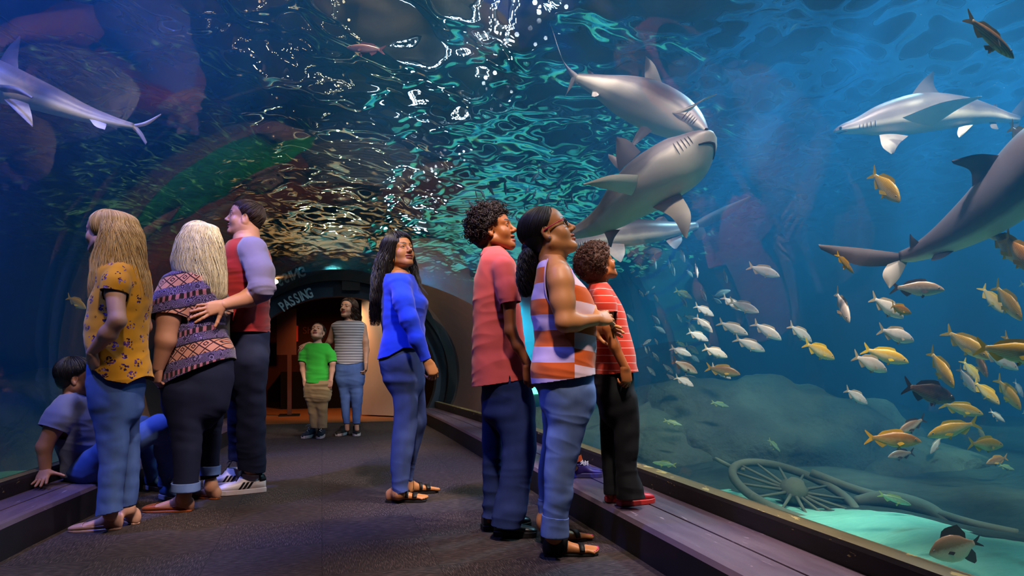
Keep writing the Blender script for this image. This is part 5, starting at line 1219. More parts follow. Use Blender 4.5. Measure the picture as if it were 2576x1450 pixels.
def far_woman():
    P = Person(7.72, T6, (780, 1445), 'woman in grey striped top and blue jeans standing in the archway', SK_PALE)
    def st(T, v, c):
        x, yy, z = T.sep(T.geo()); return T.mix(T.math('LESS_THAN', T.math('FRACT', T.math('DIVIDE', z, .03)), .35), c, '#5d5b66')
    m = cloth_mat('grey_striped', '#a7a2a8', .05, fn=st)
    H = Head(P.p(745, 432), frame(112, 14), .95, gaze=(-.15, 1, .35), ears=False); P.head(H, (P.p(755, 545), P.m(34)))
    S = SDF(); P.rows(S, [(515, 690, 815), (540, 640, 862), (570, 615, 882), (620, 628, 876), (700, 640, 862), (780, 638, 866), (860, 640, 866), (900, 645, 862)], [.06, .09, .11, .125, .12, .12, .125, .125], .03)
    hm = P.p(755, 870)
    P.cloth('striped_top', S, m, mx(lambda V: hm[2]+((V-hm)@RT)**2*.9-V[:, 2], P.top((680, 532), (820, 532))), .006, (.004, 9), 163)
    B = SDF(); P.rows(B, [(530, 665, 840), (620, 650, 850), (860, 660, 845)], [.07, .10, .10], .03); P.limb(B, [(750, 490, 0, 32), (755, 550, 0, 40)])
    P.limb(B, [(855, 575, 0, 34), (878, 690, .0, 27), (886, 760, 0, 24), (884, 860, -.05, 17)], .02); P.limb(B, [(640, 575, 0, 33), (600, 690, .03, 26), (560, 740, .06, 22), (440, 712, .02, 16)], .02)
    S = SDF(); P.jeans(S, [(840, 645, 862), (900, 642, 868), (960, 645, 868), (1020, 655, 864)], [.11, .125, .11, .06], [([(960, 648, 760), (1000, 652, 758), (1100, 676, 756), (1200, 688, 756), (1350, 706, 755)], 1.0), ([(960, 755, 866), (1000, 762, 860), (1100, 762, 858), (1200, 772, 850), (1350, 782, 835)], 1.0)], B)
    P.limb(B, [(730, 1300, 0, 20), (735, 1390, 0, 18)]); P.limb(B, [(808, 1300, 0, 20), (812, 1390, 0, 18)])
    V, F = P.build(B, .006); P.add_skin(V, F); W = P.p(884, 858, -.05); P.hand(W, -UP, RT*-1, 1, .95, (30, 30, 35, 35), fore=P.p(885, 815, -.03)); W2 = P.p(440, 712, .02); P.hand(W2, P.p(385, 745, -.06)-W2, FW*.7+UP*-.5, -1, .95, (25, 25, 25, 25), 8, fore=P.p(480, 722, .03)); P.finish_skin()
    P.cloth('jeans', S, DN_BLUE, mx(P.hem((700, 1342), (835, 1342)), P.top((645, 850), (862, 850))), .006, (.004, 9), 173)
    mk = mat('dark_slip_on', '#221c1a', .7); mw = mat('off_white_sole', '#b8a8a8', .5)
    for x, q in ((735, -.25), (812, .2)): g = P.gr(x, 1425); shoe(P, g, -FW+RT*q, .25, 'sneaker', mk, mw, None, sole_h=.03)
    hz = [-.09, -.09, -.09, -.085, -.05, .0, .045, .068, .08]
    C = cap_sdf(H, .010); V, F = P.build(C, .006); V, F = clip(V, F, cap_cut(H, hz=hz)(V)); R = [(400, 715, 810, .03), (450, 708, 822, .05), (500, 700, 838, .06), (540, 705, 845, .06)]
    P.strands('hair', cap_strands(H, 160, .014, 2, (0, 0, .12), hz=hz, jit=.003, amax=1.9)+fall(P, R, [.08, .10, .10, .09], 240, 4, H.w((0, 0, .125)), (.012, .5), .3, 20), .003, HR_COLL, 4, extra=[(V, F)])
def far_boy():
    P = Person(7.45, T6, (500, 1455), 'boy in bright green tee and khaki trousers standing in the archway looking up', SK_PALE)
    m = cloth_mat('green_tee', '#2f9a2f', .06); mk = cloth_mat('khaki_twill', '#8a7350', .12)
    H = Head(P.p(502, 622), frame(92, 34), .87, gaze=(0, 1, .2)); P.head(H, (P.p(500, 715), P.m(28)))
    S = SDF(); P.rows(S, [(695, 455, 550), (725, 415, 590), (770, 405, 600), (850, 412, 592), (930, 410, 592), (1040, 408, 590)], [.05, .085, .105, .105, .105, .11], .03)
    e = P.ends(P.sleeve(S, [(435, 745, 0, 38), (395, 800, -.02, 38), (380, 858, -.04, 36)]), P.sleeve(S, [(568, 745, 0, 38), (605, 800, -.02, 38), (620, 862, -.04, 36)])); hm = P.p(500, 1018)
    P.cloth('t_shirt', S, m, mx(lambda V: hm[2]+((V-hm)@RT)**2*.6-V[:, 2], P.top((450, 706), (555, 706)), e), .006, (.005, 9), 183)
    B = SDF(); P.rows(B, [(710, 430, 575), (800, 425, 580), (1000, 425, 575)], [.06, .085, .09], .03); P.limb(B, [(500, 670, 0, 28), (500, 720, 0, 36)])
    for x, w, r in ((380, 398, 1), (620, 606, -1)): P.limb(B, [(500-r*66, 745, 0, 28), (x, 860, -.04, 23), (x+r*4, 920, -.03, 20), (w, 1000, -.05, 15)], .02)
    S = SDF(); P.jeans(S, [(990, 402, 606), (1040, 398, 608), (1090, 400, 606), (1150, 408, 596)], [.10, .11, .10, .05], [([(1080, 402, 505), (1150, 414, 494), (1250, 430, 496), (1385, 448, 500)], 1.0), ([(1080, 498, 604), (1150, 496, 592), (1250, 500, 576), (1395, 504, 576)], 1.0)], B)
    V, F = P.build(B, .006); P.add_skin(V, F)
    for w, r in ((398, 1), (606, -1)): W = P.p(w, 998, -.05); P.hand(W, -UP+RT*.25*r, FW, r, .78, (20, 20, 20, 20), fore=P.p(w-r*6, 955, -.04))
    P.finish_skin(); P.cloth('trousers', S, mk, mx(P.hem((440, 1378), (580, 1378)), P.top((402, 1000), (606, 1000))), .006, (.008, 9), 193)
    mn = mat('navy_canvas', '#1a2030', .8); mw = mat('off_white_sole', '#b8a8a8', .5)
    for x, q in ((476, -.3), (540, .1)): g = P.gr(x, 1445); shoe(P, g, -FW+RT*q, .235, 'sneaker', mn, mw, mat('white_lace', '#b8b4b4', .7), sole_h=.032)
    C = cap_sdf(H, .006); V, F = P.build(C, .006); V, F = clip(V, F, cap_cut(H)(V)); P.strands('hair', cap_strands(H, 160, .009, 1), .0026, HR_COLL, 4, extra=[(V, F)])
DN_MID2 = denim_mat('denim_washed', '#26345f', '#5a6ca4', .6)
if not globals().get("SKIPL"): girl_yellow(); woman_tunic(); man_raglan(); boy_seated(); woman_blue(); far_woman(); far_boy()
# ================================================================ fish
def fish_mat(name, top, belly, fin, line=None, rough=.35, iri=.0):
    T = NT(name); v = T.attr('co', 'Vector'); x, y, z = T.sep(v)
    n = T.noise(T.map(v, (9, 9, 9)), 2.2, 3); f = T.math('ADD', T.math('MULTIPLY', z, 5.5), T.math('MULTIPLY', n, .45))
    c = T.ramp(f, [(.05, belly), (.55, top)])
    sc = T.n('TexVoronoi', i_Vector=T.map(v, (1.3, 1, 1.9)), i_Scale=42.0); c = T.mix(T.math('MULTIPLY', T.math('SUBTRACT', sc, .25, True), .18), c, '#20180c')
    if line:
        w = T.n('TexWave', i_Vector=T.map(v, (2, 0, 13), rot=(0, .25, 0)), i_Scale=1.0, i_Distortion=.6, bands_direction='Z'); c = T.mix(T.math('MULTIPLY', T.math('GREATER_THAN', w, .72), .55), c, line)
    c = T.mix(T.attr('fin'), c, fin)
    return T.surf(T.bsdf(c, rough, .5, iri))
FISH = {'g': fish_mat('silver_scales', '#d3c8bc', '#f4f0ea', '#b8a98c'), 'y': fish_mat('yellow_scales', '#d9ae28', '#ecdfa6', '#d8b820', '#b08a3a'), 'd': fish_mat('dark_scales', '#33231c', '#6b5343', '#241a16', '#1a110d'),
        'b': fish_mat('bronze_scales', '#9a6a20', '#c9ae6a', '#cfa01c', '#6f4c16'), 't': fish_mat('teal_scales', '#5f8f6e', '#a8cfae', '#8fae6c'), 's': fish_mat('slate_scales', '#3c4648', '#5f6d6c', '#353d3e'), 'n': fish_mat('tan_scales', '#9a7f62', '#d9cdb9', '#4a3f38'), 'p': fish_mat('pink_scales', '#a4747a', '#c9a3a6', '#9a6a74')}
T_ = NT('angelfish_blue_yellow'); _x = T_.sep(T_.attr('co', 'Vector'))[0]; FISH['a'] = T_.surf(T_.bsdf(T_.ramp(_x, [(.30, '#c9c23a'), (.42, '#8fd0d8'), (.60, '#1a54b8')]), .4, .4))
PROF = {'std': ([0, .03, .08, .2, .35, .5, .65, .78, .86], [.006, .045, .078, .135, .162, .150, .10, .052, .040], [-.006, -.030, -.055, -.105, -.140, -.135, -.088, -.044, -.038]),
        'slim': ([0, .03, .1, .25, .4, .55, .7, .8, .86], [.004, .03, .06, .09, .10, .092, .066, .042, .034], [-.004, -.022, -.05, -.085, -.095, -.085, -.058, -.036, -.032]),
        'disc': ([0, .03, .1, .2, .35, .5, .65, .78, .86], [.01, .06, .13, .22, .28, .28, .22, .09, .05], [-.01, -.05, -.12, -.20, -.27, -.28, -.22, -.09, -.05])}
def fish_geo(prof, bend):
    xs, tp, bt = PROF[prof]; n = 16; t = np.concatenate([np.linspace(0, .1, 6), np.linspace(.14, .86, 15)]); top = np.interp(t, xs, tp); bot = np.interp(t, xs, bt); V = []; F = []; fin = []
    by = lambda x: bend*(np.maximum(0, x-.35))**2
    for i, x in enumerate(t):
        c = (top[i]+bot[i])/2; h = (top[i]-bot[i])/2; w = h*(.42 if prof == 'std' else .55 if prof == 'slim' else .22)*(1.15-.5*x)
        for j in range(n):
            a = 2*math.pi*j/n; V.append((-x, by(x)+w*math.sin(a), c+h*math.cos(a))); fin.append(0)
        if i:
            for j in range(n): F.append(((i-1)*n+j, i*n+j, i*n+(j+1) % n, (i-1)*n+(j+1) % n))
    F.append(tuple(range(n))); F.append(tuple(len(V)-1-j for j in range(n)))
    def plate(top_pts, bot_pts, th=.004, col=1.0):
        """thin fin between two edge curves, thick at the root edge"""
        m = len(top_pts); b = len(V)
        for s in (1, -1):
            for p, q in zip(top_pts, bot_pts):
                for k in (0, .5, 1):
                    r = np.array(q)*(1-k)+np.array(p)*k; V.append((r[0], r[1]+by(-r[0])*0+s*th*(1-k*.85), r[2])); fin.append(col)
        for s in range(2):
            for i in range(m-1):
                for k in range(2):
                    a = b+s*m*3+i*3+k; f = (a, a+1, a+4, a+3); F.append(f if s else f[::-1])
    def B(x, z, y=0): return (-x, by(x)+y, z)
    X = [.28, .34, .42, .5, .58, .66, .74]; hh = [.0, .05, .055, .045, .05, .05, .0] if prof != 'disc' else [.02, .1, .14, .15, .18, .22, .10]
    plate([B(x+.03, np.interp(x, xs, tp)+h) for x, h in zip(X, hh)], [B(x, np.interp(x, xs, tp)-.012) for x in X])
    X = [.58, .63, .68, .73, .77]; hh = [.02, .075, .06, .035, .005] if prof != 'disc' else [.05, .12, .2, .22, .1]
    plate([B(x+.04, np.interp(x, xs, bt)-h) for x, h in zip(X, hh)], [B(x, np.interp(x, xs, bt)+.012) for x in X])
    tl = .15 if prof == 'std' else .11 if prof == 'slim' else .12; Z = [-1, -.8, -.4, 0, .4, .8, 1]
    plate([B(.86+(.135 if abs(z) > .7 else .045+.12*abs(z)), z*tl) for z in Z], [B(.835, z*.036) for z in Z], .006)
    for s in (1, -1):
        plate([B(.36+.05*k, -.115-.075*math.sin(k*3.1), s*(.012+.03*k)) for k in (0, .33, .66, 1)], [B(.33+.04*k, -.115, s*.012) for k in (0, .33, .66, 1)], .003)
        y0 = .052*(1 if prof == 'std' else .8); plate([B(.30+.12*k+.03, -.03-.03*k+.02*math.sin(k*3), s*(y0+.06*k)) for k in (0, .4, .8, 1)], [B(.30+.10*k, -.055-.045*k, s*(y0+.05*k)) for k in (0, .4, .8, 1)], .003)
    return np.array(V), F, np.array(fin)
def fish_eye(prof):
    mb = MB(); xs, tp, bt = PROF[prof]; x = .115; zc = np.interp(x, xs, tp)*.42; h = (np.interp(x, xs, tp)-np.interp(x, xs, bt))/2; w = h*(.42 if prof == 'std' else .55 if prof == 'slim' else .22)
    for s in (1, -1):
        mb.ball((-x, s*w*.94, zc), .019, 10, 0, (1, .5, 1)); mb.ball((-x, s*(w*.94+.0065), zc), .0115, 8, 1, (1, .5, 1))
    return mb
M_EYEW = mat('fish_eye_ring', '#c9bfae', .2, .6); M_EYEB = mat('fish_eye_pupil', '#07070a', .1, .7)
PROTO = {}
def fish_proto(kind, prof, bend):
    key = (kind, prof, bend)
    if key not in PROTO:
        V, F, fn = fish_geo(prof, bend); o = mesh('fish', V, F, FISH[kind], None, True, attrs={'co': V*np.array([-1, 1, 1]), 'fin': fn}); COL.objects.unlink(o)
        e = fish_eye(prof); q = mesh('eye', e.V, e.F, [M_EYEW, M_EYEB], None, True, e.M); COL.objects.unlink(q); PROTO[key] = (o, q)
    return PROTO[key]
def arch_clear(p, m=.25):
    y = min(max(p[1], -3), YE); xr = re(y)+1.17*ledge_w(y); xl = le(y)-.351; H = float(np.interp(y, [-3, 3, 9.6], [1.92, 1.85, 1.36])); W = (xr-xl)/2+.05; cx = (xr+xl)/2
    return ((p[0]-cx)/(W+m))**2+(max(p[2]-.62, 0)/(H+m))**2 > 1
NFISH = 0
def fish(cr, kind, x0, y0, x1, y1, label, fl='', L=None, d=None, group=None, up=None):
    """tail end (x0,y0) to nose (x1,y1) in crop cr; flags: h heading to the viewer, r rolled, e no eyes, <> bend, m slim, c disc"""
    global NFISH
    ox, oy, s = cr; a = np.array([ox+x0/s, oy+y0/s]); b = np.array([ox+x1/s, oy+y1/s]); v = b-a; ln = np.hypot(*v); rr = np.random.default_rng(NFISH*7+3); NFISH += 1
    fs = .72 if 'h' in fl else .97; L0 = L or {'g': .25, 'y': .27, 'd': .34, 'b': .28, 't': .2, 's': .22, 'n': .25, 'p': .3, 'a': .12}[kind]
    dset = d is not None
    if d is None:
        d = float(np.clip(FOC*L0*fs/ln, 2.2, 8.6))
    c = (a+b)/2; P = at(c[0], c[1], d)
    for _ in range(40):
        if arch_clear(P): break
        d += .12; P = at(c[0], c[1], d)
    L1 = ln*d/FOC/fs if not (L and dset) else L; im = (RT*v[0]-UP*v[1])/ln; tw = math.sqrt(1-fs*fs)*(1 if 'a' not in fl else -1)*(1 if 'h' in fl else rr.choice([-1, 1])); X = im*fs-FW*tw; X /= np.linalg.norm(X)
    U = UP.copy() if up is None else np.array(up); 
    if 'r' in fl: U = np.cross(X, FW); U = FW*.85+UP*.3
    if abs(X@U) > .93: U = U+FW*.8-RT*.4*np.sign(v[0]+.01)
    Z = U-X*(U@X); Z /= np.linalg.norm(Z); Y = np.cross(Z, X)
    prof = 'slim' if 'm' in fl else 'disc' if 'c' in fl else 'std'; bend = .45 if '<' in fl else -.45 if '>' in fl else 0
    o, q = fish_proto(kind, prof, bend); o = o.copy(); M = Matrix(np.array([X, Y, Z]).T.tolist()).to_4x4(); M = M@Matrix.Diagonal((L1, L1, L1, 1)); M.translation = Vector(P+X*L1*.5); o.matrix_world = M; link(o)
    tag(o, label, 'fish', group)
    if 'e' not in fl: q = q.copy(); link(q, o)
    return o
C1 = (1560, 600, 5.8); C2 = (1560, 850, 5.8); C3 = (2000, 600, 4.394); C4 = (2000, 850, 4.394); C5 = (1560, 1050, 3.625); C6 = (2000, 1100, 4.142); C7 = (1130, 380, 5.8); C8 = (2050, 0, 3.021); CM = (0, 0, 1)
GS = 'shoal of silver grunts by the right window'; GY = 'yellow snappers near the right edge'; GD = 'small fish silhouettes under the bright ripples'; GH = 'hazy far fish beside the small boy'; GT = 'greenish fish near the tank floor'
for q in [
 (C1,'g',325,205,605,180,'pale fish just above the boy on the ledge, swimming level to the right','<'),
 (C1,'g',900,130,915,365,'slender silver fish seen head on, highest above the shoal, fins spread','h'),
 (C1,'g',510,250,500,465,'pale fish seen head on beside the small boy, both fins spread white','h'),
 (C1,'s',955,95,985,185,'small dark fish below the grey shark tail','e'),
 (C1,'g',720,280,705,450,'thin dim fish, left one of a close upright pair','h'),
 (C1,'g',770,325,768,565,'thin silver fish, right one of a close upright pair','h'),
 (C1,'g',1125,330,1095,590,'thin fish pointing down with a bright white tail','h'),
 (C1,'g',975,450,1055,575,'small silver fish touching the thin one with the white tail','<'),
 (C1,'g',1540,450,1530,665,'thin tan fish hanging alone nose down, left of the largest upper silver fish','h'),
 (C1,'g',1875,390,2305,565,'large silver grunt highest on the right of the shoal, under the reflected shirt','' ),
 (C1,'g',1350,850,1602,765,'silver fish nosing upward right at the top of the shoal','<'),
 (C1,'g',1370,860,1460,960,'short silver fish tucked under the upward nosing one','h'),
 (C1,'g',1195,720,1230,925,'thin silver fish hanging upright between a dark fish and the shoal','h'),
 (C1,'b',785,755,1060,880,'dark olive fish with a pale cheek at the upper left of the shoal',''),
 (C1,'b',905,840,955,1012,'narrow olive fish nose down below the dark olive one','h'),
 (C1,'g',1070,975,1380,1135,'silver fish diving right, directly below the olive pair',''),
 (C1,'g',1500,840,1760,1060,'silver fish half hidden behind the fat bright grunt',''),
 (C1,'g',1590,910,2005,1090,'fat bright silver grunt, largest in the middle of the shoal','>'),
 (C1,'g',1105,1130,1335,1380,'silver fish with yellow back diving steeply in mid shoal',''),
 (C1,'g',985,1190,1095,1440,'narrow silver fish diving beside the yellow backed one','<'),
 (C1,'g',1440,1210,1845,1415,'silver fish with yellow edged back, upper of two parallel divers',''),
 (C1,'g',1950,1220,2330,1490,'grey silver grunt alone at the right front of the shoal',''),
 (C1,'g',970,1355,1300,1500,'plump silver fish with a yellow forehead in mid shoal',''),
 (C1,'n',925,1120,1135,1205,'dim brownish fish behind the shoal','e'),
 (C1,'g',465,1100,560,1260,'narrow pale fish diving beside the red striped shirt','h'),
 (C1,'g',500,1270,655,1390,'small fish diving below the narrow pale one','e'),
 (C2,'y',820,50,965,155,'small bright yellow fish with raised tail in the lower shoal',''),
 (C2,'g',740,140,1030,270,'silver fish in front of the small bright yellow one',''),
 (C2,'b',940,100,1155,240,'olive gold fish overlapping silver ones in the lower shoal',''),
 (C2,'g',1000,230,1148,358,'silver fish peeking out under the olive gold one',''),
 (C2,'g',1195,140,1582,292,'silver grunt with a yellow edged back, low centre of the shoal',''),
 (C2,'g',1680,0,2092,206,'silver fish with yellow edged back, lower of two parallel divers',''),
 (C2,'n',745,320,1142,525,'tan fish swimming down right at the bottom of the shoal',''),
 (C2,'n',595,365,782,528,'small tan fish left of the tan fish at the bottom','e'),
 (C2,'n',365,400,522,562,'lone small tan fish next to the striped shirt hem','e'),
 (C2,'n',660,510,820,655,'rounded grey fish under the small tan one','e'),
 (C2,'g',785,565,1082,716,'lowest silver fish of the shoal, head hidden behind another snout',''),
 (C2,'g',940,540,1145,660,'silver fish with yellow brow beside the lowest of the shoal',''),
 (C2,'b',1260,430,1732,540,'bronze snapper with yellow tail alone below the shoal',''),
 (C2,'g',1330,400,1600,602,'pale fish behind the bronze snapper',''),
 (C2,'t',1315,935,1600,1015,'small yellow nosed striped fish alone in mid water below the bronze snapper','m'),
 (C3,'b',430,165,665,380,'slim brown striped fish in front of the big shark tail','m',None,2.9),
 (C3,'g',535,560,512,942,'narrow silver fish upright alone below the shark tail','h'),
 (C3,'n',1085,535,1612,580,'tan grunt with a dark tail touching the lower tail lobe of the shark',''),
 (C3,'g',800,645,1235,880,'white fish crossed by a bronze one',''),
 (C3,'b',990,740,1310,830,'bronze fish with turned yellow tail crossing a white one','>',None,3.2),
 (C3,'g',880,1000,1352,1140,'bright silver grunt alone in the blue, below the bronze and white pair',''),
 (C3,'y',70,1150,462,1340,'golden snapper leading the front of the silver shoal',''),
 (C3,'g',-90,950,205,1150,'white fish behind the golden leading snapper',''),
 (C3,'y',770,1215,1222,1378,'upper golden fish of a gold and white pair swimming right',''),
 (C3,'g',605,1290,1050,1478,'lower pale fish of a gold and white pair swimming right',''),
 (C3,'y',2350,480,2345,920,'large yellow snapper facing downward, seen from the front','h'),
 (C3,'y',2085,520,2262,830,'yellow snapper diving, left of the large front facing one',''),
 (C3,'y',1770,1000,2005,1340,'thin yellow snapper diving with forked tail up','h'),
 (C3,'y',2045,1190,2760,1330,'big yellow snapper cut by the right edge of the view',''),
 (C3,'b',2255,1050,2590,1410,'dark bronze fish crossing in front of the big yellow snapper','m'),
 (C3,'y',2320,-150,2360,325,'big olive yellow snapper, upper left of the pair at the right edge','h'),
 (C3,'b',2480,-80,2500,440,'big brown snapper nose down at the right edge','h'),
 (C3,'y',2455,500,2720,560,'yellow tail just inside the right edge','' ),
 (C4,'g',2110,140,2432,360,'silver fish with dark shaded head under the big yellow snapper',''),
 (C4,'y',1605,130,1625,545,'wide yellow snapper nose down behind the dark fish, tail up','h'),
 (C4,'b',2080,130,2020,435,'olive snapper nose down amid the diving yellow ones','h'),
 (C4,'g',1890,325,1905,600,'pale grey fish nose down beside the yellow divers','h'),
 (C4,'y',1870,240,2010,490,'upper small yellow fish of a diving pair',''),
 (C4,'y',1990,470,2225,740,'lower yellow fish of a diving pair, dark back edge',''),
 (C4,'y',2340,440,2370,787,'yellow snapper nose down near the right edge, lowest of the divers','h'),
 (C4,'g',2400,470,2545,665,'grey white fish at the right edge beside a yellow diver',''),
 (C4,'d',1138,520,1825,700,'large dark brown snapper with black tail',''),
 (C4,'y',1635,730,2045,850,'yellow snapper directly under the dark brown one',''),
 (C4,'y',1995,925,1502,1105,'yellow snapper facing left with pale tail',''),
 (C4,'n',1475,890,1110,1060,'white fish with black forked tail facing away left',''),
 (C4,'b',800,1110,1357,1145,'bronze snapper with bright yellow tail facing right',''),
 (C4,'g',1640,1090,1478,1282,'pale fish nose down left beneath the left facing yellow one',''),
 (C4,'n',1345,1270,1002,1318,'tan fish facing left under the bronze snapper',''),
 (C4,'y',1870,1160,2345,1205,'striped yellow snapper facing right, lowest large one',''),
 (C4,'b',2040,1190,1925,1380,'mottled yellow fish half hidden behind the striped yellow snapper',''),
 (C4,'y',2055,985,2060,1120,'small yellow tail behind the striped yellow snapper','h'),
 (C4,'b',2380,1325,2085,1390,'dark olive fish with yellow forked tail, facing left low at right',''),
 (C4,'t',2230,1400,2445,1470,'teal fish right of the dark olive one','m'),
 (C4,'g',2125,800,2345,940,'small slim silver fish alone near the right edge','m'),
 (C4,'g',530,560,822,742,'rounded pale fish alone mid water, tail up left',''),
 (C4,'y',2500,820,2640,905,'yellow fin tip at the right edge under the slim silver fish',''),
 (C8,'b',1095,145,1562,415,'large dark olive fish with yellow fin in the upper right','m'),
 (C8,'y',500,1265,560,1570,'narrow yellow finned fish upright below the mid shark','h'),
 (CM,'g',2474,515,2474,612,'pale grey fish hanging upright over the big shark tail','h'),
 (CM,'b',2573,300,2556,395,'brown fish face at the right edge above the big shark','h'),
 (CM,'n',2500,600,2540,602,'small brown tail left of the big olive snapper','e'),
 (CM,'y',162,745,222,778,'yellow fish alone in the left tank beside the blonde girl','' ),
 (CM,'p',972,132,868,114,'pinkish fish under the water surface overhead','m'),
]:
    fish(*q)
for q in [(490,800,548,932),(270,740,335,860),(350,840,425,770),(640,1150,670,1258),(815,1090,905,1228),(80,1090,200,1212),(230,460,150,510),(275,550,215,565),(265,345,300,410),(450,745,512,698),(40,160,62,38),(340,15,378,100),(130,165,237,215)]:
    fish(C1, 'n', *q, 'small dim fish in the haze between the small boy and the silver shoal', 'e', group=GH)
for q in [(310,120,460,25),(350,110,402,237),(410,110,432,200),(500,0,547,105),(460,190,562,352),(800,220,935,312)]:
    fish(C2, 'n', *q, 'dim fish in the tight cluster beside the hem of the red striped shirt', 'e', group='tight cluster of dim fish by the red shirt')
for q in [(280,200,387,390),(800,380,830,655),(1030,330,988,467),(1325,290,1185,468),(1475,200,1262,262),(1662,390,1552,532),(1885,265,1778,392),(1172,500,1108,642),(1267,560,1218,702),(1482,588,1408,742),(1778,560,1805,775),(2142,520,2085,742),(375,555,412,702),(455,565,525,702),(545,480,655,655),(1095,760,1100,872),(1645,698,1558,792),(1685,705,1732,862),(275,718,372,862),(378,700,492,822),(795,25,658,65),(645,678,732,782),(962,948,1062,1082),(1648,828,1702,912)]:
    fish(C7, 's', *q, 'small dark fish silhouette against the bright rippled surface above the polo boy', 'em', group=GD)
for q in [(C5,400,28,560,75),(C5,258,283,360,312),(C5,555,288,702,320),(C5,845,333,690,340),(C5,508,435,300,418),(C5,1340,195,1468,322),(C5,1510,268,1618,268),(C5,1090,665,1228,655),(C5,1625,710,1490,722),(C5,1390,800,1558,842)]:
    fish(q[0], 't', *q[1:], 'small greenish fish over the dim rocks and sunken wheel', 'em', L=.2, group=GT)
for q in [(C6,885,598,1187,702),(C6,950,760,1152,772),(C6,1165,635,1322,662),(C6,1350,700,1532,800),(C6,805,295,745,335)]:
    fish(q[0], 't', *q[1:], 'small teal fish beyond the wheel, above the bright sand', 'em', L=.22, group='teal fish above the bright sand')
fish(C6, 'n', 800, 900, 1062, 1045, 'tan fish low over the bright sand, nose down right', 'em', L=.22)
fish(C6, 'n', 2245, 1190, 2048, 1182, 'dim tan fish resting on the bright sand at right', 'em', d=4.2)
fish(C6, 'n', 1850, 1085, 1490, 1225, 'big grey tan fish close to the glass just over the window rail at lower right', 'c', L=.20, d=2.75)
fish(C4, 'a', 145, 1190, 258, 1178, 'blue and yellow angelfish over the dim rocks, right of the small boy', 'c', L=.15)
fish(C4, 't', 325, 1180, 250, 1184, 'small teal fish touching the upper angelfish', 'em', L=.12)
fish(C5, 'a', 2050, 573, 1980, 572, 'blue and yellow disc shaped angelfish above the sunken wheel', 'c', L=.15)
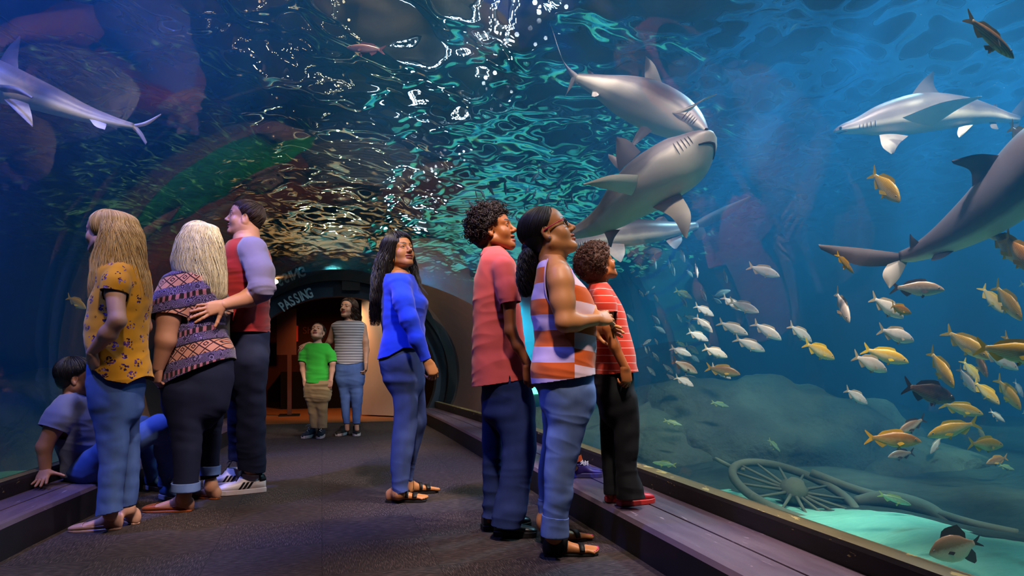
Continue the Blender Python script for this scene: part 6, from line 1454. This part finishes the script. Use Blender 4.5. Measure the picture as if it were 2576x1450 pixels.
# ================================================================ sharks
def shark_mat():
    T = NT('shark_skin'); v = T.geo(); s = T.attr('shade')
    n = T.noise(T.coord('Object'), 3.5, 4); f = T.math('ADD', s, T.math('MULTIPLY', T.math('SUBTRACT', n, .5), .30))
    c = T.ramp(f, [(.40, '#cfcabf'), (.52, '#827d80'), (.70, '#544f58')]); c = T.mix(T.attr('tip'), c, '#2a2a30')
    return T.surf(T.bsdf(c, .42, .4, normal=T.bump(T.noise(T.coord('Object'), 40, 2), .05, .01)))
M_SHARK = shark_mat(); M_MOUTH = mat('shark_mouth', '#2c2024', .6); M_GILL = mat('shark_gill', '#57505a', .6); M_SEYE = mat('shark_eye', '#050506', .1, .7)
def shark(label, spine, dorsal, fins, mouth=None, wid=1.0, gill=True, eye=True, far=1.0):
    """spine: (px, py, d, half height px) snout -> tail root; dorsal: (right, up, toward viewer); fins: (lead pts, trail pts, colour shade, tip)"""
    S = np.array(spine, float); S[:, 2] *= far; fins = [([(a, b, c*far) for a, b, c in l], [(a, b, c*far) for a, b, c in t], s_, tp, th*far) for l, t, s_, tp, th in fins]; Q = spline(S, 46); C = np.array([at(*q[:3]) for q in Q]); R = Q[:, 3]*Q[:, 2]/FOC
    Tn = np.gradient(C, axis=0); Tn /= np.linalg.norm(Tn, axis=1)[:, None]; Dv = RT*dorsal[0]+UP*dorsal[1]-FW*dorsal[2]
    n = 28; V = []; F = []; sh = []; tip = []; o = C[len(C)//2]; Ds = []; Ss = []
    for i in range(len(C)):
        D = Dv-Tn[i]*(Dv@Tn[i]); D /= np.linalg.norm(D); X = np.cross(Tn[i], D); Ds.append(D); Ss.append(X); t = i/(len(C)-1)
        fl = wid*(1.25-.25*min(1, t*5)); hh = np.interp(t, [0, .06, .14, .3], [.55, .66, .84, 1.0])
        for j in range(n):
            a = 2*math.pi*j/n; z = math.cos(a); V.append(C[i]+X*R[i]*fl*math.sin(a)+D*R[i]*hh*(z if z > 0 else z*.92)); sh.append(.5+.5*z+.0); tip.append(0)
        if i:
            for j in range(n): a = (i-1)*n+j; b = (i-1)*n+(j+1) % n; F.append((a, b, b+n, a+n))
    F.append(tuple(range(n-1, -1, -1))); F.append(tuple(len(V)-n+j for j in range(n)))
    for lead, trail, shade, tp, th in fins:
        Lp = spline([at(*p) for p in lead], 12); Tp = spline([at(*p) for p in trail], 12); m = 7; b = len(V)
        nr = np.cross(Lp[-1]-Lp[0], Tp[0]-Lp[0]); nr /= np.linalg.norm(nr); ch0 = np.linalg.norm(Tp[0]-Lp[0])
        for s in (1, -1):
            for i in range(12):
                ch = np.linalg.norm(Tp[i]-Lp[i])
                for k in range(m):
                    u = k/(m-1); p = Lp[i]*(1-u)+Tp[i]*u; V.append(p+nr*s*th*(ch/ch0*.8+.2)*(math.sin(min(u*1.6, 1)*math.pi*.5)*(1-u)**.8+.02)); sh.append(shade if np.isscalar(shade) else shade[0 if s > 0 else 1]); tip.append(tp*max(0, i-5)/6)
        for s in range(2):
            for i in range(11):
                for k in range(m-1):
                    a = b+s*12*m+i*m+k; f = (a, a+1, a+1+m, a+m); F.append(f if s == 0 else f[::-1])
    r = empty('shark', o, label, 'shark'); V = np.array(V); mesh('body', V-o, F, M_SHARK, r, True, attrs={'shade': np.array(sh), 'tip': np.array(tip)})
    def surf(t, a, g=1.0):
        f = t*(len(C)-1); i = int(min(f, len(C)-2)); u = f-i; k = lambda A: A[i]*(1-u)+A[i+1]*u
        fl = wid*(1.25-.25*min(1, t*5)); hh = np.interp(t, [0, .06, .14, .3], [.55, .66, .84, 1.0]); z = math.cos(a); return k(C)+k(np.array(Ss))*k(R)*fl*math.sin(a)*g+k(np.array(Ds))*k(R)*hh*(z if z > 0 else z*.92)*g
    if mouth:
        P = [surf(mouth[0]+mouth[1]*abs(q)**1.7, math.pi+q*mouth[2], 1.005) for q in np.linspace(-1, 1, 21)]; v, f = tube(P, np.interp(np.linspace(-1, 1, 21), [-1, 0, 1], [.004, .011, .004]), 6); mesh('mouth', np.array(v)-o, f, M_MOUTH, r)
    if eye:
        for s in (-1, 1):
            p = surf(.085, s*1.25, 1.0); mb = MB().ball(p-o, .011, 10); mesh('eye', mb.V, mb.F, M_SEYE, r)
    if gill:
        for s in (-1, 1):
            for k in range(5):
                P = [surf(.205+.017*k+.006*(q-.5)**2, s*(1.45+.65*q), 1.002) for q in np.linspace(0, 1, 8)]; v, f = tube(P, [.001, .003, .0035, .0035, .0035, .003, .002, .001], 5); mesh('gill_slit', np.array(v)-o, f, M_GILL, r)
    return r
g_ = .72; w_ = .30
shark('pale shark high under the surface, tail raised to the left above the others',
 [(1778,352,4.7,8),(1765,335,4.72,24),(1740,318,4.76,42),(1690,292,4.85,58),(1630,265,4.95,62),(1570,242,5.02,52),(1520,222,5.06,34),(1480,207,5.08,21),(1452,198,5.1,13)], (.15, .93, -.38),
 [([(1668,215,4.9),(1648,165,4.9),(1625,141,4.9)], [(1622,198,4.95),(1622,172,4.95),(1624,143,4.93)], .44, .2, .03),
  ([(1738,278,4.6),(1772,248,4.45),(1804,236,4.4)], [(1690,284,4.7),(1752,262,4.55),(1800,240,4.42)], (.35, .7), .2, .03),
  ([(1470,200,5.08),(1415,150,5.12),(1383,55,5.16)], [(1452,212,5.08),(1425,175,5.12),(1388,70,5.16)], .5, .2, .02),
  ([(1462,196,5.08),(1442,215,5.1),(1420,244,5.12)], [(1440,190,5.1),(1434,205,5.1),(1424,240,5.12)], .6, .2, .018),
  ([(1502,199,5.04),(1494,186,5.04),(1482,176,5.04)], [(1480,200,5.06),(1480,188,5.06),(1478,177,5.06)], .7, .2, .012),
  ([(1515,225,5.02),(1505,240,5.0),(1494,244,5.0)], [(1492,220,5.04),(1490,232,5.03),(1488,243,5.02)], .5, .1, .012),
  ([(1640,330,4.75),(1615,350,4.6),(1590,372,4.5)], [(1612,318,4.8),(1598,340,4.68),(1586,368,4.55)], (.4, .7), .2, .025)], wid=.95)
shark('large shark overhead with mouth showing and fins spread, behind the woman with glasses',
 [(1799,340,4.1,9),(1788,348,4.11,26),(1762,370,4.14,48),(1725,402,4.2,66),(1680,432,4.3,72),(1635,462,4.45,72),(1585,500,4.65,60),(1540,540,4.9,42),(1495,568,5.15,28),(1455,584,5.35,18),(1435,592,5.45,12)], (-.50, .58, -.80),
 [([(1612,382,4.5),(1580,352,4.5),(1552,345,4.5)], [(1556,432,4.6),(1550,395,4.56),(1549,350,4.52)], .75, .2, .03),
  ([(1612,440,4.25),(1540,440,4.15),(1467,463,4.1)], [(1588,492,4.35),(1540,480,4.25),(1472,464,4.12)], (.3, .72), .5, .03),
  ([(1712,488,4.25),(1738,540,4.15),(1728,600,4.1)], [(1642,522,4.4),(1690,548,4.25),(1720,596,4.12)], (.72, .3), .8, .03),
  ([(1560,578,4.9),(1545,600,4.88),(1538,622,4.86)], [(1520,586,5.0),(1528,604,4.96),(1532,620,4.9)], (.5, .3), .2, .016),
  ([(1448,580,5.38),(1420,560,5.45),(1395,525,5.5)], [(1436,600,5.42),(1412,585,5.46),(1390,535,5.5)], .7, .3, .016),
  ([(1470,582,5.3),(1476,592,5.32),(1464,600,5.34)], [(1446,594,5.36),(1454,598,5.36),(1460,600,5.35)], .6, .8, .01),
  ([(1560,402,4.68),(1544,392,4.7),(1530,388,4.72)], [(1552,424,4.68),(1540,410,4.7),(1530,396,4.72)], .7, .2, .012)], mouth=(.115, .075, .8), wid=1.08)
shark('grey shark swimming left in mid distance, long pectoral fin raised, right of centre',
 [(2098,331,5.5,5),(2115,326,5.5,14),(2160,317,5.5,24),(2220,303,5.5,40),(2290,290,5.5,50),(2350,284,5.55,48),(2420,283,5.6,38),(2480,287,5.7,24),(2530,296,5.8,14),(2560,300,5.85,9)], (-.1, .9, .12),
 [([(2290,243,5.5),(2318,205,5.5),(2348,178,5.5)], [(2368,240,5.55),(2350,215,5.55),(2350,182,5.52)], .95, 1.0, .03),
  ([(2270,296,5.30),(2370,258,5.1),(2470,242,4.95)], [(2345,318,5.32),(2410,275,5.15),(2468,245,4.98)], .40, .3, .025),
  ([(2212,340,5.45),(2220,370,5.35),(2242,388,5.3)], [(2285,342,5.45),(2262,362,5.38),(2248,386,5.32)], .5, .9, .025),
  ([(2535,294,5.8),(2565,258,5.85),(2600,215,5.9)], [(2560,310,5.85),(2585,272,5.87),(2604,225,5.9)], .7, .3, .016),
  ([(2535,302,5.8),(2545,325,5.85),(2558,342,5.85)], [(2565,304,5.85),(2562,325,5.86),(2562,340,5.86)], .6, .3, .014),
  ([(2490,272,5.7),(2498,264,5.7),(2506,262,5.7)], [(2508,280,5.74),(2508,272,5.73),(2508,263,5.72)], .8, .5, .01),
  ([(2488,308,5.7),(2494,322,5.7),(2510,326,5.7)], [(2506,308,5.74),(2508,316,5.73),(2512,324,5.72)], .6, .6, .01),
  ([(2412,318,5.55),(2408,336,5.5),(2412,346,5.48)], [(2448,314,5.58),(2432,330,5.52),(2416,345,5.5)], .35, .1, .014)], mouth=(.07, .07, .95), wid=.9, far=.95)
shark('big shark at the right edge with tail fin nearest the viewer, leaving the frame',
 [(2760,270,2.9,12),(2740,290,2.92,40),(2700,325,2.96,70),(2640,385,3.0,88),(2570,455,3.05,84),(2500,520,3.1,72),(2430,570,3.16,55),(2360,612,3.22,36),(2305,637,3.28,23),(2265,648,3.32,15)], (-.42, .66, .1),
 [([(2525,392,3.05),(2460,388,3.05),(2394,404,3.08)], [(2446,470,3.1),(2440,430,3.1),(2398,412,3.08)], .85, .3, .03),
  ([(2285,640,3.3),(2170,625,3.36),(2058,615,3.4)], [(2262,668,3.32),(2160,668,3.36),(2065,628,3.4)], .85, .6, .02),
  ([(2285,655,3.3),(2262,700,3.3),(2238,726,3.3)], [(2240,655,3.33),(2220,690,3.32),(2234,722,3.31)], .35, .1, .016),
  ([(2315,612,3.24),(2298,598,3.25),(2290,588,3.26)], [(2290,630,3.27),(2288,612,3.27),(2288,592,3.27)], .85, .4, .01),
  ([(2400,632,3.16),(2370,650,3.16),(2346,656,3.18)], [(2350,640,3.2),(2345,648,3.2),(2342,655,3.19)], .6, .5, .012)], eye=False, gill=False)
shark('bluish shark gliding along the left tank wall',
 [(-150,160,4.4,12),(-120,168,4.4,34),(-60,186,4.45,52),(10,212,4.5,52),(80,236,4.55,42),(150,262,4.6,33),(220,288,4.65,22),(290,308,4.7,13),(335,318,4.75,8)], (.25, .85, -.05),
 [([(10,250,4.4),(40,280,4.3),(80,318,4.25)], [(72,262,4.45),(80,290,4.35),(83,316,4.27)], (.5, .4), .3, .025),
  ([(-10,212,4.4),(40,218,4.2),(82,244,4.1)], [(10,232,4.4),(45,236,4.22),(80,248,4.12)], (.7, .5), .2, .02),
  ([(320,316,4.74),(345,335,4.76),(366,364,4.78)], [(342,316,4.76),(358,334,4.78),(370,358,4.79)], .6, .2, .012),
  ([(330,314,4.75),(365,306,4.78),(405,286,4.82)], [(340,322,4.76),(372,314,4.79),(405,290,4.82)], .6, .2, .012),
  ([(-10,170,4.5),(20,120,4.5),(50,90,4.5)], [(50,200,4.52),(45,150,4.52),(52,94,4.5)], .75, .2, .02),
  ([(225,300,4.62),(240,318,4.6),(262,326,4.6)], [(268,312,4.66),(266,320,4.64),(264,326,4.62)], .5, .2, .01)])
shark('distant yellowish shark low behind the large one, tail fin raised to the right',
 [(1420,622,6.8,6),(1435,618,6.8,16),(1480,606,6.8,27),(1540,592,6.8,34),(1600,586,6.85,34),(1660,582,6.9,26),(1710,576,6.95,17),(1752,568,7.0,10)], (-.05, .95, .1),
 [([(1640,560,6.9),(1655,548,6.9),(1668,545,6.9)], [(1690,568,6.92),(1682,558,6.92),(1672,546,6.9)], .8, .2, .03),
  ([(1735,566,7.0),(1800,530,7.02),(1888,493,7.05)], [(1758,578,7.0),(1830,545,7.03),(1886,500,7.05)], .85, .2, .02),
  ([(1738,572,7.0),(1745,588,7.0),(1755,604,7.0)], [(1770,572,7.0),(1776,588,7.0),(1770,602,7.0)], .8, .2, .016),
  ([(1670,598,6.9),(1680,612,6.88),(1695,626,6.86)], [(1715,592,6.93),(1715,608,6.9),(1702,626,6.88)], .6, .2, .014),
  ([(1520,615,6.7),(1535,640,6.6),(1560,660,6.55)], [(1570,612,6.75),(1572,636,6.65),(1564,658,6.57)], .5, .3, .02)], wid=1.0)
# ================================================================ sunken decor in the tank, portal details
def rock(name, c, r, seed, m, label, cat='rock', sq=(1, 1, 1), group=None):
    bm = bmesh.new(); bmesh.ops.create_icosphere(bm, subdivisions=5, radius=1); V = np.array([v.co[:] for v in bm.verts]); F = np.array([[v.index for v in f.verts] for f in bm.faces]); bm.free()
    h = .28*wob(V, .55, seed)+.13*wob(V, 1.5, seed+1)+.05*wob(V, 4, seed+2)+.02*wob(V, 9, seed+3); V = V*(1+h)[:, None]*np.array(sq)*r
    o = mesh(name, V, F, m, None, True); o.location = Vector(c); return tag(o, label, cat, group)
T = NT('tank_rock'); v = T.coord('Object'); n = T.noise(v, 2.2, 6, .65); M_ROCK = T.surf(T.bsdf(T.mix(n, '#23302c', '#55685c'), .95, .05, normal=T.bump(T.noise(v, 9, 5), .8, .06)))
def ridge(name, items, label):
    obs = [rock('rock', (lambda p: (p[0], p[1], max(-.35, p[2]-.3)-.62))(at(px, py, d)), r, 30+5*q, M_ROCK, None, None, sq) for q, px, py, d, r, sq in items]
    V = []; F = []
    for o in obs:
        b = len(V); V += [tuple(o.location+v.co) for v in o.data.vertices]; F += [tuple(i+b for i in p.vertices) for p in o.data.polygons]; bpy.data.objects.remove(o)
    c = np.mean(V, 0); c[2] = -.3; return tag(mesh(name, V, F, M_ROCK, None, True, origin=c), label, 'rockwork')
ridge('rockwork', [(0,1480,1010,8.6,1.1,(1.3,1,.8)), (1,1700,1010,8.8,1.3,(1.2,1,.85)), (2,1960,1000,8.6,1.5,(1.3,1,.8)), (3,2230,1060,8.0,1.1,(1.5,1,.6)), (5,2440,1160,6.6,.75,(1.4,1,.55))], 'long low rockwork ridge across the right tank behind the sunken wheel')
ridge('rockwork', [(6,-40,960,8.2,1.25,(1.2,1,.8))], 'dark rockwork mound in the left tank')
p = at(1660, 900, 13.5); rock('rock', (p[0], p[1], p[2]-.92), 1.5, 70, M_ROCK, 'added far rock screening lit sand, between the small boy and the silver shoal', sq=(1.4, .7, .8))  # added rock, screens the brightly lit far sand
# sunken wheel
M_WOOD = mat('weathered_wood', '#5c6a5c', .9, .1, var=.25, bump=.4, bs=25)
wc = at(1995, 1237, 5.25); ex = at(2140, 1310, 4.9)-at(1850, 1165, 5.5); ey = at(2022, 1192, 5.75)-at(1966, 1280, 5.0)
wr = float(np.linalg.norm(ex))/2; ux = ex/np.linalg.norm(ex); uy = ey-ux*(ey@ux); uy /= np.linalg.norm(uy); wz = np.cross(ux, uy)
W = empty('wagon_wheel', wc, 'sunken spoked wheel leaning on the tank floor', 'wheel')
def circ(r, n=48, h=0): return [ux*r*math.cos(t)+uy*r*math.sin(t)+wz*h for t in np.linspace(0, 2*math.pi, n)]
v_, f_ = tube(circ(wr), .034, 10, False); mesh('rim', v_, f_, M_WOOD, W)
for k in range(14):
    a = 2*math.pi*k/14; r_ = ux*math.cos(a)+uy*math.sin(a); v_, f_ = tube([r_*.08, r_*.3, r_*(wr-.02)], [.015, .011, .010], 8); mesh('spoke', v_, f_, M_WOOD, W)
MB().lathe([(0, -.10), (.05, -.10), (.07, -.07), (.10, -.05), (.10, .05), (.07, .07), (.05, .10), (0, .10)], (0, 0, 0), wz, 20).obj('hub', M_WOOD, W, smooth=True)
v_, f_ = tube(spline([at(2040,1190,5.6), at(2150,1232,5.4), at(2300,1275,5.1), at(2440,1318,4.8), at(2560,1345,4.6)], 30), .035, 8); o = mesh('spar', v_, f_, M_WOOD, None, True); tag(o, 'long sunken spar slanting down to the sand behind the wheel', 'spar')
v_, f_ = tube(spline([at(2150,1262,5.3), at(2230,1258,5.2), at(2330,1285,5.05), at(2385,1320,4.9)], 24), [.04+.035*math.sin(q/23*3.14) for q in range(24)], 10); o = mesh('log', v_, f_, M_WOOD, None, True); tag(o, 'sunken log lying right of the wheel', 'log')
v_, f_ = tube(spline([at(1800,1155,5.9), at(1840,1175,5.7), at(1870,1182,5.5)], 8), .018, 6); o = mesh('stick', v_, f_, M_WOOD, None, True); tag(o, 'thin stick poking out left of the wheel rim', 'stick')
# ---- lettering on the portal band: PASSING
M_LET = mat('pale_lettering', '#c6d4d6', .7)
A0 = arch_pts(YE, -.15, -.02)
def band_pt(px):
    return None
def letters(txt, t0, t1, size, r0, y, name, label=None):
    """letters set round the arch between two angles (degrees from horizontal right)"""
    par = empty(name, (0, 0, 0), label, 'lettering' if label else None)
    xr = re(YE)+1.17*ledge_w(YE); xl = le(YE)-.351; H = 1.36; zc = .62; s0 = math.asin((.25-zc)/H); Wd = (xr-xl)/2/math.cos(s0); cx = (xr+xl)/2
    par.location = (cx, y, zc)
    ww = [{'I': .5}.get(c, 1.0) for c in txt]; cum = [sum(ww[:i])+w/2 for i, w in enumerate(ww)]
    for i, ch in enumerate(txt):
        a = math.radians(t0+(t1-t0)*(cum[i]-cum[0])/(cum[-1]-cum[0])); rx, rz = Wd+r0, H+r0
        cu = bpy.data.curves.new('letter', 'FONT'); cu.body = ch; cu.size = size; cu.align_x = 'CENTER'; cu.extrude = .004; cu.offset = .005
        o = font_mesh('letter', cu, M_LET, par)
        tx = np.array([rx*math.sin(a), 0, -rz*math.cos(a)]); tx /= np.linalg.norm(tx); up = np.array([-tx[2]*-1*0+rx*math.cos(a), 0, rz*math.sin(a)]); up = np.array([tx[2]*-1, 0, tx[0]]) 
        M = Matrix((Vector(tx), Vector(up), Vector((0, -1, 0)))).transposed().to_4x4(); M = M@Matrix.Diagonal((.62, 1, 1, 1)); M.translation = Vector((rx*math.cos(a), 0, rz*math.sin(a))); o.matrix_local = M
    return par
PL = letters('PASSING', 128.5, 110, .185, -.215, YE-.012, 'sign_lettering', 'pale block letters reading PASSING round the archway band')
MB().box((.26, YE-.09, 1.80), (.50, YE+.1, 1.97)).obj('box', M_BLACK).name = 'speaker_box'
tag(bpy.data.objects['speaker_box'], 'small black box mounted at the crown of the archway', 'speaker')
# ---- inside the lobby
M_PANEL = mat('brown_panel', '#5c3326', .6, .3, var=.1); M_DOORW = mat('pale_door', '#b79f8e', .5, .3, var=.05); M_REDS = mat('red_sign', '#b3211a', .5); M_AMB = mat('amber_print', '#d9742a', .5); M_DIM = mat('dull_red_print', '#7a3a30', .6)
r = empty('door', (0, 0, 0), 'pale open door panel at the right of the archway lobby', 'door'); 
b0, b1 = at(918, 760, 10.1), at(962, 760, 9.75)
dz0, dz1 = 0.0, 2.05
vx = np.array([b1[0], b1[1], 0])-np.array([b0[0], b0[1], 0]); 
dm = MB(); nrm_ = np.cross(vx, UP); nrm_ /= np.linalg.norm(nrm_); e0 = np.array([.60, 10.55, 0]); e1 = np.array([1.22, 10.05, 0]); vx = e1-e0; nrm_ = np.cross(vx, UP); nrm_ /= np.linalg.norm(nrm_)
def slab(mb, a, b, z0, z1, t, off=0):
    V = [a+nrm_*off+UP*z0, b+nrm_*off+UP*z0, b+nrm_*(off+t)+UP*z0, a+nrm_*(off+t)+UP*z0]; V += [p+UP*(z1-z0) for p in V]; mb.add(V, [(0,3,2,1),(4,5,6,7),(0,1,5,4),(1,2,6,5),(2,3,7,6),(3,0,4,7)])
slab(dm, e0, e1, .02, 1.79, .04); mesh('panel', dm.V, dm.F, M_DOORW, r, False)
dm = MB(); slab(dm, e0+vx*.1, e1-vx*.05, .93, .96, .012, -.012); mesh('rail', dm.V, dm.F, mat('steel_strip', '#cfc4ba', .3, .5, .6), r, False)
dm = MB(); slab(dm, e0+vx*.5, e0+vx*.9, .82, .85, .03, -.03); mesh('handle', dm.V, dm.F, M_BLACK, r, False)
q0 = at(732, 830, 11.2); sg = empty('sign', (q0[0], q0[1], 0), 'small red sign with an orange arrow inside the archway lobby', 'sign')
MB().box((-.11, 0, 1.27-.13), (.11, .03, 1.27+.13)).obj('plate', M_REDS, sg)
mesh('arrow', [(-.06,-.004,1.26),(.02,-.004,1.26),(.02,-.004,1.235),(.07,-.004,1.275),(.02,-.004,1.315),(.02,-.004,1.29),(-.06,-.004,1.29)], [(0,1,2,3,4,5,6)], M_AMB, sg, False)
cu = bpy.data.curves.new('print', 'FONT'); cu.body = 'Shar'; cu.size = .17; cu.extrude = .002; to = font_mesh('wall_print', cu, M_DIM); q1 = at(762, 838, 12.3); to.location = (q1[0], 12.59, q1[2]-.02); to.rotation_euler = (math.pi/2, 0, 0); tag(to, 'dull red lettering on the dark lobby wall behind the boy', 'lettering')
p0 = at(728, 850, 10.3); pn = empty('display_stand', (p0[0], p0[1], 0), 'brown display panel on a post at the left of the archway lobby', 'stand')
MB().box((-.18, 0, .92), (.10, .04, 1.62)).obj('panel', M_PANEL, pn); MB().box((-.03, .0, 0), (.03, .05, .92)).obj('post', M_PANEL, pn); MB().box((-.15, -.12, 0), (.15, .15, .02)).obj('base', M_BLACK, pn)
ct = at(760, 942, 11.6); MB().box((ct[0]-.35, ct[1], 0), (ct[0]+1.2, ct[1]+.4, .62)).obj('counter', M_DARK); tag(bpy.data.objects['counter'], 'dark low counter with an amber edge behind the standing boy', 'counter')
MB().box((-.35, -.01, .60), (1.2, 0.0, .635)).obj('edge', mat('amber_edge', '#b0622a', .5), bpy.data.objects['counter']); 
# ================================================================ lamps, camera
def light(name, typ, loc, energy, col, size=.5, tgt=None, spread=None, blend=.6, angle=60):
    l = bpy.data.lights.new(name, typ); l.energy = energy; l.color = col
    if typ == 'AREA': l.shape = 'DISK'; l.size = size
    else: l.shadow_soft_size = size
    if spread and typ == 'AREA': l.spread = math.radians(spread)
    if typ == 'SPOT': l.spot_size = math.radians(angle); l.spot_blend = blend
    o = bpy.data.objects.new(name, l); o.location = Vector(loc); COL.objects.link(o)
    if tgt is not None: o.rotation_euler = (Vector(tgt) - Vector(loc)).to_track_quat('-Z', 'Y').to_euler()
    return o
CEIL = 5.85
light('tank_light', 'SPOT', (5.8, 5.2, CEIL), 31000, (.38, .74, 1), .25, (5.4, 5.8, 0), angle=125)
light('tank_light', 'SPOT', (5.5, 21.5, 3.0), 15000, (.34, .78, 1), .2, (6.2, 22.2, 0), angle=112)  # added hidden spot, lights far sand for the teal ripple reflection
light('tank_light', 'SPOT', (2.8, 2.2, CEIL), 30000, (1, .80, .80), .2, (2.2, 3.9, 1), angle=75)
light('tank_light', 'SPOT', (4.9, 1.6, CEIL), 27000, (1, .9, .78), .2, (4.8, 3.4, .5), angle=70)  # added spot, brightens fish and shark near the right glass
light('walkway_fill', 'SPOT', (.4, .2, CEIL), 42000, (1, .78, .68), .2, (.1, 4, .9), angle=62)  # added front fill, brightens both groups of people
light('blue_light', 'SPOT', (-2.6, 3.0, CEIL), 32000, (.15, .21, 1), .2, (-1.0, 4.2, .6), angle=58)
light('overhead_light', 'SPOT', (.2, 5.2, CEIL), 7000, (1, .80, .6), .2, (.2, 5.6, 0), angle=80)
light('ceiling_wash', 'SPOT', (.6, 7, 4.0), 2000, (1, .82, .62), .3, (.6, 7.2, 6), angle=150)  # added uplight, warms the ceiling seen through the ripples
light('lobby_light', 'SPOT', (.30, 10.0, 1.80), 24, (1, .76, .52), .06, (.92, 10.32, 1.0), angle=100)
light('lobby_light', 'SPOT', (.25, 10.4, 1.85), 90, (1, .42, .14), .06, (.3, 11.5, 0), angle=110)
light('far_warm_light', 'SPOT', (.3, 18.0, 3.2), 4200, (1, .62, .36), .1, (.3, 19, 0), angle=125)  # added unseen spot behind the portal, turns reflected ripples golden
def tube_lamp(name, x, y0, y1, r, col, st, label, sp=.24):
    e = empty(name, (x, y0, 5.7), label, 'lamp')
    MB().box((-.08, 0, .10), (.08, y1-y0, .30)).obj('housing', M_BLACK, e); q = MB()
    for k in range(int((y1-y0)/sp)): q.ball((.14*math.sin(k*7.3), k*sp, 0), r, 8)
    q.obj('bulbs', emit(name+'_glow', col, st), e, smooth=True)
    MB().box((-.02, .1, .02), (.02, .16, .12)).obj('bracket', M_BLACK, e)
tube_lamp('white_lamp_row', 2.85, 4.5, 27, .036, (.72, .84, 1, 1), 26, 'long row of white bulbs under the tank hall ceiling, right of the walkway')
tube_lamp('white_lamp_row', 3.3, 4.5, 27, .03, (.72, .84, 1, 1), 26, 'added second row of white bulbs for denser sparkles under the tank hall ceiling, nearer the right wall')  # extra row added to make the sparkles denser
tube_lamp('warm_lamp_row', .42, 4, 27, .020, (1, .82, .5, 1), 12, 'long row of warm bulbs under the tank hall ceiling, above the walkway', .5)
tube_lamp('orange_lamp_row', -.95, 5, 20, .018, (1, .60, .30, 1), 9, 'long row of orange bulbs under the tank hall ceiling, left of the walkway', .6)
def deck_lamp(x, y, z, r, col, st, label):  # added lamps, placed so the ripples mirror them as glitter
    e = empty('added_glint_lamp', (x, y, z), label, 'lamp'); MB().lathe([(0, -.02), (.09, -.02), (.09, .03), (.05, .06), (0, .06)], (0, 0, 0), (0, 0, 1), 16).obj('base', M_BLACK, e)
    q = MB().ball((0, 0, .06+r), r, 14); q.obj('bulb', emit('deck_lamp_glow', col, st), e, smooth=True)
deck_lamp(2.15, 16.0, 2.2, .10, (.50, .66, 1, 1), 420, 'added white glint lamp on a tall pole, hidden beyond the archway')
MB().tube([(0, 0, -2.5), (0, 0, 0)], .03, 10).obj('pole', M_BLACK, [o for o in bpy.data.objects if o.name.startswith('added_glint_lamp')][-1])  # added mast, only carries the added white lamp
deck_lamp(.45, 17.0, 2.13, .07, (1, .80, .42, 1), 260, 'added warm glint lamp hidden behind the archway')
deck_lamp(-.62, 10.0, 1.84, .035, (1, .55, .22, 1), 60, 'small added orange glint lamp on top of the archway')
b = empty('flood_lamp', (-1.62, 9.6, 5.76), 'round blue flood lamp high above the left tank', 'lamp')
MB().lathe([(0, .25), (.16, .25), (.26, .0), (.24, 0)], (0, 0, 0), (0, 0, 1), 24).obj('housing', M_BLACK, b); MB().lathe([(0, .02), (.24, .02)], (0, 0, 0), (0, 0, 1), 24).obj('lens', emit('flood_glow', (.12, .2, 1, 1), 6), b)
cam = bpy.data.cameras.new('camera'); cam.sensor_width = 36; cam.lens = 36*FOC/2576
cam.shift_y = (HY - 725)/2576; cam.clip_start = .05
co = bpy.data.objects.new('camera', cam); COL.objects.link(co)
co.location = CAM; co.rotation_euler = (math.pi/2, 0, -YAW)
SC.camera = co
w = bpy.data.worlds.new('world'); SC.world = w; w.use_nodes = True
w.node_tree.nodes['Background'].inputs[0].default_value = (0, 0, 0, 1); w.node_tree.nodes['Background'].inputs[1].default_value = 0
vs = SC.view_settings; vs.view_transform = 'Standard'; vs.look = 'None'; vs.gamma = 1; vs.exposure = 0; vs.use_curve_mapping = False
c = SC.cycles
c.use_denoising = True; c.use_light_tree = False; c.max_bounces = 4; c.diffuse_bounces = 1; c.glossy_bounces = 2; c.transmission_bounces = 2; c.transparent_max_bounces = 8; c.volume_bounces = 0
c.caustics_reflective = False; c.caustics_refractive = False; c.sample_clamp_indirect = 4; c.use_adaptive_sampling = True; c.adaptive_threshold = .1
